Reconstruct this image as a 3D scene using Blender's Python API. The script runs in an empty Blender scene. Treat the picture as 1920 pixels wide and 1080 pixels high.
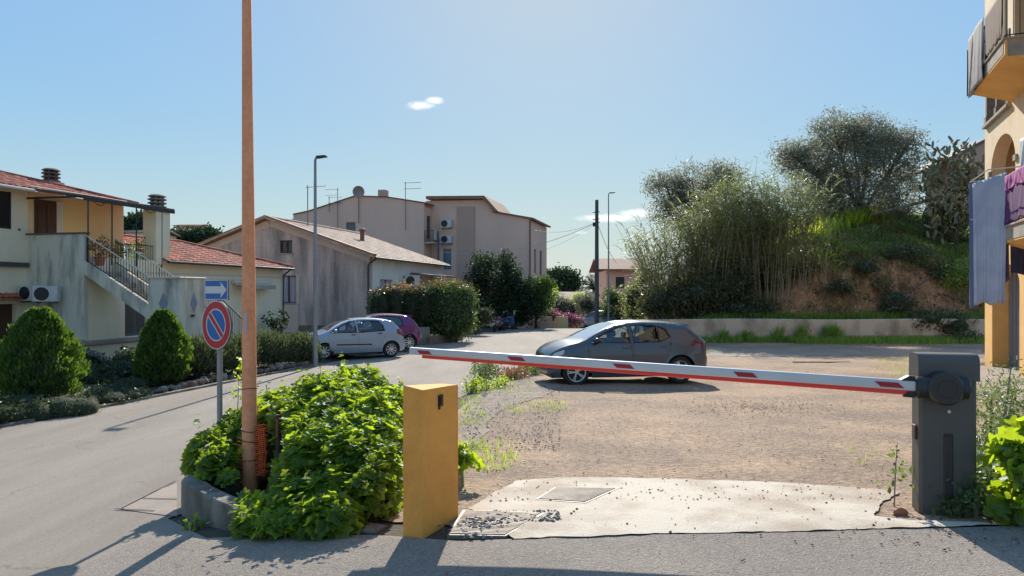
import bpy, math, random
import numpy as np
from mathutils import Vector, Matrix
from mathutils.geometry import delaunay_2d_cdt
R = math.radians
rng = np.random.default_rng(7)
random.seed(7)
scene = bpy.context.scene
COL = scene.collection
F = 1333.0; HZ = 548.0; H = 1.63          # focal length in photo pixels, horizon row, eye height

# ------------------------------------------------------------ camera, sky, sun, exposure
cam_d = bpy.data.cameras.new('camera'); cam = bpy.data.objects.new('camera', cam_d); COL.objects.link(cam)
cam.location = (0, 0, H); cam.rotation_euler = (R(90), 0, 0)
cam_d.sensor_width = 36; cam_d.lens = F/1920*36; cam_d.shift_y = (HZ-540)/1920
cam_d.clip_start = .05; cam_d.clip_end = 3000
scene.camera = cam
SUN_EL, SUN_AZ = 31.5, 3.0                # degrees; azimuth measured clockwise from +Y
w = bpy.data.worlds.new('World'); scene.world = w; w.use_nodes = True
nt = w.node_tree; nt.nodes.clear()
def N(t, **k):
    n = nt.nodes.new(t)
    for a, b in k.items(): setattr(n, a, b)
    return n
out = N('ShaderNodeOutputWorld'); bg = N('ShaderNodeBackground'); sky = N('ShaderNodeTexSky')
sky.sky_type = 'NISHITA'; sky.sun_disc = False; sky.sun_elevation = R(SUN_EL); sky.sun_rotation = R(SUN_AZ)
sky.air_density = 1.0; sky.dust_density = 0.3; sky.ozone_density = 2.5; sky.altitude = 0
bg.inputs[1].default_value = 0.15
tc = N('ShaderNodeTexCoord'); sp = N('ShaderNodeSeparateXYZ'); nt.links.new(tc.outputs['Generated'], sp.inputs[0])
def mth(op, a, b=None, clamp=False):
    n = N('ShaderNodeMath', operation=op); n.use_clamp = clamp
    for i, v in enumerate((a, b)):
        if v is None: continue
        if isinstance(v, (int, float)): n.inputs[i].default_value = v
        else: nt.links.new(v, n.inputs[i])
    return n.outputs[0]
yy = mth('MAXIMUM', sp.outputs[1], .05)
ca = mth('DIVIDE', sp.outputs[0], yy); cb = mth('DIVIDE', sp.outputs[2], yy)
cmb = N('ShaderNodeCombineXYZ'); nt.links.new(ca, cmb.inputs[0]); nt.links.new(cb, cmb.inputs[1])
nz = N('ShaderNodeTexNoise'); nz.inputs['Scale'].default_value = 46; nz.inputs['Detail'].default_value = 12; nz.inputs['Roughness'].default_value = .72
mp = N('ShaderNodeMapping'); mp.inputs['Scale'].default_value = (1, 2.0, 1)
nt.links.new(cmb.outputs[0], mp.inputs[0]); nt.links.new(mp.outputs[0], nz.inputs['Vector'])
tot = None
for (px, py, wd, hh, amp) in ((788, 198, 40, 13, .75), (815, 188, 26, 11, .75), (1140, 409, 85, 12, .74), (1195, 400, 60, 13, .72), (1090, 436, 20, 6, .5), (1020, 408, 9, 4, .4)):
    dx = mth('DIVIDE', mth('SUBTRACT', ca, (px-960)/F), wd/F); dy = mth('DIVIDE', mth('SUBTRACT', cb, (HZ-py)/F), hh/F)
    d = mth('SQRT', mth('ADD', mth('MULTIPLY', dx, dx), mth('MULTIPLY', dy, dy)))
    m_ = mth('MULTIPLY', mth('SUBTRACT', 1.15, d, True), amp)
    tot = m_ if tot is None else mth('MAXIMUM', tot, m_)
dens = mth('MULTIPLY', mth('SUBTRACT', mth('MULTIPLY', tot, mth('MULTIPLY', nz.outputs[0], 3.2)), .45), 1.5, True)
mixc = N('ShaderNodeMixRGB'); nt.links.new(mth('MULTIPLY', dens, .9, True), mixc.inputs[0])
bw = N('ShaderNodeRGBToBW'); nt.links.new(sky.outputs[0], bw.inputs[0])
fac = mth('POWER', mth('MAXIMUM', bw.outputs[0], .05), -.71)      # soft highlight roll-off of the sky, as the exposure of the photo has
hs = N('ShaderNodeHueSaturation'); hs.inputs['Saturation'].default_value = 1.06; nt.links.new(sky.outputs[0], hs.inputs['Color'])
scl = N('ShaderNodeVectorMath', operation='SCALE'); nt.links.new(hs.outputs[0], scl.inputs[0]); nt.links.new(fac, scl.inputs['Scale'])
tnt = N('ShaderNodeVectorMath', operation='MULTIPLY'); nt.links.new(scl.outputs[0], tnt.inputs[0]); tnt.inputs[1].default_value = (.93, 1.0, .93); hz_ = mth('SUBTRACT', 1.0, mth('MULTIPLY', mth('ABSOLUTE', sp.outputs[2]), 4.2), True)     # pale haze low over the horizon
hzm = N('ShaderNodeMixRGB'); nt.links.new(mth('MULTIPLY', mth('POWER', hz_, 1.5), .75), hzm.inputs[0]); nt.links.new(tnt.outputs[0], hzm.inputs[1]); hzm.inputs[2].default_value = (1.75, 2.05, 2.25, 1)
nt.links.new(hzm.outputs[0], mixc.inputs[1]); mixc.inputs[2].default_value = (3.3, 3.35, 3.45, 1)
nt.links.new(mixc.outputs[0], bg.inputs[0]); nt.links.new(bg.outputs[0], out.inputs[0])
sd = bpy.data.lights.new('sun', 'SUN'); sun = bpy.data.objects.new('sun', sd); COL.objects.link(sun)
sd.energy = 2.7; sd.angle = R(.5); sd.color = (1, .93, .82)
sdir = Vector((math.sin(R(SUN_AZ))*math.cos(R(SUN_EL)), math.cos(R(SUN_AZ))*math.cos(R(SUN_EL)), math.sin(R(SUN_EL))))
sun.rotation_euler = sdir.to_track_quat('Z', 'Y').to_euler()
scene.view_settings.view_transform = 'Standard'; scene.view_settings.look = 'None'
scene.view_settings.exposure = 1.28; scene.view_settings.gamma = 1
scene.render.engine = 'CYCLES'
try: scene.cycles.max_bounces = 7; scene.cycles.transparent_max_bounces = 12
except Exception: pass

# ------------------------------------------------------------ terrain height and pixel helpers
U = Vector((.2361, .9717)); V = Vector((.9717, -.2361))      # along the street / towards the road
def smooth(a, b, x): t = np.clip((x-a)/(b-a), 0, 1); return t*t*(3-2*t)
def edgeL(y): return -9.3+.243*(y-12.9)                       # left edge of the road
def edgeR(y): return -.9+.243*(y-13.4)                        # right edge of the road
def G(x, y):
    x = np.asarray(x, float); y = np.asarray(y, float)
    sx = np.log1p(np.exp(np.clip((-x-1)*2.5, -30, 30)))/2.5
    v = .055*np.maximum(0, y-5)+.2*sx*smooth(-4, 6, y)
    z = -.95*(1-np.exp(-v)) - .012*np.maximum(0, y-40) - .06*np.maximum(0, y-52)*(1-smooth(70,90,y)) - 1.1*smooth(70,90,y)
    q = edgeL(y)-x                                            # garden on the left rises from the kerb
    gard = smooth(0, .5, q)*.12+smooth(.4, 6, q)*.22
    z = z+gard*smooth(2, 10, y)
    # bank on the right behind the low wall
    m = smooth(6.0, 10.5, x)*(1-smooth(60, 75, y))
    prof = smooth(34.6, 35.2, y)*.95+smooth(35.2, 38.4, y)*3.5*smooth(8, 18, x)+smooth(38.0, 46, y)*2.7*smooth(7, 18, x)
    lump = .22*np.sin(x*1.3+.7)*np.sin(y*1.7)+.15*np.sin(x*2.9+y*1.1)
    z = z+m*(prof+lump*smooth(36, 37.5, y))
    # gentle unevenness of the unpaved lot
    lot = smooth(0, .8, x-edgeR(y))*smooth(6, 8, y)*(1-smooth(30, 33, y))
    return z+lot*(.025*np.sin(x*1.1+.4*y)*np.sin(.9*y)+.01*np.sin(3.1*x+2*y))
def g(x, y): return float(G(x, y))
def at(px, py, z=None):
    """ground point seen at a pixel of the photograph (or at height z)"""
    r = (px-960)/F; k = (py-HZ)/F; y = 10.0
    for _ in range(60):
        zz = g(r*y, y) if z is None else z
        y = y*.5+.5*(H-zz)/k
    return Vector((r*y, y, g(r*y, y) if z is None else z))
def bank(px, py, y0=35.6):
    """point of the bank seen at a pixel, beyond distance y0"""
    y = y0
    while y < 70:
        z = H-(py-HZ)/F*y
        if z <= g((px-960)/F*y, y): return Vector(((px-960)/F*y, y, z))
        y += .1
    return Vector(((px-960)/F*44, 44, H-(py-HZ)/F*44))
def W(px, py, y): return Vector(((px-960)/F*y, y, H-(py-HZ)/F*y))

# ------------------------------------------------------------ mesh and object helpers
class MB:
    def __init__(s): s.v = []; s.f = []
    def add(s, vs, fs):
        o = len(s.v); s.v += [tuple(p) for p in vs]; s.f += [tuple(i+o for i in f) for f in fs]; return s
    def box(s, x0, x1, y0, y1, z0, z1):
        return s.add([(x0,y0,z0),(x1,y0,z0),(x1,y1,z0),(x0,y1,z0),(x0,y0,z1),(x1,y0,z1),(x1,y1,z1),(x0,y1,z1)],
                     [(0,3,2,1),(4,5,6,7),(0,1,5,4),(1,2,6,5),(2,3,7,6),(3,0,4,7)])
    def rbox(s, x0, x1, y0, y1, z0, z1, b=.01):
        """box with chamfered edges"""
        X = [x0, x0+b, x1-b, x1]; Y = [y0, y0+b, y1-b, y1]; pts = []; 
        lay = []
        for z, ins in ((z0, b), (z0+b, 0), (z1-b, 0), (z1, b)):
            xa, xb, ya, yb = x0+ins, x1-ins, y0+ins, y1-ins; c = b
            lay.append([(xa+c,ya,z),(xb-c,ya,z),(xb,ya+c,z),(xb,yb-c,z),(xb-c,yb,z),(xa+c,yb,z),(xa,yb-c,z),(xa,ya+c,z)])
        vs = sum(lay, []); fs = [tuple(range(7, -1, -1)), tuple(range(24, 32))]
        for l in range(3):
            for i in range(8): j = (i+1) % 8; fs.append((l*8+i, l*8+j, l*8+8+j, l*8+8+i))
        return s.add(vs, fs)
    def prism(s, poly, axis, a, b):
        """extrude a 2D polygon; axis is the direction of extrusion from a to b"""
        n = len(poly)
        def P(p, t): return {'x': (t, p[0], p[1]), 'y': (p[0], t, p[1]), 'z': (p[0], p[1], t)}[axis]
        vs = [P(p, a) for p in poly]+[P(p, b) for p in poly]
        return s.add(vs, [tuple(range(n-1, -1, -1)), tuple(range(n, 2*n))]+[(i, (i+1) % n, n+(i+1) % n, n+i) for i in range(n)])
    def tube(s, pts, rad, n=8, cap=True):
        pts = [Vector(p) for p in pts]
        if isinstance(rad, (int, float)): rad = [rad]*len(pts)
        rings = []; ref = None
        for i, p in enumerate(pts):
            d = (pts[min(i+1, len(pts)-1)]-pts[max(i-1, 0)]).normalized()
            if ref is None: ref = Vector((1, 0, 0)) if abs(d.x) < .8 else Vector((0, 1, 0))
            a = d.cross(ref).normalized(); b = d.cross(a).normalized(); ref = -b if False else ref
            rings.append([p+(a*math.cos(2*math.pi*k/n)+b*math.sin(2*math.pi*k/n))*rad[i] for k in range(n)])
        vs = sum(rings, []); fs = []
        for i in range(len(pts)-1):
            for k in range(n): fs.append((i*n+k, i*n+(k+1) % n, (i+1)*n+(k+1) % n, (i+1)*n+k))
        if cap: fs += [tuple(range(n-1, -1, -1)), tuple(range((len(pts)-1)*n, len(pts)*n))]
        return s.add(vs, fs)
    def lathe(s, prof, n=24, axis='z', c=(0, 0, 0)):
        vs = []; fs = []
        for (r, h) in prof:
            for k in range(n):
                a = 2*math.pi*k/n; p = {'z': (r*math.cos(a), r*math.sin(a), h), 'y': (r*math.cos(a), h, r*math.sin(a)), 'x': (h, r*math.cos(a), r*math.sin(a))}[axis]
                vs.append((p[0]+c[0], p[1]+c[1], p[2]+c[2]))
        for i in range(len(prof)-1):
            for k in range(n): fs.append((i*n+k, i*n+(k+1) % n, (i+1)*n+(k+1) % n, (i+1)*n+k))
        fs += [tuple(range(n-1, -1, -1)), tuple(range((len(prof)-1)*n, len(prof)*n))]
        return s.add(vs, fs)
    def blob(s, c, r, seed=0, rough=.18, nu=12, nv=8):
        q = random.Random(seed); ph = [q.uniform(0, 6.3) for _ in range(6)]
        vs = []; fs = []
        for j in range(nv+1):
            th = math.pi*j/nv
            for i in range(nu):
                a = 2*math.pi*i/nu; d = (math.sin(th)*math.cos(a), math.sin(th)*math.sin(a), math.cos(th))
                k = 1+rough*(math.sin(3*d[0]+ph[0])+math.sin(4*d[1]+ph[1])+math.sin(3.5*d[2]+ph[2])+math.sin(7*d[0]+5*d[1]+ph[3])*.6)
                vs.append((c[0]+r[0]*k*d[0], c[1]+r[1]*k*d[1], c[2]+r[2]*k*d[2]))
        for j in range(nv):
            for i in range(nu): fs.append((j*nu+i, (j+1)*nu+i, (j+1)*nu+(i+1) % nu, j*nu+(i+1) % nu))
        return s.add(vs, fs)
    def build(s, name, m, parent=None, smooth=False, loc=None, rotz=None):
        return mk(name, s.v, s.f, m, parent, smooth, loc, rotz)
def mk(name, v, f, m, parent=None, smooth=False, loc=None, rotz=None):
    me = bpy.data.meshes.new(name); me.from_pydata(v, [], f); me.update()
    if smooth:
        me.polygons.foreach_set('use_smooth', [True]*len(me.polygons))
        if smooth != 'all':
            try: me.set_sharp_from_angle(angle=R(38))
            except Exception: pass
    o = bpy.data.objects.new(name, me); COL.objects.link(o); me.materials.append(m)
    if parent is not None: o.parent = parent
    if loc is not None: o.location = loc
    if rotz is not None: o.rotation_euler = (0, 0, rotz)
    return o
def tag(o, label, cat, group=None, kind=None):
    o['label'] = label; o['category'] = cat
    if group: o['group'] = group
    if kind: o['kind'] = kind
    return o
def thing(name, label, cat, loc=(0, 0, 0), rotz=0, group=None):
    o = bpy.data.objects.new(name, None); COL.objects.link(o); o.empty_display_size = .2
    o.location = loc; o.rotation_euler = (0, 0, rotz); return tag(o, label, cat, group)
def struct(o): o['kind'] = 'structure'; return o
def copy_tree(o, parent=None):
    c = o.copy(); COL.objects.link(c); c.parent = parent
    for ch in list(o.children): copy_tree(ch, c)
    return c
def inpoly(x, y, P):
    ins = False; n = len(P)
    for i in range(n):
        x1, y1 = P[i]; x2, y2 = P[(i+1) % n]
        if (y1 > y) != (y2 > y) and x < (x2-x1)*(y-y1)/(y2-y1)+x1: ins = not ins
    return ins
def cdt(outer, holes=(), step=None, extra=()):
    vs = []; es = []
    for P in [outer]+list(holes):
        o = len(vs); n = len(P)
        pts = []
        for i in range(n):
            a = Vector(P[i]); b = Vector(P[(i+1) % n]); pts.append(a)
            if step:
                m = int((b-a).length/step)
                for k in range(1, m+1):
                    if k/(m+1) < 1: pts.append(a+(b-a)*(k/(m+1)))
        vs += pts; n = len(pts); es += [(o+i, o+(i+1) % n) for i in range(n)]
    if step:
        xs = [p[0] for p in outer]; ys = [p[1] for p in outer]
        i = 0; y = min(ys)+step*.5
        while y < max(ys):
            x = min(xs)+step*(.5 if i % 2 else 1.0)
            while x < max(xs):
                if inpoly(x, y, outer) and not any(inpoly(x, y, h) for h in holes): vs.append(Vector((x, y)))
                x += step
            y += step; i += 1
    vs += [Vector(p) for p in extra]
    rv, re, rf, _, _, _ = delaunay_2d_cdt([Vector((p[0], p[1])) for p in vs], es, [], 0, 1e-6)
    tr = []
    for f in rf:
        cx = sum(rv[i][0] for i in f)/3; cy = sum(rv[i][1] for i in f)/3
        if inpoly(cx, cy, outer) and not any(inpoly(cx, cy, h) for h in holes): tr.append(tuple(f))
    return [(p[0], p[1]) for p in rv], tr
def slab(mb, outer, holes, fn, th):
    """flat wall with openings: fn(a,b,depth) -> 3D point; th = thickness"""
    v, t = cdt(outer, holes); n = len(v)
    vs = [fn(a, b, 0) for a, b in v]+[fn(a, b, th) for a, b in v]
    fs = list(t)+[(c+n, b+n, a+n) for a, b, c in t]
    for P in [outer]+list(holes):
        o = len(vs); m = len(P)
        vs += [fn(a, b, 0) for a, b in P]+[fn(a, b, th) for a, b in P]
        fs += [(o+i, o+(i+1) % m, o+m+(i+1) % m, o+m+i) for i in range(m)]
    mb.add(vs, fs); return mb
def rect(a0, a1, b0, b1): return [(a0, b0), (a1, b0), (a1, b1), (a0, b1)]
def fx(x0): return lambda a, b, d: (x0-d, a, b)      # wall facing +x
def fy(y0): return lambda a, b, d: (a, y0+d, b)      # wall facing -y
def drape(name, poly, m, dz, step=.5, jitter=0, fringe=None):
    P = [tuple(p) for p in poly]
    if jitter:
        q = random.Random(len(P)); Q = []
        for i in range(len(P)):
            a = Vector(P[i]); b = Vector(P[(i+1) % len(P)]); L = (b-a).length; k = max(1, int(L/(jitter*2.2)))
            nrm = Vector((-(b-a).y, (b-a).x)).normalized() if L > 0 else Vector((0, 0)); off = 0
            for j in range(k):
                off = off*.6+q.uniform(-1, 1)*jitter*.5
                Q.append(tuple(a+(b-a)*(j/k)+nrm*off))
        P = Q
    v, t = cdt(P, (), step)
    vs = [(a, b, g(a, b)+dz) for a, b in v]
    return struct(mk(name, vs, t, m, smooth='all'))

# ------------------------------------------------------------ materials
def mat(name, col, rough=.8, col2=None, scale=4, thr=(.35, .65), bump=.0, bscale=40, metal=0, spec=.5, stretch=None, fine=.0, finescale=120, coat=0, space='Object', detail=6, grit=0, gritscale=38, crack=0, rotz=0):
    m = bpy.data.materials.new(name); m.use_nodes = True; t = m.node_tree; b = t.nodes['Principled BSDF']
    b.inputs['Roughness'].default_value = rough; b.inputs['Metallic'].default_value = metal
    b.inputs['Specular IOR Level'].default_value = spec; b.inputs['Coat Weight'].default_value = coat
    b.inputs['Base Color'].default_value = (*col, 1)
    c = t.nodes.new('ShaderNodeTexCoord'); co = c.outputs['Object']
    if space == 'World': co = t.nodes.new('ShaderNodeNewGeometry').outputs['Position']
    if col2:
        mp = t.nodes.new('ShaderNodeMapping'); t.links.new(co, mp.inputs[0])
        if stretch: mp.inputs['Scale'].default_value = stretch
        mp.inputs['Rotation'].default_value = (0, 0, rotz)
        n = t.nodes.new('ShaderNodeTexNoise'); n.inputs['Scale'].default_value = scale; n.inputs['Detail'].default_value = detail; n.inputs['Roughness'].default_value = .6
        t.links.new(mp.outputs[0], n.inputs['Vector'])
        r = t.nodes.new('ShaderNodeMapRange'); r.inputs[1].default_value = thr[0]; r.inputs[2].default_value = thr[1]; t.links.new(n.outputs[0], r.inputs[0])
        x = t.nodes.new('ShaderNodeMixRGB'); x.inputs[1].default_value = (*col, 1); x.inputs[2].default_value = (*col2, 1)
        t.links.new(r.outputs[0], x.inputs[0]); last = x.outputs[0]
        if fine:
            n2 = t.nodes.new('ShaderNodeTexNoise'); n2.inputs['Scale'].default_value = finescale; n2.inputs['Detail'].default_value = 3; t.links.new(co, n2.inputs['Vector'])
            r2 = t.nodes.new('ShaderNodeMapRange'); r2.inputs[1].default_value = .3; r2.inputs[2].default_value = .7; r2.inputs[3].default_value = 1-fine; r2.inputs[4].default_value = 1+fine
            t.links.new(n2.outputs[0], r2.inputs[0])
            x2 = t.nodes.new('ShaderNodeVectorMath'); x2.operation = 'SCALE'; t.links.new(last, x2.inputs[0]); t.links.new(r2.outputs[0], x2.inputs['Scale']); last = x2.outputs[0]
        if grit:
            n3 = t.nodes.new('ShaderNodeTexNoise'); n3.inputs['Scale'].default_value = gritscale; n3.inputs['Detail'].default_value = 6; n3.inputs['Roughness'].default_value = .8; t.links.new(co, n3.inputs['Vector'])
            r3 = t.nodes.new('ShaderNodeMapRange'); r3.inputs[1].default_value = .36; r3.inputs[2].default_value = .64; r3.inputs[3].default_value = 1-grit; r3.inputs[4].default_value = 1+grit; t.links.new(n3.outputs[0], r3.inputs[0])
            x3 = t.nodes.new('ShaderNodeVectorMath'); x3.operation = 'SCALE'; t.links.new(last, x3.inputs[0]); t.links.new(r3.outputs[0], x3.inputs['Scale']); last = x3.outputs[0]
        if crack:
            wn_ = t.nodes.new('ShaderNodeTexNoise'); wn_.inputs['Scale'].default_value = 1.5; wn_.inputs['Detail'].default_value = 5; t.links.new(co, wn_.inputs['Vector'])
            ad = t.nodes.new('ShaderNodeVectorMath'); ad.operation = 'MULTIPLY_ADD'; t.links.new(wn_.outputs['Color'], ad.inputs[0]); ad.inputs[1].default_value = (.9, .9, .9); t.links.new(co, ad.inputs[2])
            vo = t.nodes.new('ShaderNodeTexVoronoi'); vo.feature = 'DISTANCE_TO_EDGE'; vo.inputs['Scale'].default_value = crack; t.links.new(ad.outputs[0], vo.inputs['Vector'])
            vr = t.nodes.new('ShaderNodeMapRange'); vr.inputs[1].default_value = .0; vr.inputs[2].default_value = .006; vr.inputs[3].default_value = .7; vr.inputs[4].default_value = 1; t.links.new(vo.outputs['Distance'], vr.inputs[0])
            mk_ = t.nodes.new('ShaderNodeTexNoise'); mk_.inputs['Scale'].default_value = .35; t.links.new(co, mk_.inputs['Vector'])
            mr_ = t.nodes.new('ShaderNodeMapRange'); mr_.inputs[1].default_value = .48; mr_.inputs[2].default_value = .56; t.links.new(mk_.outputs[0], mr_.inputs[0])
            mx_ = t.nodes.new('ShaderNodeMath'); mx_.operation = 'MAXIMUM'; t.links.new(vr.outputs[0], mx_.inputs[0]); t.links.new(mr_.outputs[0], mx_.inputs[1])
            x4 = t.nodes.new('ShaderNodeVectorMath'); x4.operation = 'SCALE'; t.links.new(last, x4.inputs[0]); t.links.new(mx_.outputs[0], x4.inputs['Scale']); last = x4.outputs[0]
        t.links.new(last, b.inputs['Base Color'])
    if bump:
        n = t.nodes.new('ShaderNodeTexNoise'); n.inputs['Scale'].default_value = bscale; n.inputs['Detail'].default_value = 5; t.links.new(co, n.inputs['Vector'])
        bp = t.nodes.new('ShaderNodeBump'); bp.inputs['Strength'].default_value = bump; bp.inputs['Distance'].default_value = .02
        t.links.new(n.outputs[0], bp.inputs['Height']); t.links.new(bp.outputs[0], b.inputs['Normal'])
    return m
def leafmat(name, c1, c2, trans=.45, tcol=None, rough=.5, gloss=.06, clump=.8):
    """leaf: colour differs from leaf to leaf (random per island) and lets light through"""
    m = bpy.data.materials.new(name); m.use_nodes = True; t = m.node_tree; t.nodes.clear()
    L = t.links.new; nn = t.nodes.new
    o = nn('ShaderNodeOutputMaterial'); ge = nn('ShaderNodeNewGeometry')
    x = nn('ShaderNodeMixRGB'); x.inputs[1].default_value = (*c1, 1); x.inputs[2].default_value = (*c2, 1)
    nz = nn('ShaderNodeTexNoise'); nz.inputs['Scale'].default_value = clump; nz.inputs['Detail'].default_value = 2; L(ge.outputs['Position'], nz.inputs['Vector'])
    a = nn('ShaderNodeMath'); a.operation = 'MULTIPLY_ADD'; L(ge.outputs['Random Per Island'], a.inputs[0]); a.inputs[1].default_value = .6
    s = nn('ShaderNodeMapRange'); s.inputs[1].default_value = .35; s.inputs[2].default_value = .65; s.inputs[4].default_value = .45; L(nz.outputs[0], s.inputs[0]); L(s.outputs[0], a.inputs[2])
    a.use_clamp = True; L(a.outputs[0], x.inputs[0])
    d = nn('ShaderNodeBsdfDiffuse'); L(x.outputs[0], d.inputs[0])
    tr = nn('ShaderNodeBsdfTranslucent')
    if tcol:
        y = nn('ShaderNodeMixRGB'); y.blend_type = 'MULTIPLY'; y.inputs[0].default_value = 0; y.inputs[1].default_value = (*tcol, 1); L(y.outputs[0], tr.inputs[0])
        y.inputs[0].default_value = .6
        v = nn('ShaderNodeMapRange'); v.inputs[3].default_value = .5; v.inputs[4].default_value = 1.3; L(ge.outputs['Random Per Island'], v.inputs[0])
        cc = nn('ShaderNodeCombineXYZ'); L(v.outputs[0], cc.inputs[0]); L(v.outputs[0], cc.inputs[1]); L(v.outputs[0], cc.inputs[2]); L(cc.outputs[0], y.inputs[2])
    else: L(x.outputs[0], tr.inputs[0])
    m1 = nn('ShaderNodeMixShader'); m1.inputs[0].default_value = trans; L(d.outputs[0], m1.inputs[1]); L(tr.outputs[0], m1.inputs[2])
    gl = nn('ShaderNodeBsdfGlossy'); gl.inputs['Roughness'].default_value = rough; gl.inputs[0].default_value = (.9, .95, 1, 1)
    fr = nn('ShaderNodeFresnel'); fr.inputs[0].default_value = 1.4
    mm = nn('ShaderNodeMath'); mm.operation = 'MULTIPLY_ADD'; L(fr.outputs[0], mm.inputs[0]); mm.inputs[1].default_value = gloss*3; mm.inputs[2].default_value = gloss*.3
    m2 = nn('ShaderNodeMixShader'); L(mm.outputs[0], m2.inputs[0]); L(m1.outputs[0], m2.inputs[1]); L(gl.outputs[0], m2.inputs[2])
    L(m2.outputs[0], o.inputs[0]); return m
def glassmat(name, tint=(.7, .8, .75), op=.25, rough=.03):
    m = bpy.data.materials.new(name); m.use_nodes = True; t = m.node_tree; t.nodes.clear(); L = t.links.new; nn = t.nodes.new
    o = nn('ShaderNodeOutputMaterial'); tr = nn('ShaderNodeBsdfTransparent'); tr.inputs[0].default_value = (*tint, 1)
    gl = nn('ShaderNodeBsdfGlossy'); gl.inputs['Roughness'].default_value = rough; gl.inputs[0].default_value = (.95, .95, .95, 1)
    fr = nn('ShaderNodeFresnel'); fr.inputs[0].default_value = 1.5
    a = nn('ShaderNodeMath'); a.operation = 'ADD'; a.use_clamp = True; L(fr.outputs[0], a.inputs[0]); a.inputs[1].default_value = op*.2
    mx = nn('ShaderNodeMixShader'); L(a.outputs[0], mx.inputs[0]); L(tr.outputs[0], mx.inputs[1]); L(gl.outputs[0], mx.inputs[2]); L(mx.outputs[0], o.inputs[0]); return m

# ------------------------------------------------------------ foliage helpers
def rotmats(n, tilt=1.0, up=None):
    """random rotations; tilt<1 keeps the leaf's z axis nearer to up"""
    a = rng.uniform(0, 2*np.pi, n); b = np.arccos(1-2*rng.uniform(0, 1, n)*tilt*.5 if tilt < 2 else rng.uniform(-1, 1, n)); c = rng.uniform(0, 2*np.pi, n)
    ca, sa, cb, sb, cc, sc = np.cos(a), np.sin(a), np.cos(b), np.sin(b), np.cos(c), np.sin(c)
    M = np.empty((n, 3, 3))
    M[:, 0, 0] = ca*cb*cc-sa*sc; M[:, 0, 1] = -ca*cb*sc-sa*cc; M[:, 0, 2] = ca*sb
    M[:, 1, 0] = sa*cb*cc+ca*sc; M[:, 1, 1] = -sa*cb*sc+ca*cc; M[:, 1, 2] = sa*sb
    M[:, 2, 0] = -sb*cc; M[:, 2, 1] = sb*sc; M[:, 2, 2] = cb
    return M
def scatter(name, tv, tf, cen, M, size, m, parent=None, smooth=False):
    tv = np.asarray(tv, float); n = len(cen); k = len(tv)
    if np.ndim(size) == 1: size = np.asarray(size)[:, None, None]
    V = np.einsum('nij,kj->nki', M, tv)*size+np.asarray(cen)[:, None, :]
    V = V.reshape(-1, 3)
    fl = [len(f) for f in tf]; base = np.concatenate([np.asarray(f) for f in tf])
    loops = (base[None, :]+(np.arange(n)*k)[:, None]).ravel().astype(np.int32)
    tot = np.tile(fl, n).astype(np.int32); start = np.concatenate([[0], np.cumsum(tot)[:-1]]).astype(np.int32)
    me = bpy.data.meshes.new(name); me.vertices.add(len(V)); me.vertices.foreach_set('co', V.ravel().astype(np.float32))
    me.loops.add(len(loops)); me.loops.foreach_set('vertex_index', loops)
    me.polygons.add(len(tot)); me.polygons.foreach_set('loop_start', start); me.polygons.foreach_set('loop_total', tot)
    if smooth: me.polygons.foreach_set('use_smooth', np.ones(len(tot), bool))
    me.update(); me.validate()
    o = bpy.data.objects.new(name, me); COL.objects.link(o); me.materials.append(m)
    if parent is not None: o.parent = parent
    return o
LEAF = ([(0, 0, 0), (.3, .45, .06), (0, 1, -.05), (-.3, .45, .06)], [(0, 1, 2), (0, 2, 3)])
NARROW = ([(0, 0, 0), (.13, .45, .03), (0, 1, -.1), (-.13, .45, .03)], [(0, 1, 2), (0, 2, 3)])
BLADE = ([(-.04, 0, 0), (.04, 0, 0), (.03, .12, .55), (-.03, .12, .55), (0, .42, .95)], [(0, 1, 2, 3), (3, 2, 4)])
def _round():
    v = [(0, .12, -.10)]; n = 21
    for i in range(n):
        a = -math.pi/2+.35+(2*math.pi-.7)*i/(n-1); r = .5*(1+.24*math.cos(a*5-.3)+(.05 if i % 2 else -.03))
        v.append((r*math.cos(a), .05+r*math.sin(a), .07*math.cos(2*a)+.03*(i % 2)))
    return v, [(0, i, i+1) for i in range(1, n)]
MALLOW = _round()
SPRAY = ([(-.12, 0, 0), (.12, 0, 0), (.16, .1, .6), (0, .16, 1), (-.16, .1, .6)], [(0, 1, 2, 4), (4, 2, 3)])
def leaves(name, lobes, n, size, m, parent=None, tmpl=LEAF, clump=None, tilt=2.0, per=14, spread=.25, shell=.55, zflat=0):
    """leaf-sized faces in clumps spread through ellipsoid lobes [(cx,cy,cz,rx,ry,rz)]"""
    L = np.array(lobes, float); vol = np.cbrt(L[:, 3]*L[:, 4]*L[:, 5])**2; nc = max(8, n//per)
    idx = rng.choice(len(L), nc, p=vol/vol.sum()); d = rng.normal(size=(nc, 3)); d /= np.linalg.norm(d, axis=1)[:, None]
    rad = rng.uniform(shell**3, 1, nc)**(1/3)*rng.uniform(.82, 1.1, nc)
    cc = L[idx, :3]+d*rad[:, None]*L[idx, 3:]
    ci = rng.integers(0, nc, n); cen = cc[ci]+rng.normal(size=(n, 3))*spread*np.array([1, 1, .8])
    if zflat: cen[:, 2] = np.maximum(cen[:, 2], zflat)
    s = size*rng.uniform(.6, 1.35, n)
    return scatter(name, tmpl[0], tmpl[1], cen, rotmats(n, tilt), s, m, parent), cc
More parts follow.
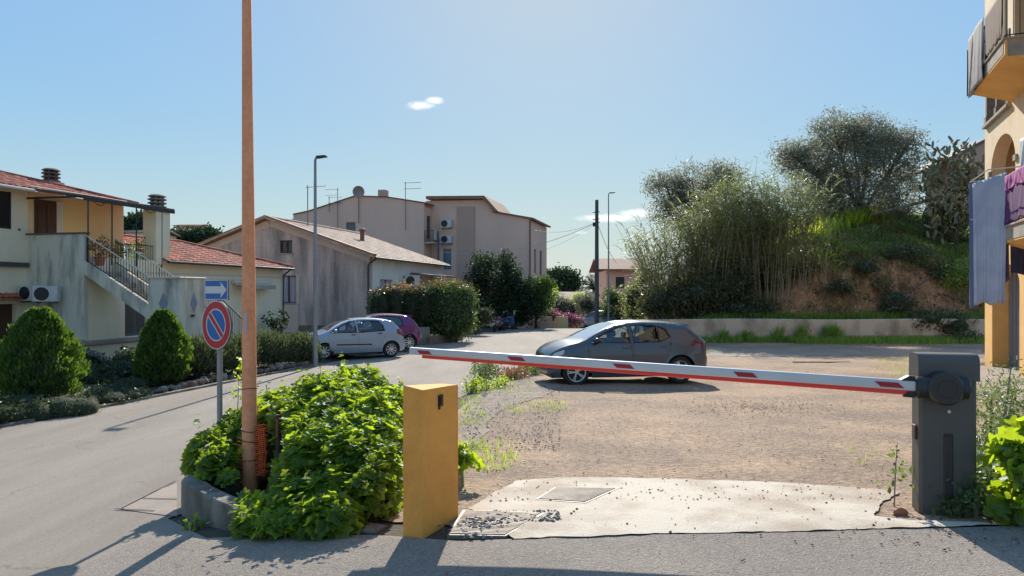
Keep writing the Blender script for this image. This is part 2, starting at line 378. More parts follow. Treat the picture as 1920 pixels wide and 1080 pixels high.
def tree(name, label, cat, loc, trunk_h, lobes, n, leaf, lm, tm, tr=.12, group=None, per=16, spread=.3, tmpl=LEAF, nb=26, lean=(0, 0), shell=.45, rotz=0):
    t = thing(name, label, cat, loc, rotz, group)
    f, cc = leaves('crown', lobes, n, leaf, lm, t, tmpl, per=per, spread=spread, shell=shell)
    mb = MB(); top = Vector((lean[0], lean[1], trunk_h))
    mb.tube([(0, 0, -.4), (lean[0]*.3, lean[1]*.3, trunk_h*.5), top], [tr*1.3, tr, tr*.8], 9)
    for l in lobes:
        c = Vector(l[:3]); mid = top.lerp(c, .5)+Vector((random.uniform(-.2, .2), random.uniform(-.2, .2), random.uniform(-.1, .3)))*l[3]*.4
        mb.tube([top-Vector((0, 0, tr)), mid, c, c+Vector((0, 0, l[5]*.5))], [tr*.6, tr*.42, tr*.25, tr*.08], 7)
        near = [q for q in cc if sum(((q[i]-l[i])/l[i+3])**2 for i in range(3)) < 1.4]
        for q in random.sample(near, min(len(near), nb//len(lobes)+2)):
            q = Vector(q); s = mid.lerp(c, random.uniform(.1, .9)); mb.tube([s, s.lerp(q, .5)+Vector((0, 0, .1)), q], [tr*.2, tr*.12, tr*.04], 5)
    mb.build('trunk', tm, t, True); return t
# ------------------------------------------------------------ shared materials
A_ = {}
A_['asphalt'] = mat('asphalt', (.255, .212, .17), .9, (.35, .295, .24), 1.0, (.3, .7), .55, 190, fine=.26, finescale=150, space='World', detail=9, grit=.16, crack=.30, stretch=(1.2, .22, 1), rotz=R(-13.6))
A_['asphalt_near'] = mat('asphalt_near', (.30, .25, .205), .9, (.225, .19, .158), .9, (.35, .7), .8, 90, fine=.30, finescale=140, space='World', detail=9, grit=.28, crack=.4)
A_['dirt'] = mat('dirt', (.37, .25, .16), .95, (.235, .165, .115), .7, (.38, .6), 1.0, 24, fine=.3, finescale=60, space='World', detail=11, grit=.42, gritscale=13)
A_['earth'] = mat('earth', (.10, .075, .05), .95, (.05, .045, .028), 2.2, (.35, .65), .8, 30, fine=.3, finescale=50, space='World')
A_['gravel_grey'] = mat('gravel_grey', (.36, .275, .20), .95, (.23, .185, .15), 2.5, (.35, .6), .9, 60, fine=.35, finescale=70, space='World')
A_['concrete_pale'] = mat('concrete_pale', (.56, .49, .39), .85, (.38, .30, .22), 1.3, (.45, .62), .35, 40, fine=.12, finescale=90, space='World', detail=9)
A_['pavement'] = mat('pavement', (.36, .28, .22), .85, (.28, .235, .2), 3, (.4, .6), .3, 80, fine=.12, space='World')
A_['mound_dirt'] = mat('mound_dirt', (.46, .23, .115), .95, (.17, .09, .05), 1.4, (.35, .65), 1.0, 9, fine=.25, finescale=12, space='World', detail=10)
A_['concrete'] = mat('concrete', (.27, .245, .205), .9, (.12, .105, .08), 2.4, (.4, .62), .5, 30, fine=.12, stretch=(1, 1, .5))
A_['ochre'] = mat('ochre', (.90, .385, .07), .8, (.80, .32, .055), 2.2, (.4, .62), .3, 70, fine=.05, grit=.06, gritscale=7)
A_['ochre_wall'] = mat('ochre_wall', (.88, .52, .17), .85, (.76, .42, .13), 1.2, (.4, .7), .2, 60)
A_['ochre_pale'] = mat('ochre_pale', (.76, .60, .40), .85, (.64, .46, .28), 1.2, (.4, .7), .2, 60)
A_['orange_pole'] = mat('orange_pole', (.92, .37, .18), .6, (.76, .26, .11), 7, (.35, .7), .15, 60, fine=.1, finescale=25, stretch=(1, 1, .3))
A_['steel'] = mat('steel', (.30, .31, .31), .45, (.2, .21, .21), 5, metal=.7)
A_['galv'] = mat('galv', (.33, .34, .34), .55, (.24, .25, .26), 9, metal=.4, stretch=(1, 1, .2))
A_['cab'] = mat('cab', (.082, .074, .066), .5, (.098, .089, .08), 3, bump=.08, bscale=300)
A_['cab_dark'] = mat('cab_dark', (.028, .027, .028), .38)
A_['black'] = mat('black', (.012, .012, .013), .45)
A_['rubber'] = mat('rubber', (.018, .018, .019), .75)
A_['white'] = mat('white', (.66, .66, .65), .4, (.56, .56, .55), 2)
A_['red_soft'] = mat('red_soft', (.85, .045, .025), .5)
_b = A_['red_soft'].node_tree.nodes['Principled BSDF']
A_['red_dark'] = mat('red_dark', (.36, .012, .022), .35)
A_['sign_red'] = mat('sign_red', (.50, .018, .02), .4, (.42, .015, .02), 6)
A_['sign_blue'] = mat('sign_blue', (.012, .13, .42), .4, (.01, .11, .36), 6)
A_['cream'] = mat('cream', (.86, .755, .55), .9, (.77, .665, .47), 1.2, (.4, .7), .15, 50)
A_['cream_st'] = mat('cream_stained', (.70, .645, .51), .9, (.25, .215, .18), 1.3, (.45, .66), .15, 50, stretch=(1.6, 1.6, .35), detail=9)
A_['apricot'] = mat('apricot', (.82, .60, .32), .9, (.78, .56, .29), 1.5)
A_['grey_st'] = mat('grey_stained', (.64, .49, .42), .92, (.23, .185, .165), .8, (.36, .66), .15, 50, stretch=(1.7, 1.7, .30), detail=10, fine=.1, finescale=9)
A_['pinkpale'] = mat('pink_pale', (.66, .53, .45), .9, (.58, .46, .39), 1.2)
A_['whitewall'] = mat('white_wall', (.76, .73, .68), .9, (.60, .56, .51), .9, (.45, .75), .1, 40, stretch=(1, 1, .4))
A_['pink'] = mat('pink_plaster', (.80, .54, .42), .92, (.69, .465, .365), .35, (.35, .7), .12, 30, stretch=(1, 1, .5), detail=8)
A_['pink_dark'] = mat('pink_dark', (.54, .36, .28), .92, (.48, .32, .25), .6)
A_['tile'] = mat('tile', (.48, .13, .075), .85, (.19, .075, .05), 1.8, (.42, .68), .3, 30, fine=.25, finescale=5)
A_['tile_old'] = mat('tile_old', (.55, .40, .30), .85, (.36, .23, .16), 1.5, (.35, .7), .3, 30, fine=.25, finescale=4)
A_['tile_brown'] = mat('tile_brown', (.30, .145, .10), .85, (.16, .08, .06), 1.5, (.35, .7))
A_['brown'] = mat('brown_wood', (.10, .04, .02), .6, (.06, .025, .014), 3, stretch=(6, 6, .5))
A_['fascia'] = mat('fascia', (.33, .17, .10), .8, (.22, .12, .08), 2)
A_['darkiron'] = mat('dark_iron', (.025, .025, .026), .5)
A_['ivory'] = mat('ivory_paint', (.62, .58, .50), .6)
A_['shutter'] = mat('dark_shutter', (.035, .03, .034), .55)
A_['louvre'] = mat('grey_louvre', (.17, .165, .165), .6)
A_['pane'] = mat('window_pane', (.03, .035, .04), .08)
A_['curtain'] = mat('curtain', (.45, .42, .45), .9, (.3, .28, .32), 12, stretch=(1, 1, .05))
A_['acwhite'] = mat('ac_white', (.62, .62, .60), .5, (.5, .5, .47), 5)
A_['stone'] = mat('kerb_stone', (.30, .205, .15), .95, (.17, .125, .10), 3, (.35, .7), .7, 14, fine=.2, finescale=20)
A_['stone_pale'] = mat('pale_stone', (.40, .35, .29), .95, (.25, .22, .19), 3, (.35, .7), .7, 14)
A_['bark'] = mat('bark', (.12, .09, .065), .95, (.07, .055, .04), 8, bump=.6, bscale=20, stretch=(1, 1, .2))
A_['cane'] = mat('cane', (.33, .28, .18), .8, (.20, .165, .10), 2)
A_['cloth_blue'] = mat('cloth_blue', (.13, .17, .27), .9, (.11, .14, .24), 2)
A_['cloth_pale'] = mat('cloth_pale', (.44, .48, .56), .9, (.34, .38, .48), 2)
A_['cloth_dark'] = mat('cloth_dark', (.045, .055, .11), .9)
A_['cloth_grey'] = mat('cloth_grey', (.42, .38, .36), .9, (.33, .30, .28), 2)
A_['terracotta'] = mat('terracotta', (.42, .15, .07), .85, (.33, .12, .06), 4)
# leaves
L_ = {}
L_['mallow'] = leafmat('mallow_leaf', (.03, .085, .018), (.13, .20, .03), .48, (.64, .84, .03), .45, .045, 2.2)
L_['thuja'] = leafmat('thuja_leaf', (.025, .065, .015), (.07, .125, .022), .35, (.22, .38, .03), .6, .03)
L_['rosemary'] = leafmat('rosemary_leaf', (.05, .075, .035), (.11, .13, .06), .3, (.2, .25, .08), .6, .04)
L_['photinia'] = leafmat('photinia_leaf', (.05, .09, .025), (.13, .18, .045), .3, (.20, .30, .05), .45, .04)
L_['photinia_red'] = leafmat('photinia_red_leaf', (.26, .12, .05), (.18, .16, .05), .5, (.45, .25, .08), .4, .08)
L_['dark'] = leafmat('dark_leaf', (.022, .038, .017), (.05, .07, .027), .25, (.10, .15, .035), .45, .03)
L_['olive'] = leafmat('olive_leaf', (.12, .135, .095), (.23, .235, .18), .42, (.34, .34, .2), .5, .04)
L_['pine'] = leafmat('pine_leaf', (.025, .05, .022), (.05, .085, .035), .2, (.09, .14, .04), .6, .03)
L_['reed'] = leafmat('reed_leaf', (.095, .12, .045), (.25, .235, .11), .48, (.42, .47, .14), .5, .06)
L_['grass'] = leafmat('grass_blade', (.08, .15, .03), (.17, .24, .05), .55, (.55, .72, .08), .5, .04)
L_['bank_grass'] = leafmat('bank_grass_blade', (.065, .11, .025), (.16, .19, .05), .5, (.44, .56, .07), .5, .03, 1.6)
L_['grass_sun'] = leafmat('sunlit_grass_blade', (.16, .26, .03), (.26, .34, .05), .7, (.95, 1.0, .10), .6, .02)  # brighter, yellower copy of the grass; backlight is put into its colour
L_['grass_dry'] = leafmat('dry_grass_blade', (.15, .13, .05), (.28, .21, .10), .4, (.4, .32, .14), .6, .03)
L_['weed'] = leafmat('weed_leaf', (.055, .10, .03), (.13, .17, .05), .4, (.25, .36, .07), .5, .05)
L_['scrub'] = leafmat('scrub_leaf', (.04, .055, .022), (.10, .10, .045), .35, (.2, .22, .06), .5, .05)
L_['cactus'] = mat('cactus_pad', (.13, .15, .07), .6, (.22, .18, .10), 6)
L_['magenta'] = leafmat('bougainvillea_petal', (.30, .06, .13), (.45, .18, .26), .4, (.45, .12, .22))
L_['rustweed'] = leafmat('rust_weed_leaf', (.24, .10, .05), (.20, .15, .05), .4, (.38, .18, .07))
L_['palegreen'] = leafmat('pale_ground_leaf', (.12, .16, .06), (.22, .24, .11), .4, (.3, .36, .12))

# ------------------------------------------------------------ ground sheets
def axis(a, b, segs):
    out = []
    for lo, hi, st in segs: out += list(np.arange(lo, hi, st))
    return np.array(out+[segs[-1][1]])
gx = axis(0, 0, [(-900, -120, 60), (-120, -40, 8), (-40, -14, 1.2), (-14, 12, .35), (12, 40, .6), (40, 120, 8), (120, 900, 60)])
gy = axis(0, 0, [(-60, -4, 6), (-4, 34, .4), (34, 48, .3), (48, 90, 1.2), (90, 200, 10), (200, 1400, 100)])
XX, YY = np.meshgrid(gx, gy); ZZ = G(XX, YY)
mudge = smooth(36, 39, YY)*smooth(9, 13, XX)*(1-smooth(48, 60, YY))
ZZ = ZZ+mudge*(rng.normal(size=ZZ.shape)*.12)+.18*smooth(36, 37.5, YY)*smooth(9, 13, XX)*(1-smooth(38.5, 42, YY))*np.sin(XX*4.3+YY)*np.sin(YY*5.1+XX*1.3)
nx, ny = len(gx), len(gy)
vv = np.stack([XX.ravel(), YY.ravel(), ZZ.ravel()], 1)
ii = (np.arange(ny-1)[:, None]*nx+np.arange(nx-1)[None, :]).ravel()
ff = np.stack([ii, ii+1, ii+nx+1, ii+nx], 1)
o = mk('ground', vv.tolist(), ff.tolist(), A_['earth'], smooth='all'); struct(o)
o.data.materials.append(A_['mound_dirt'])
cx = (XX[:-1, :-1]+XX[1:, 1:]).ravel()/2; cy = (YY[:-1, :-1]+YY[1:, 1:]).ravel()/2
o.data.polygons.foreach_set('material_index', ((cx > 8.5) & (cy > 34.5) & (cy < 50)).astype(np.int32))

Rr = [(edgeR(y), y) for y in (4.4, 8, 12, 16, 20.5)]
road = [(-60, -3), (60, -3), (60, 5.2), (12, 5.05), (3.6, 4.93), (-.35, 4.66), (-2.3, 5.35), (-3.0, 6.2)] + \
       [(edgeR(y)-.15, y) for y in (7, 10, 14, 17, 20.5)] + [(2.9, 33), (6.3, 52), (9.8, 66), (3.6, 66), (edgeL(60), 60)] + \
       [(edgeL(y), y) for y in (50, 40, 30, 24, 18, 13, 8, 3)] + [(-20, 1), (-60, 1)]
drape('road', road, A_['asphalt'], .012, .55)
drape('near_road_patch', [(-3.4, 3.0), (-.4, 3.7), (20, 3.8), (20, 5.0), (3.6, 4.9), (-.4, 4.62), (-2.25, 5.25), (-2.9, 5.6)], A_['asphalt_near'], .017, .5, .05)
lot = [(-.35, 4.9), (3.7, 4.98), (4.5, 5.2), (13.5, 10), (13.5, 21), (24, 30), (24, 34.3), (4.2, 34.0)] + [(edgeR(y)+.4, y) for y in (30, 24, 20.5, 16, 12, 8, 6)]
drape('parking_lot', lot, A_['dirt'], .010, .5, .12)
drape('gravel_patch', [at(p, q)[:2] for p, q in ((872, 850), (868, 790), (880, 752), (940, 718), (1000, 708), (1060, 722), (1010, 748), (930, 775), (905, 830))], A_['gravel_grey'], .016, .3, .10)
0 and drape('gravel_heap', [at(p, q)[:2] for p, q in ((1300, 765), (1420, 752), (1530, 760), (1500, 782), (1380, 785))], A_['gravel_grey'], .016, .3, .16)
drape('wall_side_lane', [at(p, q)[:2] for p, q in ((1330, 668), (1330, 655), (1840, 655), (1850, 672), (1600, 667))], A_['asphalt'], .018, .6, .06)
drape('forecourt', [at(p, q)[:2] for p, q in ((1818, 684), (1868, 690), (2200, 730), (2300, 830), (2000, 800), (1880, 740), (1824, 716))], A_['pavement'], .022, .5, .05)
apron = [at(p, q)[:2] for p, q in ((880, 958), (925, 930), (968, 906), (1050, 899), (1230, 901), (1450, 908), (1600, 918), (1688, 926), (1650, 950), (1640, 972), (1700, 980))] + [(3.45, 4.93), (2.0, 4.80), (.9, 4.74), (.02, 4.66)]
drape('concrete_apron', apron, A_['concrete_pale'], .022, .22, .025)
drape('pavement_slabs', [at(p, q)[:2] for p, q in ((222, 957), (262, 936), (332, 907), (332, 936), (332, 972))], A_['pavement'], .018, .3)
lm = MB()
for (a, b) in (((228, 957), (330, 905)), ((268, 938), (332, 940)), ((215, 958), (290, 962))):
    p, q = at(*a), at(*b); d = (q-p).normalized(); n = Vector((-d.y, d.x, 0))*.008
    lm.add([p+n+Vector((0, 0, .024)), p-n+Vector((0, 0, .024)), q-n+Vector((0, 0, .024)), q+n+Vector((0, 0, .024))], [(0, 1, 2, 3)])
struct(lm.build('slab_joints', A_['cab_dark']))

# tread covers set in the apron
def cover(name, label, quad, loc_m, ribs, m, lift=.012):
    P = [at(*q) for q in quad]; c = sum(P, Vector())/4; t = thing(name, label, 'drain cover', c)
    Q = [p-c+Vector((0, 0, .0255)) for p in P]
    mb = MB(); mb.add(Q+[q-Vector((0, 0, .05)) for q in Q], [(0, 1, 2, 3), (0, 4, 5, 1), (1, 5, 6, 2), (2, 6, 7, 3), (3, 7, 4, 0)]); mb.build('frame', A_['tread'], t)
    rb = MB()
    for k in range(1, ribs):
        f = k/ribs; a = Q[0].lerp(Q[1], f); b = Q[3].lerp(Q[2], f); d = (Q[1]-Q[0]).normalized()*.007
        a = a.lerp(b, .04); b = b.lerp(a, .04)
        for z0 in (0,):
            rb.add([a-d, a+d, b+d, b-d]+[p+Vector((0, 0, .007)) for p in (a-d*.6, a+d*.6, b+d*.6, b-d*.6)], [(4, 5, 6, 7), (0, 4, 7, 3), (1, 2, 6, 5), (0, 1, 5, 4), (3, 7, 6, 2)])
    rb.build('ribs', loc_m, t); return t
A_['tread'] = mat('tread_metal', (.30, .255, .205), .6, (.19, .165, .14), 5, metal=.3, fine=.2, finescale=60, bump=.3)
A_['tread2'] = mat('tread_rib', (.40, .35, .29), .6, (.27, .22, .17), 5, metal=.3)
cover('drain_cover', 'ribbed metal cover let into the pale concrete, away from the ochre pillar', ((1004, 942), (1040, 919), (1162, 920), (1098, 949)), A_['tread2'], 16, A_['tread'])
cover('drain_cover', 'dirty ribbed metal cover at the foot of the ochre pillar', ((838, 1010), (868, 962), (1022, 968), (948, 1012)), A_['tread2'], 20, A_['tread'])

# ------------------------------------------------------------ barrier
BT = R(-13)
bar = thing('parking_barrier', 'dark grey automatic barrier with a long white boom edged in red', 'barrier', (3.22, 5.33, g(3.2, 5.3)), BT)
MB().rbox(-.195, .185, -.15, .04, .0, 1.06, .02).build('housing', A_['cab'], bar)
pr = [(-.165, 1.0)]+[(-.165, 1.13)]+[(-.165+.06*(1-math.cos(a)), 1.13+.065*math.sin(a)) for a in np.linspace(.2, math.pi/2, 5)]+[(.055-.06*(1-math.cos(a)), 1.13+.065*math.sin(a)) for a in np.linspace(math.pi/2, .2, 5)]+[(.055, 1.0)]
MB().prism(pr, 'x', -.207, .197).build('hood', A_['cab'], bar, True)
hc = MB().lathe([(.0, -.30), (.105, -.30), (.118, -.285), (.118, -.15)], 36, 'y', (-.062, 0, .955)); hc.v = [(x, y, z) for x, y, z in hc.v]
hc2 = hc.build('hinge_cover', A_['cab_dark'], bar, True)
MB().lathe([(.0, -.305), (.06, -.305), (.065, -.298), (.065, -.28)], 30, 'y', (-.062, 0, .955)).build('hinge_cap', A_['cab_dark'], hc2, True)
pf = [(.078*math.cos(a), .955+.078*math.sin(a)) for a in np.linspace(0, 2*math.pi, 25)[:-1]]
cl = MB(); cl.v = []
n = 24; ring = lambda x, r: [(x, -.215+r*math.cos(a)*.85, .955+r*math.sin(a)) for a in np.linspace(0, 2*math.pi, n+1)[:-1]]
vs = ring(-.25, .055)+ring(-.235, .078)+ring(.095, .078)+ring(.11, .06)
cl.add(vs, [tuple(range(n)), tuple(range(3*n, 4*n))]+[(l*n+i, l*n+(i+1) % n, (l+1)*n+(i+1) % n, (l+1)*n+i) for l in range(3) for i in range(n)])
cl.build('boom_clamp', A_['cab_dark'], bar, True)
MB().prism([(x-.06, z) for x, z in ((.175, .88), (.195, .90), (.205, .955), (.195, 1.01), (.175, 1.03), (.182, 1.0), (.188, .955), (.182, .91))], 'y', -.17, -.155).build('clamp_ring', A_['louvre'], bar)
MB().rbox(-.037, .027, -.155, -.145, .1, .60, .006).prism([(-.037, .60), (.027, .60), (.019, .615), (-.029, .615)], 'y', -.155, -.145).build('front_strip', A_['cab_dark'], bar)
MB().lathe([(.0, -.158), (.011, -.158), (.012, -.152), (.012, -.148)], 16, 'y', (.0, 0, .775)).build('status_light', A_['white'], bar)
MB().rbox(-.212, -.195, -.10, -.03, .55, .66, .005).build('key_lock', mat('rust_brown', (.09, .04, .03), .6), bar)
LB = 4.13; by = -.215; y0, y1 = by-.025, by+.025
# boom narrowed towards its tip and raised, to keep its shadow off the apron
XA, XB = -.235, -LB
def bz(x, f):       # f: 0 bottom of the red edge .. 1 top of the boom
    t = (x-XA)/(XB-XA); top = 1.003+(1.176-1.003)*t; h = .108+(.0835-.108)*t; return top-h*(1-f)
def boompart(prof, xa, xb, name, m, parent):
    n = len(prof); vs = [(x, y, bz(x, f)) for x in (xa, xb) for y, f in prof]
    return MB().add(vs, [tuple(range(n)), tuple(range(2*n-1, n-1, -1))]+[(i, n+i, n+(i+1) % n, (i+1) % n) for i in range(n)]).build(name, m, parent)
bo = boompart([(y0, .32), (y0-.006, .42), (y0-.006, .88), (y0+.004, 1.0), (y1-.004, 1.0), (y1+.006, .88), (y1+.006, .42), (y1, .32)], XA, XB, 'boom_arm', mat('boom_white', (.62, .62, .62), .4, (.54, .54, .54), 1.5), bar)
boompart([(y0+.006, .33), (y0+.003, .06), (y0+.012, .0), (y1-.012, .0), (y1-.003, .06), (y1-.006, .33)], -.27, XB+.10, 'safety_edge', A_['red_soft'], bo)
boompart([(y0-.009, .30), (y0-.009, 1.01), (y1+.009, 1.01), (y1+.009, .30)], XB+.004, XB-.008, 'end_cap', A_['white'], bo)
MB().prism([(-.35, 1.005), (-.25, 1.0), (-.25, 1.035), (-.29, 1.04)], 'y', y0-.002, y1+.002).build('arm_bracket', A_['black'], bo); MB().prism([(-.33, .885), (-.25, .88), (-.25, .925), (-.30, .925)], 'y', y0-.004, y1).build('arm_bracket', A_['black'], bo)
def boomx(px):
    # local x on the boom that is seen at a column of the photograph
    r = (px-960)/F; c, s_ = math.cos(BT), math.sin(BT); ox, oy = 3.22-s_*by, 5.33+c*by
    return (r*oy-ox)/(c-r*s_)
for a, b in ((783, 812), (951, 987), (1147, 1190), (1372, 1420), (1635, 1693)):
    xa, xb = boomx(a), boomx(b); w_ = xb-xa; yy_ = y0-.0105
    MB().add([(x, y_, bz(x, f)) for y_ in (yy_, yy_+.004) for x, f in ((xa+w_*.05, .80), (xb-w_*.2, .80), (xb, .46), (xa+w_*.24, .46))], [(0, 3, 2, 1), (4, 5, 6, 7), (0, 1, 5, 4), (1, 2, 6, 5), (2, 3, 7, 6), (3, 0, 4, 7)]).build('reflector', A_['red_dark'], bo)
# ------------------------------------------------------------ ochre pillar
pA, pB, pD = Vector((-.60, 4.75)), Vector((-.395, 5.21)), Vector((-.735, 4.80)); pC = pB+(pD-pA)
z0 = -.05
pil = thing('gate_pillar', 'low ochre plastered pillar with a black socket, left of the drive', 'pillar', (pA.x, pA.y, 0))
mb = MB(); q = [p-pA for p in (pA, pB, pC, pD)]; hts = (.985, .955, .955, .985)
mid = (q[1]+q[2])/2
cr = [(q[0].x, q[0].y, .975), (q[1].x, q[1].y, .955), (q[2].x, q[2].y, .955), (q[3].x, q[3].y, 1.0)]
bev = []
b0 = [(p.x, p.y, z0-.1) for p in q]
ctr = (q[0]+q[1]+q[2]+q[3])/4
top1 = [(c[0], c[1], c[2]-.008) for c in cr]; top2 = [(ctr.x+(c[0]-ctr.x)*.95, ctr.y+(c[1]-ctr.y)*.97, c[2]) for c in cr]
mb.add(b0+top1+top2, [(i, (i+1) % 4, 4+(i+1) % 4, 4+i) for i in range(4)]+[(4+i, 4+(i+1) % 4, 8+(i+1) % 4, 8+i) for i in range(4)]+[(8, 9, 10, 11)])
mb.build('pillar_body', A_['ochre'], pil)
d = (q[1]-q[0]).normalized(); nrm = Vector((d.y, -d.x)); so = MB(); a = q[0]+d*.21
P = lambda s, o_, z: (a.x+d.x*s+nrm.x*o_, a.y+d.y*s+nrm.y*o_, z)
def boxp(mb, s0, s1, o0, o1, za, zb): mb.add([P(s0, o0, za), P(s1, o0, za), P(s1, o1, za), P(s0, o1, za), P(s0, o0, zb), P(s1, o0, zb), P(s1, o1, zb), P(s0, o1, zb)], [(0, 3, 2, 1), (4, 5, 6, 7), (0, 1, 5, 4), (1, 2, 6, 5), (2, 3, 7, 6), (3, 0, 4, 7)])
boxp(so, 0, .055, -.01, .012, .835, .915); boxp(so, .012, .04, .012, .017, .85, .90); boxp(so, .004, .02, -.01, .010, .815, .836)
so.build('socket', A_['black'], pil)
# ------------------------------------------------------------ planter wall (turns the corner under the bushes)
pl = [at(332, 966), at(440, 1001)]
L0 = Vector((-3.02, 6.30)); L1 = Vector((-2.12, 5.42)); L2 = Vector((-.95, 4.95)); L3 = Vector((L0.x+.243*3.9-.02, L0.y+3.9))
pw = MB(); th = .16
def wallseg(mb, a, b, zt, zb, th, taper=0):
    d = (b-a).normalized(); n = Vector((-d.y, d.x))*th
    for s in (0,): mb.add([(a.x, a.y, zb), (b.x, b.y, zb-taper), (b.x+n.x, b.y+n.y, zb-taper), (a.x+n.x, a.y+n.y, zb), (a.x, a.y, zt), (b.x, b.y, zt-taper), (b.x+n.x, b.y+n.y, zt-taper), (a.x+n.x, a.y+n.y, zt)], [(0, 3, 2, 1), (4, 5, 6, 7), (0, 1, 5, 4), (1, 2, 6, 5), (2, 3, 7, 6), (3, 0, 4, 7)])
def polywall(mb, pts, zt, zb, th, n=6):
    """wall along a smoothed polyline, top edge slightly uneven"""
    P = [pts[0]]
    for i in range(len(pts)-1):
        for k in range(1, n+1): P.append(pts[i].lerp(pts[i+1], k/n))
    for _ in range(2): P = [P[0]]+[(P[i-1]+P[i]*2+P[i+1])/4 for i in range(1, len(P)-1)]+[P[-1]]
    vs = []; fs = []
    for i, p in enumerate(P):
        d = (P[min(i+1, len(P)-1)]-P[max(i-1, 0)]).normalized(); nn_ = Vector((-d.y, d.x))
        zz = zt(i/(len(P)-1))+random.uniform(-.008, .008); e = .012
        vs += [(p.x, p.y, zb), (p.x, p.y, zz-e), (p.x+nn_.x*e, p.y+nn_.y*e, zz), (p.x+nn_.x*(th-e), p.y+nn_.y*(th-e), zz), (p.x+nn_.x*th, p.y+nn_.y*th, zz-e), (p.x+nn_.x*th, p.y+nn_.y*th, zb)]
    for i in range(len(P)-1):
        for k in range(5): fs.append((i*6+k, (i+1)*6+k, (i+1)*6+k+1, i*6+k+1))
    fs += [tuple(range(6)), tuple(range(len(P)*6-1, len(P)*6-7, -1))]
    mb.add(vs, fs)
polywall(pw, [L3, L0+Vector((.03, .25)), L0+Vector((.06, .02)), L1, L2], lambda t: -.05+.02*t, -.75, .16)
tag(pw.build('planter_wall', A_['concrete'], None, True), 'low weathered concrete planter wall under the leafy green mass', 'planter wall')
# ------------------------------------------------------------ orange pole, post, netting
pb = Vector((-2.44, 6.62, -.25))
pole = thing('utility_pole', 'tall rusty orange painted steel pole rising from the leafy planter', 'pole', pb)
MB().tube([(0, 0, -.4), (-.003, 0, .45), (-.012, 0, 2.0), (-.03, 0, 4.6), (-.045, 0, 7.2)], [.070, .0685, .060, .042, .036], 20).build('shaft', A_['orange_pole'], pole, True)
wr = MB()
for zz, rr in ((.50, .074), (.60, .074), (.315, .076), (.98, .068)):
    MB().tube([(rr*math.cos(a)-.004, rr*math.sin(a), zz+.012*math.sin(a*1.0+zz*9)) for a in np.linspace(0, 6.4, 22)], .0035, 5).build('wire_tie', A_['darkiron'], pole)
st = MB()
for aa in np.linspace(-2.0, -1.45, 8)[:-1]:
    rr = .0665; st.add([(rr*math.cos(aa)-.008, rr*math.sin(aa), 1.50), (rr*math.cos(aa+.08)-.008, rr*math.sin(aa+.08), 1.50), (rr*math.cos(aa+.08)-.008, rr*math.sin(aa+.08), 1.69), (rr*math.cos(aa)-.008, rr*math.sin(aa), 1.69)], [(0, 1, 2, 3)])
st.build('sticker', mat('sticker_white', (.5, .42, .38), .6), pole)
net = MB()
for k in range(26):
    zz = .18+.016*k*1.15; x0 = .085+.012*math.sin(k*1.7); L_s = .05+.05*random.random()
    net.tube([(x0-.02, -.03, zz), (x0+L_s*.6, -.02, zz+.012), (x0+L_s, .0, zz-.004)], .0055, 4)
for x0 in (.09, .115, .14):
    net.tube([(x0, -.025, .17), (x0+.012, -.02, .36), (x0-.006, -.02, .62)], .006, 4)
for k in range(13):
    zz = .12+.034*k; net.tube([(-.10, -.03, zz), (-.075, -.05, zz+.008), (-.06, -.055, zz)], .005, 4)
nt_ = net.build('plastic_netting', mat('net_orange', (.88, .16, .04), .5), None, loc=pb); tag(nt_, 'scrap of bright orange plastic netting wrapped round the foot of the orange pole', 'netting')
pp = thing('post', 'short rusty brown iron post standing in the leaves right of the orange pole', 'post', (-2.12, 6.45, -.1))
MB().tube([(0, 0, -.3), (0, 0, .62)], .024, 8).build('shaft', mat('rust', (.10, .065, .045), .9, (.05, .035, .03), 20), pp)
MB().tube([(-.05, 0, .60), (.06, .0, .63)], .007, 5).tube([(.0, -.028, .58), (.0, -.028, .42)], .009, 5).build('wire_hook', mat('net_orange2', (.4, .09, .03), .6), pp)
# ------------------------------------------------------------ sign post
SG = .82; sb = W(412, 655, 7.3); sg = g(sb.x, sb.y)
ROT = R(-34)   # plate faces the traffic coming up from the left
sign = thing('traffic_sign', 'grey post with a no parking disc below a blue one way arrow plate', 'road sign', (sb.x, sb.y, sg))
zd = (H-(609-HZ)/F*7.3-sg)/SG; za = (H-(543.5-HZ)/F*7.3-sg)/SG; sign.scale = (SG, SG, SG)
MB().tube([(0, 0, -.2), (0, 0, za+.13)], .033, 16).build('post', A_['galv'], sign, True)
def rot(mb, a):
    c, s = math.cos(a), math.sin(a); mb.v = [(x*c-y*s, x*s+y*c, z) for x, y, z in mb.v]; return mb
RD = .305
def disc(mb, r0, r1, y, n=56):
    vs = []; fs = []
    for i in range(n):
        a = 2*math.pi*i/n; vs += [(r0*math.cos(a), y, zd+r0*math.sin(a)), (r1*math.cos(a), y, zd+r1*math.sin(a))]
    for i in range(n): j = (i+1) % n; fs.append((2*i, 2*j, 2*j+1, 2*i+1))
    mb.add(vs, fs)
bk = MB().lathe([(RD-.004, -.050), (RD, -.047), (RD, -.030), (RD-.012, -.028)], 56, 'y', (0, 0, zd)); 
dsc = rot(bk, ROT).build('no_parking_disc', mat('sign_back', (.09, .09, .10), .5), sign, True)
m1 = MB(); disc(m1, 0.001, .292, -.0518); rot(m1, ROT).build('red_field', A_['sign_red'], dsc)
m1 = MB(); disc(m1, 0.292, .303, -.0520); disc(m1, .188, .204, -.0545); w_ = .052
dirv = Vector((math.sin(R(-45)), math.cos(R(-45))))   # bar from upper left to lower right
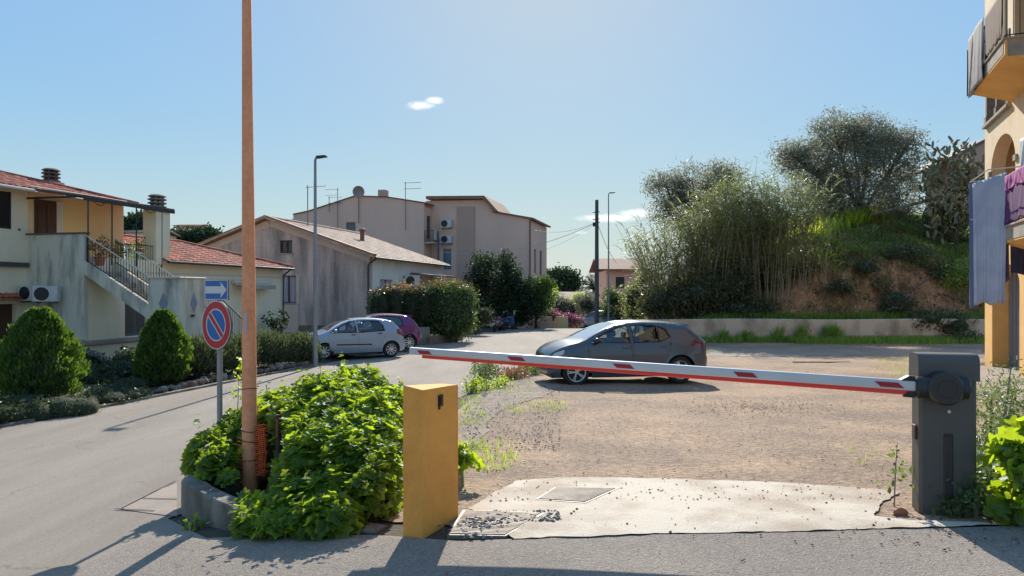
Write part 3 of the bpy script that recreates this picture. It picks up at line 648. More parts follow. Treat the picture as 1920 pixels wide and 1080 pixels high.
def barq(mb, off, hw, y, rr):
    d = Vector((-.7071, .7071)); nn_ = Vector((.7071, .7071)); 
    l = lambda s: math.sqrt(max(rr*rr-s*s, 0))
    a, b = off-hw, off+hw
    pts = [nn_*a+d*l(a), nn_*b+d*l(b), nn_*b-d*l(b), nn_*a-d*l(a)]
    mb.add([(p.x, y, zd+p.y) for p in pts], [(0, 1, 2, 3)])
barq(m1, .036, .008, -.0556, .192); barq(m1, -.036, .008, -.0556, .192)
rot(m1, ROT).build('white_lines', A_['white'], dsc)
m1 = MB(); disc(m1, 0.001, .189, -.0533); rot(m1, ROT).build('blue_field', A_['sign_blue'], dsc)
m1 = MB(); barq(m1, 0, .0285, -.0558, .198); rot(m1, ROT).build('red_bar', A_['sign_red'], dsc)
aw = .245; ah = .128
bk = MB().rbox(-aw, aw, -.048, -.030, za-ah, za+ah, .006)
pln = rot(bk, ROT).build('arrow_plate', mat('sign_back2', (.09, .09, .10), .5), sign)
m1 = MB().add([(-aw+.004, -.0495, za-ah+.004), (aw-.004, -.0495, za-ah+.004), (aw-.004, -.0495, za+ah-.004), (-aw+.004, -.0495, za+ah-.004)], [(0, 1, 2, 3)])
rot(m1, ROT).build('white_field', A_['white'], pln)
def qd(mb, x0, x1, z0, z1, y): mb.add([(x0, y, z0), (x1, y, z0), (x1, y, z1), (x0, y, z1)], [(0, 1, 2, 3)])
m1 = MB(); y_ = -.0512
arrow = [(-aw+.018, -.045), (.10, -.045), (.085, -.106), (aw-.03, 0), (.085, .106), (.10, .045), (-aw+.018, .045)]
v, t = cdt(rect(-aw+.018, aw-.018, -ah+.014, ah-.014), [[(x-.0 if i else x, z) for i, (x, z) in enumerate([(-aw+.0185, -.045), (.10, -.045), (.085, -.106), (aw-.03, 0), (.085, .106), (.10, .045), (-aw+.0185, .045)])]])
m1.add([(x, y_, za+z) for x, z in v], t); rot(m1, ROT).build('blue_field', A_['sign_blue'], pln)
for zz in (zd+.18, zd-.18, za+.07, za-.07): rot(MB().rbox(-.05, .05, -.036, .036, zz-.012, zz+.012, .004), ROT).build('bracket', A_['galv'], sign)
# ------------------------------------------------------------ street lamps, wooden pole and wires
def lamp(name, label, x, y, h, arm, head=.5, rotz=0):
    t = thing(name, label, 'street lamp', (x, y, g(x, y)), rotz, 'street lamps')
    MB().tube([(0, 0, -.2), (0, 0, h*.5), (0, 0, h-.12), (.02, 0, h-.03), (.1, 0, h)], [.075, .06, .042, .04, .035], 14).build('pole', A_['galv'], t, True)
    MB().prism([(.05, h-.035), (.05+head, h+.015), (.05+head, h+.045), (.3, h+.06), (.05, h+.035)], 'y', -.11, .11).build('lamp_head', A_['cab_dark'], t)
    MB().lathe([(.085, .0), (.085, 1.1), (.078, 1.14)], 14).build('base_sleeve', A_['galv'], t, True); return t
p = W(591, 690, 23.4); lamp('street_lamp', 'slim grey street lamp standing at the kerb by the silver hatchback', p.x, p.y, H+(253/F*p.y)-g(p.x, p.y), .3, .33)
p = W(1141, 600, 58); lamp('street_lamp', 'slim street lamp far up the road beside the wooden pole', p.x, p.y, H+(186/F*p.y)-g(p.x, p.y), .3, .5)
p = W(1119, 600, 50.5); up = thing('telegraph_pole', 'dark wooden telegraph pole at the far bend of the road', 'pole', (p.x, p.y, g(p.x, p.y)))
hp = H+173/F*50.5-g(p.x, p.y)
MB().tube([(0, 0, -.3), (0, 0, hp)], [.17, .12], 12).build('shaft', mat('pole_wood', (.12, .115, .11), .9, (.07, .07, .07), 5, stretch=(1, 1, .1)), up, True)
fb = MB()
for zz in (hp-.9, hp-1.4, hp-1.65): fb.tube([(-.3, -.1, zz), (.2, -.1, zz+.05)], .03, 5)
fb.lathe([(.05, -.2), (.09, -.1), (.09, .02), (.04, .1)], 8, 'z', (-.22, -.1, hp-1.7)); fb.build('insulator', A_['darkiron'], up)
A_['wire'] = mat('wire', (.5, .48, .46), .6)
def wire(label, a, b, sag, r=.012):
    c = a.lerp(b, .5); m_ = MB(); pts = []
    for k in range(15): u_ = k/14; q_ = a.lerp(b, u_)-c; q_.z -= sag*4*u_*(1-u_); pts.append(q_)
    m_.tube(pts, r, 5); tag(m_.build('overhead_wire', A_['wire'], loc=c), label, 'wire', 'overhead wires')
tp = Vector((p.x, p.y-.1, 0))
wire('overhead wire from the wooden pole to the upper corner of the pink building', W(1117, 417, 50.4), W(992, 428, 59.7), .5, .011)
wire('long pale overhead wire drooping left from the wooden pole in front of the pink building', W(1117, 418, 50.4), W(828, 472, 57.5), .9, .018)
wire('fainter overhead wire drooping from the wooden pole towards the dark trees', W(1117, 420, 50.4), W(905, 480, 59), .9, .009)
wire('dark wire slanting down right from the wooden pole', W(1122, 423, 50.4), W(1156, 493, 62), .3, .02)
# ============================================================ houses
def roofsheet(name, fr, poly, m, parent, pitch=.23, row=.36, amp=.035, step=.018, th=.05):
    """clay tile roof: fr=(origin, a along eave, b up slope, n normal); poly in (a,b)"""
    O, a, b, n = fr; As = [p[0] for p in poly]; Bs = [p[1] for p in poly]
    a0, a1, b0, b1 = min(As), max(As), min(Bs), max(Bs)
    xs = np.arange(a0, a1+pitch/6, pitch/6); rows = np.arange(b0, b1, row)
    def clip(bv):       # a-range of the polygon at height b
        I = []
        for i in range(len(poly)):
            (x1, y1), (x2, y2) = poly[i], poly[(i+1) % len(poly)]
            if (y1 <= bv < y2) or (y2 <= bv < y1): I.append(x1+(x2-x1)*(bv-y1)/(y2-y1))
        return (min(I), max(I)) if len(I) > 1 else None
    vs = []; fs = []; prev = None
    for bi, bv in enumerate(rows):
        be = min(bv+row, b1); c0 = clip(bv+1e-4); c1 = clip(be-1e-4)
        if not c0 or not c1: continue
        for (bb, cc, off) in ((bv, c0, step), (be, c1, 0)):
            base = len(vs)
            for x in xs:
                xx = min(max(x, cc[0]), cc[1]); h = amp*abs(math.sin(math.pi*(xx-a0)/pitch))+off+.006*math.sin(xx*37.7+bi*5.1)
                vs.append(O+a*xx+b*bb+n*h)
            if bb == be:
                for k in range(len(xs)-1): fs.append((pb_+k, pb_+k+1, base+k+1, base+k))
            else:
                if prev is not None:
                    for k in range(len(xs)-1): fs.append((prev+k, prev+k+1, base+k+1, base+k))
            pb_ = base
        prev = base
    c = cdt(poly)[0:2]; o = len(vs); vs += [O+a*p[0]+b*p[1]-n*th for p in c[0]]; fs += [tuple(i+o for i in t) for t in c[1]]
    o = len(vs); k = len(poly); vs += [O+a*p[0]+b*p[1]-n*th for p in poly]+[O+a*p[0]+b*p[1]+n*step for p in poly]
    fs += [(o+i, o+(i+1) % k, o+k+(i+1) % k, o+k+i) for i in range(k)]
    return mk(name, [tuple(v) for v in vs], fs, m, parent, smooth=True)
def frame3(O, pa, pb):
    O = Vector(O); a = (Vector(pa)-O).normalized(); b = Vector(pb)-O; b = (b-a*b.dot(a)).normalized(); return O, a, b, a.cross(b)
def ac_unit(parent, loc, rotz=0, fan=1, s=1.0):
    """outdoor unit, front towards local -y"""
    b = MB().rbox(-.4*s, .4*s, -.15*s, .15*s, 0, .56*s, .015); rot(b, rotz); o = b.build('air_conditioner', A_['acwhite'], parent, loc=loc)
    f = MB().lathe([(.0, -.155*s), (.215*s, -.155*s), (.225*s, -.165*s), (.235*s, -.16*s), (.235*s, -.15*s)], 24, 'y', (-.1*s, 0, .28*s)); rot(f, rotz); f.build('fan', A_['black'], o)
    k = MB().box(-.3*s, -.25*s, -.1*s, .25*s, -.05*s, 0).box(.25*s, .3*s, -.1*s, .25*s, -.05*s, 0); rot(k, rotz); k.build('bracket', A_['darkiron'], o); return o
def chimney_cap(c, r=.25, n=4, dz=.13):
    m = MB(); z = c[2]
    for k in range(n):
        m.lathe([(r*.72, z), (r, z+.02), (r*1.02, z+.05), (r*.8, z+.075)], 16, 'z', (c[0], c[1], 0)); 
        for q in range(6):
            a = q*math.pi/3; x, y = c[0]+r*.62*math.cos(a), c[1]+r*.62*math.sin(a); m.box(x-.03, x+.03, y-.03, y+.03, z+.07, z+dz+.005)
        z += dz
    m.lathe([(r*.9, z), (r*1.0, z+.02), (r*.7, z+.08)], 16, 'z', (c[0], c[1], 0)); return m
def rail(mb_rail, mb_bal, a, b, h=.95, sp=.12, r=.02, bottom=.12, thin=.008):
    a = Vector(a); b = Vector(b); up_ = Vector((0, 0, h)); L_n = (b-a).length; n_ = int(L_n/sp)
    mb_rail.tube([a+up_, b+up_], r, 7)
    mb_bal.tube([a+Vector((0, 0, bottom)), b+Vector((0, 0, bottom))], .014, 5)
    for k in range(n_+1):
        p_ = a.lerp(b, k/max(n_, 1)); mb_bal.tube([p_+Vector((0, 0, 0 if k % 8 == 0 else bottom)), p_+up_], thin*1.6 if k % 8 == 0 else thin, 4)
# ------------------------------------------------------------ cream house with outside stairs
TH = math.atan2(-.2361, .9717)
h1 = thing('house', 'two storey cream house with red tiled roof and an outside staircase', 'house', (-13.23, 21.98, -.4), TH)
def z1(z): return z+.4
P_ = lambda x, y, z: (x, y, z+.4)
m = MB()
slab(m, rect(-8, 4.0, z1(-1.2), z1(4.86)), [rect(-1.6, -.55, z1(3.58), z1(4.72)), rect(-1.75, -.35, z1(-.85), z1(1.27))], lambda a, b, d: (-2.19-d, a, b), .3)
m.box(-9.5, -2.49, -8, 4.0, z1(-1.2), z1(4.8)).build('upper_wall', A_['cream'], h1)
m = MB().box(-2.185, -2.175, .05, 3.98, z1(2.5), z1(4.80)); m.build('terrace_back_wall', A_['apricot'], h1)
# roof of the high part
fr = frame3(P_(-1.75, -8, 4.86), P_(-1.75, 5, 4.86), P_(-5.8, -8, 6.02))
roofsheet('roof', fr, [(0, 0), (12.3, 0), (8.4, 4.2), (0, 4.2)], A_['tile'], h1)
fr = frame3(P_(-9.9, 4.4, 4.86), P_(-1.75, 4.4, 4.86), P_(-9.9, .4, 6.02)) if False else None
m = MB().tube([P_(-5.75, -8, 6.0), P_(-5.75, .4, 6.0), P_(-1.8, 4.3, 4.92)], .09, 8); m.build('ridge_tiles', A_['tile'], h1, True)
m = MB().tube([P_(-1.68, -8, 4.80), P_(-1.68, -.2, 4.80)], .055, 8); m.build('gutter', A_['ivory'], h1, True)
m = MB().rbox(-4.3, -3.7, 2.3, 2.9, z1(4.2), z1(5.58), .02); ch = m.build('chimney', A_['stone_pale'], h1)
chimney_cap((-4.0, 2.6, z1(5.58)), .30, 3, .13).build('cowl', mat('cowl', (.13, .11, .10), .9), ch, True)
# window with shutters, garage door
m = MB().box(-2.3, -2.22, -1.6, -.55, z1(3.58), z1(4.72)); wn = m.build('window', A_['shutter'], h1)
s = MB()
for y0_, y1_ in ((-1.58, -1.09), (-1.06, -.57)):
    for k in range(16): zz = z1(3.62)+k*.067; s.add([(-2.19, y0_+.03, zz), (-2.19, y1_-.03, zz), (-2.155, y1_-.03, zz+.045), (-2.155, y0_+.03, zz+.045)], [(0, 1, 2, 3)])
    s.box(-2.2, -2.15, y0_, y0_+.04, z1(3.58), z1(4.72)).box(-2.2, -2.15, y1_-.04, y1_, z1(3.58), z1(4.72))
s.build('shutter', A_['shutter'], wn)
MB().box(-2.5, -2.36, -1.75, -.35, z1(-.85), z1(1.27)).box(-2.36, -2.33, -1.08, -1.0, z1(-.85), z1(1.27)).box(-2.36, -2.34, -1.6, -1.2, z1(-.4), z1(.3)).box(-2.36, -2.34, -.9, -.5, z1(-.4), z1(.3)).build('garage_door', A_['brown'], h1)
fr = frame3(P_(-1.85, -3, 1.45), P_(-1.85, 0, 1.45), P_(-2.3, -3, 1.62)); roofsheet('door_canopy', fr, [(0, 0), (2.95, 0), (2.95, .48), (0, .48)], A_['tile'], h1, .2, .24)
MB().rbox(-2.2, -2.05, -8, -.02, z1(2.42), z1(2.56), .01).build('ledge', mat('dark_ledge', (.09, .08, .07), .9), h1)
MB().rbox(-2.19, -2.13, -.30, -.26, z1(3.55), z1(3.62), .01).build('wall_lamp', A_['darkiron'], h1)
# terrace block and ground floor
m = MB(); slab(m, rect(-2.19, 0, z1(-1.2), z1(3.44)), [], fy(0), .16)
m.box(-2.185, -.005, .16, .20, z1(-1.2), z1(2.44)).build('terrace_wall', A_['cream_st'], h1)
MB().rbox(-2.24, .05, -.05, .2, z1(3.44), z1(3.49), .012).build('coping', mat('coping', (.13, .10, .085), .8), h1)
m = MB()
slab(m, rect(.162, 11.17, z1(-1.2), z1(2.74)), [rect(1.65, 2.62, z1(.16), z1(2.0)), rect(8.1, 8.95, z1(-.2), z1(1.7))], fx(0), .25)
m.box(-9, -.25, 11.0, 11.165, z1(-1.2), z1(2.74)).box(-2.1, -.26, .3, 3.8, z1(2.30), z1(2.44)).build('ground_floor_wall', A_['cream'], h1)
m = MB()
for a, b in ((1.65, 2.12), (2.15, 2.62)):
    m.box(-.12, -.08, a, b, z1(.16), z1(2.0))
    for k in range(26): zz = z1(.2)+k*.07; m.add([(-.075, a+.04, zz), (-.075, b-.04, zz), (-.035, b-.04, zz+.05), (-.035, a+.04, zz+.05)], [(0, 1, 2, 3)])
m.build('louvred_door', A_['louvre'], h1)
MB().box(-.16, -.12, 8.1, 8.95, z1(-.2), z1(1.7)).build('front_door', A_['louvre'], h1)
MB().rbox(-2.19, .08, -.09, 0, z1(-.03), z1(.16), .02).rbox(.0, .09, 0, 5.5, z1(-.03), z1(.13), .02).build('plinth', A_['stone_pale'], h1)
# low roof
ea = (.32, 2.9); 
fr = frame3(P_(.34, 2.4, 2.74), P_(.34, 11.4, 2.74), P_(-3.1, 2.4, 3.78))
sl = math.hypot(3.44, 1.04)
roofsheet('low_roof', fr, [(0.9, 0), (9.15, 0), (5.7, sl), (1.3, sl)], A_['tile'], h1)
fr = frame3(P_(.34, 11.55, 2.74), P_(-6.9, 11.55, 2.74), P_(.34, 8.1, 3.78)); roofsheet('hip_roof', fr, [(0, 0), (7.2, 0), (3.5, sl)], A_['tile'], h1)
MB().tube([P_(-3.1, 3.8, 3.80), P_(-3.1, 8.1, 3.80), P_(.32, 11.5, 2.80)], .09, 8).build('ridge_tiles', A_['tile'], h1, True)
MB().tube([P_(.40, 3.2, 2.70), P_(.40, 11.5, 2.70)], .05, 8).tube([P_(.40, 11.25, 2.7), P_(.14, 11.22, 2.5), P_(.08, 11.1, 2.4), P_(.08, 11.1, .2)], .035, 8).build('gutter', A_['darkiron'], h1, True)
MB().box(.0, .03, .17, 11.1, z1(2.28), z1(2.33)).build('string_course', A_['ivory'], h1)
# air conditioners on the stained wall
ac_unit(h1, (-1.72, -.30, z1(1.36)), 0, s=.86); ac_unit(h1, (-.98, -.42, z1(1.34)), R(28), s=.86)
# canopy over the terrace
cn = MB(); nn_ = 40
for k in range(nn_): pass
x0_, x1_ = -2.05, .12
vs = []; fs = []
for j in range(2):
    for k in range(nn_*2+1):
        y = -.12+4.0*k/(nn_*2); vs.append((x0_ if j == 0 else x1_, y, z1((4.93 if j == 0 else 4.62))+.018*(k % 2)))
for k in range(nn_*2): fs.append((k, k+1, nn_*2+2+k, nn_*2+1+k))
b_ = len(vs); vs += [(x, y, z-.05) for x, y, z in vs]; fs += [(b_+c, b_+b2, b_+a, b_+d) for a, b2, c, d in fs[:]]
fs += [(nn_*2+1+k, nn_*2+2+k, b_+nn_*2+2+k, b_+nn_*2+1+k) for k in range(nn_*2)]; fs += [(0, nn_*2+1, b_+nn_*2+1, b_), (nn_*2, nn_*4+1, b_+nn_*4+1, b_+nn_*2)]
cp = mk('terrace_canopy', vs, fs, mat('canopy_sheet', (.17, .11, .085), .8, (.10, .07, .06), 3), h1)
MB().rbox(-2.0, -1.93, -.1, 3.9, z1(4.95), z1(4.99), .01).build('flashing', A_['ivory'], cp)
MB().rbox(.06, .13, -.1, 3.88, z1(4.47), z1(4.60), .008).rbox(-2.1, .1, -.1, -.04, z1(4.56), z1(4.62), .008).build('beam', A_['darkiron'], cp)
for y in (.1, 1.05, 2.1, 3.3): MB().tube([P_(.05, y, 2.5), P_(.05, y, 4.55)], .022, 8).build('canopy_post', A_['darkiron'], cp)
sc = MB()
for y in (.55, 2.75):
    for s_ in (1, -1): MB().tube([(.05, y+s_*.25*math.cos(a)*(1-a/9), z1(4.42)+.09*math.sin(a)*(1-a/9)) for a in np.linspace(0, 6.5, 14)], .008, 4).build('scrollwork', A_['darkiron'], cp)
pc = MB().rbox(-.5, .06, 3.02, 3.72, z1(2.6), z1(4.56), .015).build('stack', A_['cream'], h1)
MB().box(-.52, .08, 3.0, 3.74, z1(4.56), z1(4.63)).build('stack_collar', A_['stone_pale'], pc); c = chimney_cap((-.2, 3.37, z1(4.63)), .31, 3, .13); c.build('cowl', mat('cowl2', (.23, .20, .18), .9), pc, True)
# terrace door and railing
MB().box(-2.17, -2.12, .25, 1.02, z1(2.5), z1(4.62)).box(-2.12, -2.10, .33, .60, z1(2.7), z1(4.4)).box(-2.12, -2.10, .67, .94, z1(2.7), z1(4.4)).build('terrace_door', A_['brown'], h1)
MB().box(-2.17, -2.09, 1.03, 1.28, z1(2.5), z1(4.62)).build('door_reveal', A_['ivory'], h1)
rr_, rb_ = MB(), MB(); rail(rr_, rb_, P_(-.05, 1.4, 2.46), P_(-.05, 2.98, 2.46), .78, .11, .018); ro = rr_.build('terrace_rail', A_['darkiron'], h1); rb_.build('baluster', A_['darkiron'], ro)
# first flight: descends towards the road
nst = 8; run = 2.33/nst; rise = 1.36/nst; m = MB()
for k in range(nst): m.box(k*run, (k+1)*run+.02, .14, 1.14, z1(2.44-(k+1)*rise-.18-.0), z1(2.44-(k+1)*rise))
fl = m.build('stair_flight', A_['stone_pale'], h1)
for (ya, yb) in ((.0, .135), (1.145, 1.27)):
    MB().prism([(-.0, z1(2.60)), (2.33, z1(1.28)), (2.33, z1(.82)), (.0, z1(2.18))], 'y', ya, yb).build('stringer', A_['cream_st'], fl)
MB().prism([(0.01, z1(2.18)), (2.33, z1(.82)), (2.33, z1(.75)), (.01, z1(2.1))], 'y', .136, 1.144).build('soffit', A_['cream'], fl)
rr_, rb_ = MB(), MB(); rail(rr_, rb_, P_(.05, .06, 2.55), P_(2.33, .06, 1.27), .82, .115, .019, .06, .011); rail(rr_, rb_, P_(.05, 1.2, 2.55), P_(2.33, 1.2, 1.27), .82, .115, .019, .06, .011)
ro = rr_.build('handrail', A_['ivory'], fl); rb_.build('baluster', A_['darkiron'], ro)
# landing block
m = MB(); m.box(2.33, 3.42, .0, .14, z1(-1.1), z1(2.04)).box(3.28, 3.42, .141, 1.14, z1(-1.1), z1(2.04)).box(2.33, 3.279, .141, 1.14, z1(.9), z1(1.08))
lb = m.build('landing_block', A_['cream_st'], h1)
MB().rbox(2.28, 3.47, -.04, .17, z1(2.04), z1(2.09), .01).rbox(3.25, 3.47, .171, 1.18, z1(2.04), z1(2.09), .01).build('coping', A_['ivory'], lb)
dm = mat('diamond_grey', (.27, .29, .33), .8)
MB().prism([(2.87, z1(1.0)), (3.03, z1(1.3)), (2.87, z1(1.62)), (2.71, z1(1.3))], 'y', -.012, .0).build('diamond', dm, lb)
MB().prism([(.64, z1(1.0)), (.80, z1(1.3)), (.64, z1(1.62)), (.48, z1(1.3))], 'x', 3.42, 3.432).build('diamond', dm, lb)
MB().rbox(3.42, 3.5, .5, .6, z1(.88), z1(.95), .01).build('wall_light', A_['darkiron'], lb)
# second flight: along the wall, down and away
m = MB(); n2 = 9
for k in range(n2): m.box(2.35, 3.28, 1.15+k*.27, 1.15+(k+1)*.27+.02, z1(1.08-(k+1)*.165-.15), z1(1.08-(k+1)*.165))
fl2 = m.build('stair_flight', A_['stone_pale'], h1)
MB().prism([(1.145, z1(1.15)), (3.6, z1(-.38)), (3.6, z1(-.8)), (1.145, z1(.68))], 'x', 3.285, 3.40).build('stringer', A_['cream'], fl2)
rr_, rb_ = MB(), MB(); rail(rr_, rb_, P_(3.34, 1.2, 1.12), P_(3.34, 3.6, -.38), .85, .13, .02, .08); ro = rr_.build('handrail', A_['darkiron'], fl2); rb_.build('baluster', A_['darkiron'], ro)
# retracted awning
m = MB().rbox(.02, .2, 7.3, 10.0, z1(1.98), z1(2.14), .03).rbox(.15, .45, 7.4, 9.9, z1(1.92), z1(1.97), .01); aw_ = m.build('awning', A_['ivory'], h1)
v_ = MB(); 
for k in range(25): v_.add([(.44, 7.4+k*.1, z1(1.95)), (.44, 7.5+k*.1, z1(1.95)), (.45, 7.5+k*.1, z1(1.78)), (.45, 7.45+k*.1, z1(1.75)), (.45, 7.4+k*.1, z1(1.78))], [(0, 1, 2, 3, 4)])
v_.build('valance', A_['cloth_grey'], aw_)
# pots and plants on the terrace
def h1w(x, y, z): c, s = math.cos(TH), math.sin(TH); return Vector((-13.23+c*x-s*y, 21.98+s*x+c*y, z))
def pot(loc, label, r=.16, h=.28, lm='scrub', n=220, rx=.25, rz=.3, group=None, tm='terracotta', ls=.09):
    t = thing('potted_plant', label, 'potted plant', loc, 0, group)
    MB().lathe([(r*.7, 0), (r, h), (r*1.1, h), (r*1.1, h-.04), (r*.95, h-.04)], 14).build('pot', A_[tm], t, True)
    leaves('foliage', [(0, 0, h+rz*.8, rx, rx, rz)], n, ls, L_[lm], t, per=10, spread=.06, shell=.2); return t
pot(h1w(.25, .35, 2.46), 'reddish plant in a clay pot at the top of the outside stairs', lm='photinia_red', rx=.28, rz=.38, n=260)
pot(h1w(-.5, 2.0, 2.46), 'dark leafy pot plant behind the terrace railing', rx=.3, rz=.35)
pot(h1w(-.4, 2.7, 2.46), 'green leafy pot plant beside the chimney stack on the terrace', lm='grass', rx=.3, rz=.5)
# ------------------------------------------------------------ stained gable house
K = Vector((-7.6, 38)); h2 = thing('house', 'single storey house with a mould stained grey gable wall and pale tiled roof', 'house', (K.x, K.y, -.6), TH)
z2 = lambda z: z+.6
gp = [(-10.6, z2(-1.5)), (0, z2(-1.5)), (0, z2(3.72)), (-6.02, z2(5.78)), (-10.6, z2(4.2))]
m = MB(); slab(m, gp, [rect(-5.36, -4.62, z2(3.78), z2(4.5)), rect(-5.35, -4.40, z2(1.04), z2(2.55))], fy(0), .3); m.build('gable_wall', A_['grey_st'], h2)
m = MB(); slab(m, rect(.302, 11.7, z2(-1.5), z2(3.70)), [rect(1.3, 3.1, z2(1.3), z2(2.35)), rect(6.4, 7.4, z2(-.6), z2(1.9))], fx(0), .25)
m.box(-10.55, -.3, 11.4, 11.69, z2(-1.5), z2(3.7)).build('side_wall', A_['whitewall'], h2)
band = MB(); T_ = .05
def strip(mb, p, q, w_, y0_, y1_):
    p = Vector(p); q = Vector(q); d = (q-p).normalized(); n = Vector((-d.y, d.x))*w_
    mb.prism([tuple(p), tuple(q), tuple(q+n), tuple(p+n)], 'y', y0_, y1_)
strip(band, (-6.02, z2(5.66)), (.35, z2(3.48)), .20, -.45, -.002); strip(band, (-10.95, z2(3.95)), (-6.02, z2(5.66)), .20, -.45, -.002); band.build('bargeboard', A_['fascia'], h2)
band = MB(); strip(band, (-6.02, z2(5.30)), (-.05, z2(3.26)), .34, -.012, -.0005); strip(band, (-10.55, z2(3.73)), (-6.02, z2(5.30)), .34, -.012, -.0005); band.build('plaster_band', A_['pinkpale'], h2)
MB().box(-5.5, -4.25, -.010, -.0005, z2(-.8), z2(1.0)).box(-4.36, -4.2, -.010, -.0005, z2(1.0), z2(2.6)).build('repair_plaster', A_['pinkpale'], h2)
s2 = math.hypot(6.5, 2.22)
fr = frame3(P_(.42, -.5, 3.52+.2), P_(.42, 5, 3.52+.2), P_(-6.02, -.5, 5.74+.2)); roofsheet('roof', fr, [(0, 0), (12.6, 0), (12.6, s2), (0, s2)], A_['tile_old'], h2, .26, .4, .03)
fr = frame3(P_(-6.02, -.5, 5.94), P_(-6.02, 5, 5.94), P_(-11.0, -.5, 4.18)); O, a, b, n = fr; roofsheet('roof', (O, a, b, -n), [(0, 0), (12.6, 0), (12.6, 5.28), (0, 5.28)], A_['tile_old'], h2, .26, .4, .03)
MB().tube([P_(-6.02, -.5, 5.98), P_(-6.02, 12.1, 5.98)], .1, 8).build('ridge_tiles', A_['tile_old'], h2, True)
MB().tube([P_(.46, -.3, 3.66), P_(.46, 12, 3.66)], .06, 8).tube([P_(.40, -.1, 3.6), P_(.1, -.1, 3.42), P_(-.06, -.08, 3.3), P_(-.06, -.08, -.5)], .05, 8).build('drainpipe', mat('pipe', (.07, .06, .055), .6), h2, True)
def window(parent, x0_, x1_, za, zb, y, m_frame, m_in, mull=1, d=.1):
    o = MB().box(x0_, x1_, y+d+.02, y+d+.04, za, zb).build('window', m_in, parent)
    f = MB().box(x0_, x0_+.06, y+d-.03, y+d+.02, za, zb).box(x1_-.06, x1_, y+d-.03, y+d+.02, za, zb).box(x0_+.06, x1_-.06, y+d-.03, y+d+.02, zb-.06, zb).box(x0_+.06, x1_-.06, y+d-.03, y+d+.02, za, za+.06)
    for k in range(mull): c = x0_+(x1_-x0_)*(k+1)/(mull+1); f.box(c-.045, c+.045, y+d-.034, y+d+.018, za+.06, zb-.06)
    f.build('window_frame', m_frame, o); MB().rbox(x0_-.08, x1_+.08, y-.06, y+.04, za-.06, za-.002, .01).build('sill', A_['stone_pale'], o); return o
window(h2, -5.36, -4.62, z2(3.78), z2(4.5), 0, A_['brown'], A_['pane'], 1)
window(h2, -5.35, -4.40, z2(1.04), z2(2.55), 0, A_['brown'], A_['curtain'], 1)
MB().box(-.12, -.10, 1.3, 3.1, z2(1.3), z2(2.35)).build('window', A_['curtain'], h2); MB().box(-.1, -.06, 2.15, 2.25, z2(1.3), z2(2.35)).build('window_frame', A_['brown'], h2)
MB().box(-.14, -.1, 6.4, 7.4, z2(-.6), z2(1.9)).build('door', A_['brown'], h2)
MB().box(0, .4, 4.5, 4.56, z2(1.9), z2(1.95)).box(0, .4, 5.3, 5.36, z2(1.9), z2(1.95)).build('bracket', A_['darkiron'], h2)
def acx(parent, x, y, z, s=1.0): return ac_unit(parent, (x, y, z), R(38), s=s)
acx(h2, .42, 4.9, z2(2.0), 1.15); acx(h2, .42, 9.6, z2(2.0), 1.0)
fr = frame3(P_(1.5, 5.6, 2.85), P_(1.5, 9.6, 2.85), P_(.05, 5.6, 3.0)); roofsheet('porch_canopy', fr, [(0, 0), (4.6, 0), (4.6, 1.45), (0, 1.45)], A_['tile_brown'], h2, .24, .35)
cp_ = MB(); 
cp_.tube([P_(-3.5, 6.4, 4.6), P_(-3.5, 6.4, 5.75)], .14, 10).lathe([(.2, z2(5.5)), (.24, z2(5.6)), (.1, z2(5.7))], 12, 'z', (-3.5, 6.4, 0)); cp_.build('flue', A_['tile_brown'], h2, True)
def yagi(parent, x, y, z, h, n=1, ln=1.0, name='antenna', rz=0):
    m = MB().tube([(0, 0, 0), (0, 0, h)], .028, 6)
    for k in range(n):
        zz = h-.1-k*.5; m.tube([(-.15, 0, zz), (ln, 0, zz)], .018, 5)
        for q in range(int(ln/.14)): m.tube([(-.1+q*.16, -.22, zz), (-.1+q*.16, .22, zz)], .010, 4)
    rot(m, rz); return m.build(name, A_['louvre'], parent, loc=(x, y, z))
yagi(h2, -5.5, 3.2, z2(5.4), 2.6, 1, 1.3, rz=R(-8))
# ------------------------------------------------------------ pink block of flats
h3 = thing('apartment_building', 'large dusty pink apartment building with blank side walls and wall mounted aerials', 'building', (1.49, 60, -1.4), TH)
z3 = lambda z: z+1.4
prof = [(-9.3, z3(-2)), (0, z3(-2)), (0, z3(7.95)), (-3.1, z3(8.45)), (-3.85, z3(9.55)), (-9.3, z3(9.62))]
m = MB(); slab(m, prof, [rect(-7.7, -6.95, z3(3.6), z3(5.4))], fy(0), .3); m.build('side_wall', A_['pink'], h3)
m = MB(); slab(m, rect(.302, 7.6, z3(-2), z3(7.75)), [rect(1.9, 2.7, z3(3.2), z3(5.4)), rect(4.3, 5.3, z3(3.2), z3(5.4)), rect(2.0, 3.0, z3(-1.2), z3(1.0))], fx(0), .3)
m.box(-20, -.31, 7.3, 7.59, z3(-2), z3(7.7)).build('street_wall', A_['pink'], h3)
MB().prism([(.35, z3(7.75)), (.35, z3(7.90)), (-3.2, z3(8.58)), (-3.2, z3(8.46))], 'y', -.18, 7.9).build('roof', A_['tile_brown'], h3)
MB().prism([(-2.65, z3(8.50)), (-3.85, z3(9.85)), (-9.1, z3(9.98)), (-9.1, z3(9.72)), (-4.0, z3(9.60)), (-2.95, z3(8.44))], 'y', -.5, 6).build('roof_slab', A_['fascia'], h3)
MB().box(-6.4, -4.85, -.16, -.003, z3(-2), z3(9.0)).build('pilaster', A_['pink_dark'], h3)
MB().tube([(.05, -.08, z3(-1.5)), (.05, -.08, z3(7.7))], .07, 8).build('drainpipe', A_['tile_brown'], h3)
for a, b in ((1.9, 2.7), (4.3, 5.3)):
    MB().box(-.2, -.1, a, b, z3(3.2), z3(5.4)).build('window', A_['shutter'], h3)
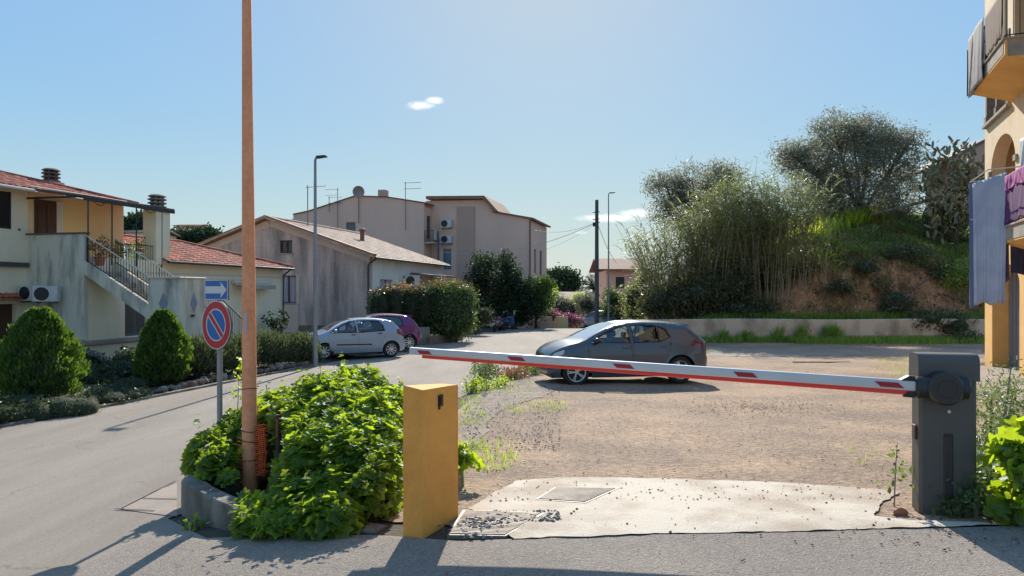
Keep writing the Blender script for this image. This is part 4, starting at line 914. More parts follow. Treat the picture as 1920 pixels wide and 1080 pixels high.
MB().box(-7.7, -6.95, .15, .2, z3(3.6), z3(5.4)).build('window', mat('bluepane', (.10, .17, .24), .2), h3)
for zz in (7.2, 5.85): ac_unit(h3, (-7.3, -.3, z3(zz)), 0, s=1.25)
# left wing, standing forward
lp = [(-23, z3(-2)), (-8.72, z3(-2)), (-8.72, z3(9.15)), (-12.0, z3(9.75)), (-15.0, z3(9.95)), (-19.5, z3(8.75)), (-21.0, z3(8.5)), (-21.0, z3(8.15)), (-23, z3(7.7))]
m = MB(); slab(m, lp, [rect(-15.9, -15.0, z3(6.3), z3(7.7))], fy(-2), .3); m.build('wing_wall', A_['pink'], h3)
MB().box(-15.9, -15.0, -1.85, -1.8, z3(6.3), z3(7.7)).build('window', A_['louvre'], h3)
m = MB(); slab(m, rect(-1.698, 0, z3(-2), z3(8.9)), [rect(-1.3, -.2, z3(6.2), z3(8.2))], lambda a, b, d: (-8.721-d, a, b), .2); m.build('wing_end_wall', A_['pink'], h3)
MB().box(-8.9, -8.85, -1.3, -.2, z3(6.2), z3(8.2)).build('balcony_door', A_['pane'], h3)
MB().box(-8.715, -7.9, -1.9, -.35, z3(5.75), z3(5.9)).build('balcony_floor', A_['pink_dark'], h3)
rr_, rb_ = MB(), MB()
for a, b in (((-8.7, -1.85, z3(5.9)), (-7.95, -1.85, z3(5.9))), ((-7.95, -1.85, z3(5.9)), (-7.95, -.4, z3(5.9)))): rail(rr_, rb_, a, b, .95, .1, .02, .05, .012)
ro = rr_.build('balcony_rail', A_['darkiron'], h3); rb_.build('baluster', A_['darkiron'], ro)
rp = [(-8.5, 9.22), (-12.0, 9.83), (-15.0, 10.03), (-19.5, 8.83), (-21.0, 8.58)]
m = MB()
for (xa, za_), (xb, zb_) in zip(rp, rp[1:]): m.prism([(xa, z3(za_)), (xb, z3(zb_)), (xb, z3(zb_-.07)), (xa, z3(za_-.07))], 'y', -2.12, 6)
m.build('wing_roof', A_['tile_brown'], h3)
MB().rbox(-13.1, -12.4, -1.6, -.9, z3(9.6), z3(10.5), .02).build('chimney', A_['pink_dark'], h3)
yagi(h3, -10.3, -2.2, z3(6.9), 4.1, 2, 1.4)
yagi(h3, -16.6, -2.2, z3(7.0), 3.7, 2, -.01+1.2, rz=R(178)); yagi(h3, -17.4, -2.2, z3(8.6), 1.4, 2, 1.2)
dz_ = z3(10.25)
dd = MB().tube([(-14.6, -2.2, z3(7.6)), (-14.6, -2.2, dz_)], .04, 6); sd_ = dd.build('satellite_dish', A_['louvre'], h3)
vs = []; fs = []; nr, na = 6, 24
for i in range(nr+1):
    for k in range(na):
        a = 2*math.pi*k/na; r_ = .52*i/nr; vs.append((r_*math.cos(a), -.18*(1-(i/nr)**2)*-1-.0, r_*math.sin(a)))
for i in range(nr):
    for k in range(na): fs.append((i*na+k, i*na+(k+1) % na, (i+1)*na+(k+1) % na, (i+1)*na+k))
o = mk('reflector', [(x, y, z) for x, y, z in vs], fs, mat('dish', (.32, .26, .24), .6), sd_, True, loc=(-14.5, -2.45, dz_)); o.rotation_euler = (R(8), 0, R(12))
MB().tube([(0, 0, -.4), (.02, -.45, -.1)], .015, 5).rbox(-.05, .09, -.52, -.42, -.14, -.04, .01).build('feed_arm', A_['louvre'], sd_, loc=(-14.5, -2.45, dz_))
# towel and washing on the pink balcony
cw = h3.matrix_world if False else None
def loc3(x, y, z): c, s = math.cos(TH), math.sin(TH); return Vector((1.49+c*x-s*y, 60+s*x+c*y, z))
def cloth(name, label, cat, a, b, drop, m_, folds=6, amp=.03, bottom=None, nx=40, nz=14, group=None, out=Vector((0, -1, 0)), seed=1, th=.004, pull=0):
    """cloth hanging from line a-b; drop at a and at b"""
    q = random.Random(seed); a = Vector(a); b = Vector(b); ph = [q.uniform(0, 6.3) for _ in range(4)]; d0, d1 = drop if isinstance(drop, tuple) else (drop, drop)
    vs = []; fs = []
    for j in range(nz+1):
        v = j/nz
        for i in range(nx+1):
            u_ = i/nx; p_ = a.lerp(b, u_); dd_ = d0+(d1-d0)*u_; am = amp*(.25+.75*v)
            uu = u_; u_ = u_+.10*math.sin(4.3*u_+ph[1])+.05*math.sin(11*u_+ph[0]+1.5*v)
            wv = math.sin(u_*folds*6.28+ph[0]+1.6*math.sin(u_*5+ph[1])+v*1.8*math.sin(ph[2]))*(.5+.5*math.sin(u_*4+ph[3]+v*2))+.35*math.sin(u_*folds*15+ph[2]+v*3.5)
            u_ = uu
            p_ = p_+out*(am*wv)+(b-a)*(.012*math.sin(v*3+u_*11+ph[3])+pull*v*(.5-u_))-Vector((0, 0, dd_*v+.03*v*math.sin(u_*folds*3+ph[3])))
            vs.append(p_)
    for j in range(nz):
        for i in range(nx): k = j*(nx+1)+i; fs.append((k, k+1, k+nx+2, k+nx+1))
    c = a.lerp(b, .5); o = mk(name, [tuple(p_-c) for p_ in vs], fs, m_, None, 'all', loc=c)
    md = o.modifiers.new('thick', 'SOLIDIFY'); md.thickness = th
    if label: tag(o, label, cat, group)
    return o
cloth('towel', 'pale towel hanging over the balcony rail of the pink building', 'towel', loc3(-7.9, -1.8, 6.9), loc3(-7.9, -1.1, 6.95), .85, A_['white'], 3, .04)
cloth('towel', 'long bluish towel hanging below the balcony of the pink building', 'towel', loc3(-7.88, -.95, 6.2), loc3(-7.88, -.5, 6.2), 2.1, A_['cloth_blue'], 3, .04)
# ------------------------------------------------------------ ochre apartment house on the right
T2 = math.atan2(-.3888, .9213); Q0 = Vector((14.3, 21.5))
h4 = thing('apartment_building', 'ochre arcaded apartment house with balconies and a grey garage door', 'building', (Q0.x, Q0.y, -.5), T2)
z4 = lambda z: z+.5
def loc4(x, y, z): c, s = math.cos(T2), math.sin(T2); return Vector((Q0.x+c*x-s*y, Q0.y+s*x+c*y, z))
def arch(y0_, y1_, zb, zs, za, n=14):
    c = (y0_+y1_)/2; rw = (y1_-y0_)/2
    return [(y0_, zb), (y1_, zb)]+[(c+rw*math.cos(a), zs+(za-zs)*math.sin(a)) for a in np.linspace(0, math.pi, n)]
fl_ = lambda a, b, d: (d, a, b)
holes_lo = [arch(-3.9, -.95, z4(-1.0)+.0, z4(1.85), z4(2.4)), arch(-8.3, -4.6, z4(-1.0), z4(1.85), z4(2.4)), arch(-12.6, -8.9, z4(-1.0), z4(1.85), z4(2.4))]
m = MB(); slab(m, rect(-14, 0, z4(-1.2), z4(3.0)), [[(a, max(b, z4(-1.19))) for a, b in h_] for h_ in holes_lo], fl_, .42); m.box(.43, 9, -.3, 0, z4(-1.2), z4(3.0)).build('arcade_wall', A_['ochre_wall'], h4)
m = MB(); slab(m, rect(-14, 0, z4(3.001), z4(6.45)), [arch(-3.5, -.8, z4(3.35), z4(5.1), z4(5.95)), arch(-7.6, -4.7, z4(3.1), z4(5.1), z4(5.95)), arch(-12, -9, z4(3.1), z4(5.1), z4(5.95))], fl_, .35)
m.box(.36, 9, -.3, 0, z4(3.0), z4(6.44)).build('first_floor_wall', A_['ochre_pale'], h4)
m = MB(); slab(m, rect(-14, 0, z4(6.451), z4(11)), [rect(-2.9, -.35, z4(6.65), z4(8.6)), rect(-6.3, -3.4, z4(7.2), z4(9.4)), rect(-10.5, -7.0, z4(7.2), z4(9.4))], fl_, .3)
m.box(.31, 9, -.3, 0, z4(6.45), z4(11)).build('second_floor_wall', A_['ochre_pale'], h4)
oc = mat('deep_ochre', (.60, .30, .08), .85, (.52, .25, .06), 1.5)
MB().box(2.2, 2.3, -14, -.3, z4(3.0), z4(10.9)).box(.43, 2.2, -14, -.31, z4(2.85), z4(2.99)).box(.43, 2.2, -14, -.31, z4(6.2), z4(6.4)).box(.43, 2.2, -14, -.31, z4(9.6), z4(9.8)).build('loggia_wall', oc, h4)
gd = mat('garage_grey', (.20, .20, .205), .5, (.17, .17, .175), 3)
for k, (a, b) in enumerate(((-3.9, -.95), (-8.3, -4.6))):
    m = MB().box(.40, .44, a-.1, b+.1, z4(-1.2), z4(2.5)); o = m.build('garage_door', gd, h4); s = MB()
    for q in range(int((b-a)/.38)): s.box(.385, .40, a+.2+q*.38, a+.215+q*.38, z4(-.6), z4(2.2))
    s.build('door_rib', A_['louvre'], o)
cd = MB()
for y in (-.30, -1.55, -2.9): cd.box(-.03, .33, y-.09, y+.09, z4(6.65), z4(8.6)).box(-.06, .36, y-.13, y+.13, z4(6.62), z4(6.85))
cd.build('loggia_column', A_['concrete'], h4)
MB().prism([(-.12, z4(6.52)), (-.12, z4(6.60)), (.32, z4(6.64)), (.32, z4(6.50))], 'y', -3.1, -.2).build('sill', A_['stone_pale'], h4)
MB().box(-.06, .02, -.82, -.62, z4(5.0), z4(5.15)).box(-.06, .02, -3.75, -3.5, z4(5.0), z4(5.15)).build('impost', A_['stone_pale'], h4)
# balconies
def balcony(y0_, y1_, x0_, zt, zb, rail_m=A_['darkiron'], rh=1.0, mm='ochre_wall'):
    m = MB().prism([(x0_, zb+.0), (x0_, zt), (-.002, zt), (-.002, zb-.28)], 'y', y0_, y1_); o = m.build('balcony', A_[mm], h4)
    MB().rbox(x0_-.05, .0, y0_-.05, y1_+.05, zt+.001, zt+.05, .01).build('balcony_slab', A_['stone_pale'], o)
    MB().box(x0_-.012, x0_-.002, y0_+.1, y1_-.02, zb+.04, zt-.02).box(x0_+.05, -.1, y0_-.012, y0_-.002, zb-.05, zt-.02).build('fascia', A_['stone_pale'], o)
    r1, r2 = MB(), MB(); e = .05
    for a, b in (((x0_+e, y0_+e, zt+.05), (x0_+e, y1_-e, zt+.05)), ((0, y0_+e, zt+.05), (x0_+e, y0_+e, zt+.05)), ((x0_+e, y1_-e, zt+.05), (0, y1_-e, zt+.05))): rail(r1, r2, a, b, rh, .12, .022, .06, .009)
    q = r1.build('railing', rail_m, o); r2.build('baluster', rail_m, q); return o
balcony(-6.7, -3.2, -.9, z4(7.2), z4(6.88)); balcony(-12, -6.0, -.8, z4(3.08), z4(2.75)); balcony(-6.7, -3.6, -.9, z4(10.5), z4(10.2))
MB().tube([(-.8, -6.1, z4(4.25)), (-1.35, -5.55, z4(4.25)), (-1.35, -7.4, z4(4.25)), (-.8, -7.6, z4(4.25))], .014, 5).tube([(-.8, -6.1, z4(3.3)), (-1.35, -5.6, z4(3.35))], .012, 5).build('drying_rack', A_['ivory'], h4)
nrm = (loc4(-1, 0, 0)-loc4(0, 0, 0)); toc = -(loc4(0, 1, 0)-loc4(0, 0, 0))
cloth('bed_sheet', 'long pale blue bed sheet hanging in folds from the lower balcony', 'bed sheet', loc4(-1.32, -5.62, 4.20), loc4(-.80, -6.45, 4.32), (2.85, 2.95), A_['cloth_pale'], 4, .05, out=toc, nx=70, nz=24, seed=4, pull=.14)
cloth('bed_sheet', 'dark blue cloth hanging behind the long pale bed sheet', 'bed sheet', loc4(-1.36, -5.50, 4.22), loc4(-.70, -6.15, 4.28), (3.02, 2.4), A_['cloth_blue'], 4, .03, out=toc, nx=50, nz=20, seed=9)
cloth('garment', 'dark navy garment hanging below the lower balcony right of the pale sheet', 'clothing', loc4(-.62, -5.9, 3.1), loc4(-.2, -5.9, 3.1), 1.05, A_['cloth_dark'], 2, .02, out=toc, seed=3)
cloth('towel', 'bright magenta towel over the lower balcony rail', 'towel', loc4(-.86, -6.5, 4.2), loc4(-.86, -8.2, 4.2), .32, mat('cloth_magenta', (.34, .06, .24), .8), 3, .03, out=nrm, seed=5)
cloth('towel', 'deep purple towel on the lower balcony below the magenta one', 'towel', loc4(-.84, -6.5, 3.9), loc4(-.84, -8.2, 3.9), .75, mat('cloth_purple', (.10, .025, .12), .9), 4, .03, out=nrm, seed=6)
cloth('shirt', 'white shirts drying under the arch above the lower balcony', 'shirt', loc4(-.5, -6.2, 5.05), loc4(-.5, -7.5, 5.05), .75, A_['white'], 4, .05, out=nrm, seed=7)
cloth('bed_sheet', 'long beige sheet draped over the far end of the upper balcony', 'bed sheet', loc4(-.98, -3.25, 8.35), loc4(-.98, -4.9, 8.35), (1.6, 1.5), A_['cloth_grey'], 3, .06, out=nrm, nx=50, nz=16, seed=8)
cloth('garment', 'dark garment at the far corner of the upper balcony rail', 'clothing', loc4(-1.0, -3.12, 8.1), loc4(-.7, -3.12, 8.1), 1.2, A_['cloth_dark'], 2, .02, out=-toc, seed=10)
cloth('rush_mat', 'brown reed screen tied along the upper balcony railing', 'screen', loc4(-.93, -4.95, 8.32), loc4(-.93, -6.6, 8.32), 1.0, mat('screen_brown', (.20, .13, .09), .9, (.12, .08, .06), 30, stretch=(1, 1, .05)), 9, .012, out=nrm, seed=11)
# grey slate roof glimpsed behind the cactus
gr_ = thing('shed_roof', 'dark sloping roof edge glimpsed between the cactus and the ochre building', 'shed', (30, 47, g(30, 47)))
zz_ = W(1840, 262, 46).z-g(30, 47)
MB().prism([(-3.2, zz_-1.9), (1, zz_+.25), (1, zz_+.05), (-3.2, zz_-2.1)], 'y', -1, 2).build('roof', A_['cab'], gr_); MB().prism([(-1.6, 0), (.9, 0), (.9, zz_), (-1.6, zz_-1.3)], 'y', -.8, 1.8).build('wall', A_['pink_dark'], gr_)
# ------------------------------------------------------------ low wall under the bank
wl = MB(); P = [(x, 34.32+.012*math.sin(x*2), .33+.02*math.sin(x*.7)) for x in np.arange(6.2, 26.5, .4)]
vs = []; fs = []
for x, y, z in P: vs += [(x, y, -1.4), (x, y+.0, z-.02), (x, y+.02, z), (x, y+.30, z), (x, y+.32, z-.3)]
for i in range(len(P)-1):
    for k in range(4): a = i*5+k; fs.append((a, a+5, a+6, a+1))
fs += [(4, 3, 2, 1, 0)]; wl.add(vs, fs)
A_['wall_st'] = mat('lot_wall', (.56, .46, .37), .92, (.22, .17, .13), .9, (.45, .68), .3, 25, stretch=(1, 1, .6), detail=9)
tag(wl.build('retaining_wall', A_['wall_st'], None, True), 'long low weathered concrete wall at the foot of the overgrown bank', 'wall')
# ------------------------------------------------------------ cars
A_['paint_grey'] = mat('paint_grey', (.075, .088, .108), .28, metal=.25, coat=.6, spec=.5)
A_['paint_silver'] = mat('paint_silver', (.33, .38, .44), .34, metal=.3, coat=.5)
A_['paint_purple'] = mat('paint_purple', (.16, .025, .12), .3, metal=.2, coat=.7)
A_['paint_black'] = mat('paint_black', (.03, .035, .05), .25, coat=.8)
A_['glass'] = glassmat('car_glass', (.80, .88, .84), .3); A_['glass_dark'] = glassmat('car_glass_dark', (.42, .48, .46), .5)
A_['rim'] = mat('rim', (.62, .63, .64), .35, metal=.8); A_['lamp_red'] = mat('lamp_red', (.16, .008, .01), .12, coat=1); A_['lamp_clear'] = mat('lamp_clear', (.55, .56, .58), .12, coat=1)
A_['seat'] = mat('car_seat', (.03, .03, .034), .85)
def wheel(parent, x, y, r, side, spokes, rim_m, plain=False, wd=.2):
    w_ = bpy.data.objects.new('wheel', None); COL.objects.link(w_); w_.parent = parent; w_.location = (x, y, r); w_.empty_display_size = .1
    s = side; prof = [(r*.66, -.5*wd), (r*.90, -.5*wd), (r*.985, -.36*wd), (r, -.2*wd), (r, .2*wd), (r*.985, .36*wd), (r*.90, .5*wd), (r*.66, .5*wd), (r*.64, .3*wd)]
    MB().lathe([(a, h) for a, h in prof], 40, 'y').build('tyre', A_['rubber'], w_, True)
    m = MB(); o_ = .5*wd*s
    nn = 40; ring = lambda rr, yy: [(rr*math.cos(2*math.pi*k/nn), yy, rr*math.sin(2*math.pi*k/nn)) for k in range(nn)]
    rs = [(r*.70, o_*.98), (r*.675, o_*1.06), (r*.63, o_*.96), (r*.60, o_*.55)]; vs = sum([ring(a, b) for a, b in rs], []); fs = []
    for i in range(len(rs)-1):
        for k in range(nn): fs.append((i*nn+k, i*nn+(k+1) % nn, (i+1)*nn+(k+1) % nn, (i+1)*nn+k))
    m.add(vs, fs)
    m.lathe([(0, o_*1.0), (r*.13, o_*1.0), (r*.15, o_*.9), (r*.15, o_*.6)], 16, 'y')
    for k in range(spokes):
        for d_ in ((-.07, .07) if not plain else (0,)):
            a = 2*math.pi*k/spokes+d_*1.6; wi, wo = r*(.035 if not plain else .05), r*(.042 if not plain else .06)
            c, n_ = (math.cos(a), math.sin(a)), (-math.sin(a), math.cos(a)); rr0, rr1 = r*.10, r*.66
            q = [(c[0]*rr0+n_[0]*wi, c[1]*rr0+n_[1]*wi), (c[0]*rr1+n_[0]*wo, c[1]*rr1+n_[1]*wo), (c[0]*rr1-n_[0]*wo, c[1]*rr1-n_[1]*wo), (c[0]*rr0-n_[0]*wi, c[1]*rr0-n_[1]*wi)]
            m.add([(p[0], o_*(.97 if i in (0, 3) else .93), p[1]) for i, p in enumerate(q)]+[(p[0], o_*.75, p[1]) for p in q], [(0, 1, 2, 3), (0, 4, 5, 1), (1, 5, 6, 2), (2, 6, 7, 3)])
    m.build('rim', rim_m, w_, False)
    MB().lathe([(0, -.2*wd*s), (r*.63, -.2*wd*s), (r*.63, -.1*wd*s)], 24, 'y').build('brake_shadow', A_['black'], w_)
    return w_
def car(name, label, loc, head, paint, prof, zrock, fw, rw, wr_, w0, belt, roofw, wins, doors, ws, rg, spokes, plain=False, extras=None, tint='glass', low=False, group='cars parked by the road and lot', handles=(), tail=None, headl=None, mirror=None, strips=()):
    """prof: top contour (x,z) from the front bumper bottom over the roof to the rear bumper bottom"""
    t = thing(name, label, 'car', loc, head, group)
    xf, xr = max(p[0] for p in prof), min(p[0] for p in prof); zt = max(p[1] for p in prof)
    def cont(x):        # height of the contour
        pts = [p for p in prof]; best = 0
        for (x1, z1_), (x2, z2_) in zip(pts, pts[1:]):
            if min(x1, x2) <= x <= max(x1, x2) and abs(x1-x2) > 1e-6: best = max(best, z1_+(z2_-z1_)*(x-x1)/(x2-x1))
        return best
    def dist(x, z):
        b = 9
        for (x1, z1_), (x2, z2_) in zip(prof, prof[1:]):
            dx, dz = x2-x1, z2_-z1_; tt = max(0, min(1, ((x-x1)*dx+(z-z1_)*dz)/(dx*dx+dz*dz+1e-12))); b = min(b, math.hypot(x-x1-dx*tt, z-z1_-dz*tt))
        return b
    def Wd(x, z):
        if z < .55: w_ = w0-.05*((.55-z)/.35)**2
        elif z < belt: w_ = w0-.035*((z-.55)/(belt-.55))**2
        else: w_ = w0-.035-(w0-.035-roofw)*min(1.1, (z-belt)/(zt-belt))**1.12
        f = (x-(xf-.62))/.62; 
        if f > 0: w_ -= .22*f**2.4
        f = ((xr+.5)-x)/.5
        if f > 0: w_ -= .13*f**2.4
        if abs(z-.74) < .05: w_ += .008*(1-abs(z-.74)/.05)
        d = dist(x, z)
        if d < .09: w_ -= .055*(1-d/.09)**2
        for xc in (fw, rw):
            dd = abs(math.hypot(x-xc, z-wr_)-(wr_+.055))
            if dd < .07: w_ += .016*(1-dd/.07)
        return w_
    out_ = list(prof)            # closed side outline incl. wheel arches along the sill
    ra = wr_+.05
    def arc(xc):                 # from rear side to front side over the wheel
        a0 = math.asin(max(-1, min(1, (zrock-wr_)/ra))); return [(xc-ra*math.cos(a), wr_+ra*math.sin(a)) for a in np.linspace(a0, math.pi-a0, 18)]
    out_ = out_+arc(rw)+arc(fw)
    st_ = .14 if low else .07
    for s in (1, -1):
        def panel(nm, outer, holes, mt, inset=0., par=t, step=st_, kw=None):
            v, f = cdt(outer, holes, step)
            vs = [(x, s*(Wd(x, z)-inset), z) for x, z in v]; fs = f if s < 0 else [tuple(reversed(q)) for q in f]
            return mk(nm, vs, fs, mt, par, 'all')
        def grow(P, d):
            c = Vector((sum(p[0] for p in P)/len(P), sum(p[1] for p in P)/len(P))); n = len(P); R_ = []
            area = sum(P[i][0]*P[(i+1) % n][1]-P[(i+1) % n][0]*P[i][1] for i in range(n)); sg = 1 if area > 0 else -1
            for i in range(n):
                a, b, c2 = Vector(P[i-1]), Vector(P[i]), Vector(P[(i+1) % n]); d1 = (b-a).normalized(); d2 = (c2-b).normalized()
                nn = (Vector((d1.y, -d1.x))+Vector((d2.y, -d2.x)))*sg; nn = nn.normalized() if nn.length > 1e-6 else Vector((0, 0)); R_.append(tuple(b+nn*d))
            return R_
        free = [w_ for w_ in wins if not any(inpoly(sum(p[0] for p in w_)/len(w_), sum(p[1] for p in w_)/len(w_), d) for d in doors)]
        panel('body_side', out_, doors+free, paint)
        panel('door_gap', [p for p in out_], free+wins, A_['black'], .014, step=.3)
        for d in doors:
            hs = [w_ for w_ in wins if inpoly(sum(p[0] for p in w_)/len(w_), sum(p[1] for p in w_)/len(w_), d)]
            do = panel('door', grow(d, -.0045), hs, paint, 0)
            for (hx, hz) in handles:
                if inpoly(hx, hz, d): y = s*Wd(hx, hz); MB().rbox(hx-.085, hx+.085, min(y, y+s*.028), max(y, y+s*.028), hz-.014, hz+.016, .006).build('handle', A_['black'] if strips else paint, do)
        for w_ in wins:
            panel('window', grow(w_, .004), [], A_[tint], .012, step=.2); v_ = grow(w_, .012)
            panel('window_trim', grow(w_, .026), [grow(w_, -.010)], A_['black'], -.002, step=.2)
        for (sx0, sx1, sz0, sz1) in strips:
            panel('side_strip', [(sx0, sz0), (sx1, sz0+.02), (sx1, sz1+.02), (sx0, sz1)], [], A_['black'], -.012, step=.1)
        if tail: panel('tail_light', tail, [], A_['lamp_red'], -.006, step=.05)
        if headl: panel('headlight', headl, [], A_['lamp_clear'], -.006, step=.05)
        if mirror:
            y = s*(Wd(*mirror)+.11); mb = MB().blob((mirror[0], y, mirror[1]+.03), (.07, .10, .075), 3, .03); mb.tube([(mirror[0]+.02, s*Wd(*mirror), mirror[1]-.03), (mirror[0], y, mirror[1]-.01)], .02, 6); mb.build('mirror', paint if strips else A_['cab_dark'], t, 'all')
    # skin across the car
    NC = 12; sk = MB(); gl_f = MB(); gl_r = MB(); pts = []
    for (a, b) in zip(prof, prof[1:]):
        a, b = Vector(a), Vector(b); k = max(1, int((b-a).length/.10))
        for i in range(k): pts.append(a.lerp(b, i/k))
    pts.append(Vector(prof[-1]))
    def nrm2(i): d = (pts[min(i+1, len(pts)-1)]-pts[max(0, i-1)]).normalized(); return Vector((d.y, -d.x))*-1
    rows = []
    for i, p in enumerate(pts):
        we = Wd(p.x, p.y); n = nrm2(i); 
        if n.y < 0 and p.y > 1: n = -n
        r_ = []
        for j in range(NC+1):
            f = -1+2*j/NC; f = math.copysign(abs(f)**.8, f); cr_ = (1-f*f)*.035; ff_ = (1-f*f)*.07 if (p.x > xf-.25) else ((1-f*f)*.05 if p.x < xr+.2 else 0)
            q = Vector((p.x, f*we, p.y))+Vector((n.x*cr_, 0, abs(n.y)*cr_)); q.x += ff_ if p.x > xf-.25 else -ff_
            r_.append(q)
        rows.append(r_)
    for i in range(len(rows)-1):
        mx, mz = (pts[i]+pts[i+1])/2
        for j in range(NC):
            quad = [rows[i][j], rows[i][j+1], rows[i+1][j+1], rows[i+1][j]]
            isw = ws[0] < mx < ws[1] and mz > belt-.02 and 1 <= j < NC-1; isr = rg[0] < mx < rg[1] and mz > rg[2] and 1 <= j < NC-1
            tgt = gl_f if isw else (gl_r if isr else sk); tgt.add(quad, [(3, 2, 1, 0)])
    def weld(mb, nm, mt):
        o = mb.build(nm, mt, t, 'all'); bm_ = __import__('bmesh').new(); bm_.from_mesh(o.data); __import__('bmesh').ops.remove_doubles(bm_, verts=bm_.verts, dist=.0005); bm_.to_mesh(o.data); bm_.free(); return o
    weld(sk, 'body_shell', paint); weld(gl_f, 'windscreen', A_[tint]); weld(gl_r, 'rear_window', A_['glass_dark'])
    wi = w0-.26
    MB().box(xr+.12, xf-.12, -wi, wi, .17, belt-.22).box(rw+ra+.03, fw-ra-.03, -w0+.06, w0-.06, zrock-.02, belt-.2).box(fw-.6, fw+.1, -w0+.14, w0-.14, belt-.25, belt-.06).build('underbody', A_['black'], t)
    st = MB()
    for y in (-.36, .36):
        st.rbox(-.12, .0, y-.22, y+.22, belt-.3, belt+.06, .04).rbox(-.14, -.07, y-.11, y+.11, belt+.09, belt+.24, .03)
    st.box(.62, .9, -w0+.2, w0-.2, belt-.2, belt+.0)
    st.lathe([(.17, .0), (.19, .012), (.17, .024)], 20, 'x', (.55, .36, belt+.02)); st.build('seats', A_['seat'], t)
    for xc in (fw, rw):
        for s in (1, -1): wheel(t, xc, s*(w0-.115), wr_, s, spokes, A_['rim'], plain)
    if extras: extras(t, Wd)
    return t
_sh = lambda P: [(x if x < 1.25 else 1.25+(x-1.25)*.74, z) for x, z in P]
corsa = [(1.86, .20), (2.0, .24), (2.05, .40), (2.04, .58), (1.99, .70), (1.86, .79), (1.62, .88), (1.35, .945), (1.12, .99), (.95, 1.05), (.72, 1.17), (.45, 1.29), (.20, 1.375), (-.1, 1.425), (-.45, 1.44), (-.85, 1.432), (-1.2, 1.41), (-1.56, 1.37), (-1.62, 1.335), (-1.80, 1.18), (-1.97, 1.04), (-2.05, .98), (-2.07, .84), (-2.06, .66), (-2.10, .56), (-2.09, .38), (-1.95, .24), (-1.82, .20)]
corsa = _sh(corsa)
def ex1(t, Wd):
    MB().prism([(-1.42, 1.405), (-1.66, 1.375), (-1.74, 1.345), (-1.66, 1.34), (-1.42, 1.365)], 'y', -.52, .52).build('spoiler', A_['paint_grey'], t)
    MB().prism([(-1.12, 1.40), (-1.26, 1.385), (-1.24, 1.44)], 'y', -.02, .02).build('roof_aerial', A_['black'], t)
    MB().rbox(-2.075, -2.05, -.26, .26, .48, .59, .004).build('number_plate', A_['white'], t)
    MB().rbox(.93, 1.05, -.55, .55, .975, 1.0, .01).build('wiper_cowl', A_['black'], t)
P0 = at(1079, 721.6); P1 = at(1286, 720.2)
def parkcar(pf, pr_, fwx, rwx, halfw):
    fwx *= .955; halfw *= .955
    d = Vector((pf.x-pr_.x, pf.y-pr_.y)); a = math.atan2(d.y, d.x); u_ = d.normalized(); c = Vector((pf.x, pf.y))-u_*fwx
    left = Vector((-u_.y, u_.x)); c = c-left*halfw
    return c, a
c, a = parkcar(P0, P1, 1.20, -1.34, .76)
_corsa_obj = car('hatchback', 'dark grey hatchback parked on the gravel lot behind the barrier boom', (c.x, c.y, (P0.z+P1.z)/2+.005), a, A_['paint_grey'], corsa, .20, 1.20, -1.34, .32, .88, .96, .60,
    [[(.86, .985), (.62, 1.12), (.36, 1.245), (.12, 1.325), (-.07, 1.36), (-.10, .985)], [(-.20, .985), (-.18, 1.362), (-.5, 1.372), (-.80, 1.35), (-.82, 1.0)], [(-.86, 1.0), (-.84, 1.345), (-1.02, 1.27), (-1.10, 1.10)]],
    [[(.90, .30), (.93, .62), (.93, .94), (.66, 1.14), (.36, 1.29), (.10, 1.365), (-.13, 1.395), (-.15, .60), (-.12, .26)], [(-.16, .26), (-.19, .6), (-.165, 1.395), (-.5, 1.408), (-.86, 1.385), (-1.04, 1.30), (-1.15, 1.09), (-1.10, .86), (-1.0, .62), (-.90, .46), (-.86, .26)]],
    (.12, .96), (-1.93, -1.60, 1.0), 5, extras=ex1, handles=((-.0, .86), (-.93, .88)), tail=[(-1.62, .90), (-1.60, .97), (-1.80, 1.01), (-1.93, .94), (-1.96, .84), (-1.84, .85)], headl=_sh([(1.96, .66), (1.84, .76), (1.55, .84), (1.60, .74), (1.9, .62)]), mirror=(.74, 1.0))
clio = [(1.86, .22), (1.97, .26), (2.0, .42), (1.98, .60), (1.90, .72), (1.70, .82), (1.45, .91), (1.22, .97), (1.02, 1.05), (.78, 1.19), (.50, 1.33), (.22, 1.43), (-.1, 1.475), (-.45, 1.485), (-.85, 1.47), (-1.2, 1.43), (-1.45, 1.38), (-1.55, 1.32), (-1.72, 1.14), (-1.83, 1.0), (-1.90, .90), (-1.93, .72), (-2.0, .60), (-2.01, .42), (-1.95, .27), (-1.84, .22)]
def ex2(paint):
    def f(t, Wd):
        MB().rbox(-2.04, -2.015, -.26, .26, .47, .58, .004).build('number_plate', A_['white'], t)
        MB().prism([(-1.36, 1.42), (-1.52, 1.395), (-1.58, 1.36), (-1.50, 1.355), (-1.36, 1.38)], 'y', -.5, .5).build('spoiler', paint, t)
        MB().tube([(.0, 0, 1.48), (-.2, 0, 1.62)], .006, 5).build('aerial', A_['black'], t)
    return f
_corsa_obj.scale = (.955,)*3
P0 = at(607, 673.0); P1 = at(729.5, 671.0)
c, a = parkcar(P0, P1, 1.20, -1.38, .74)
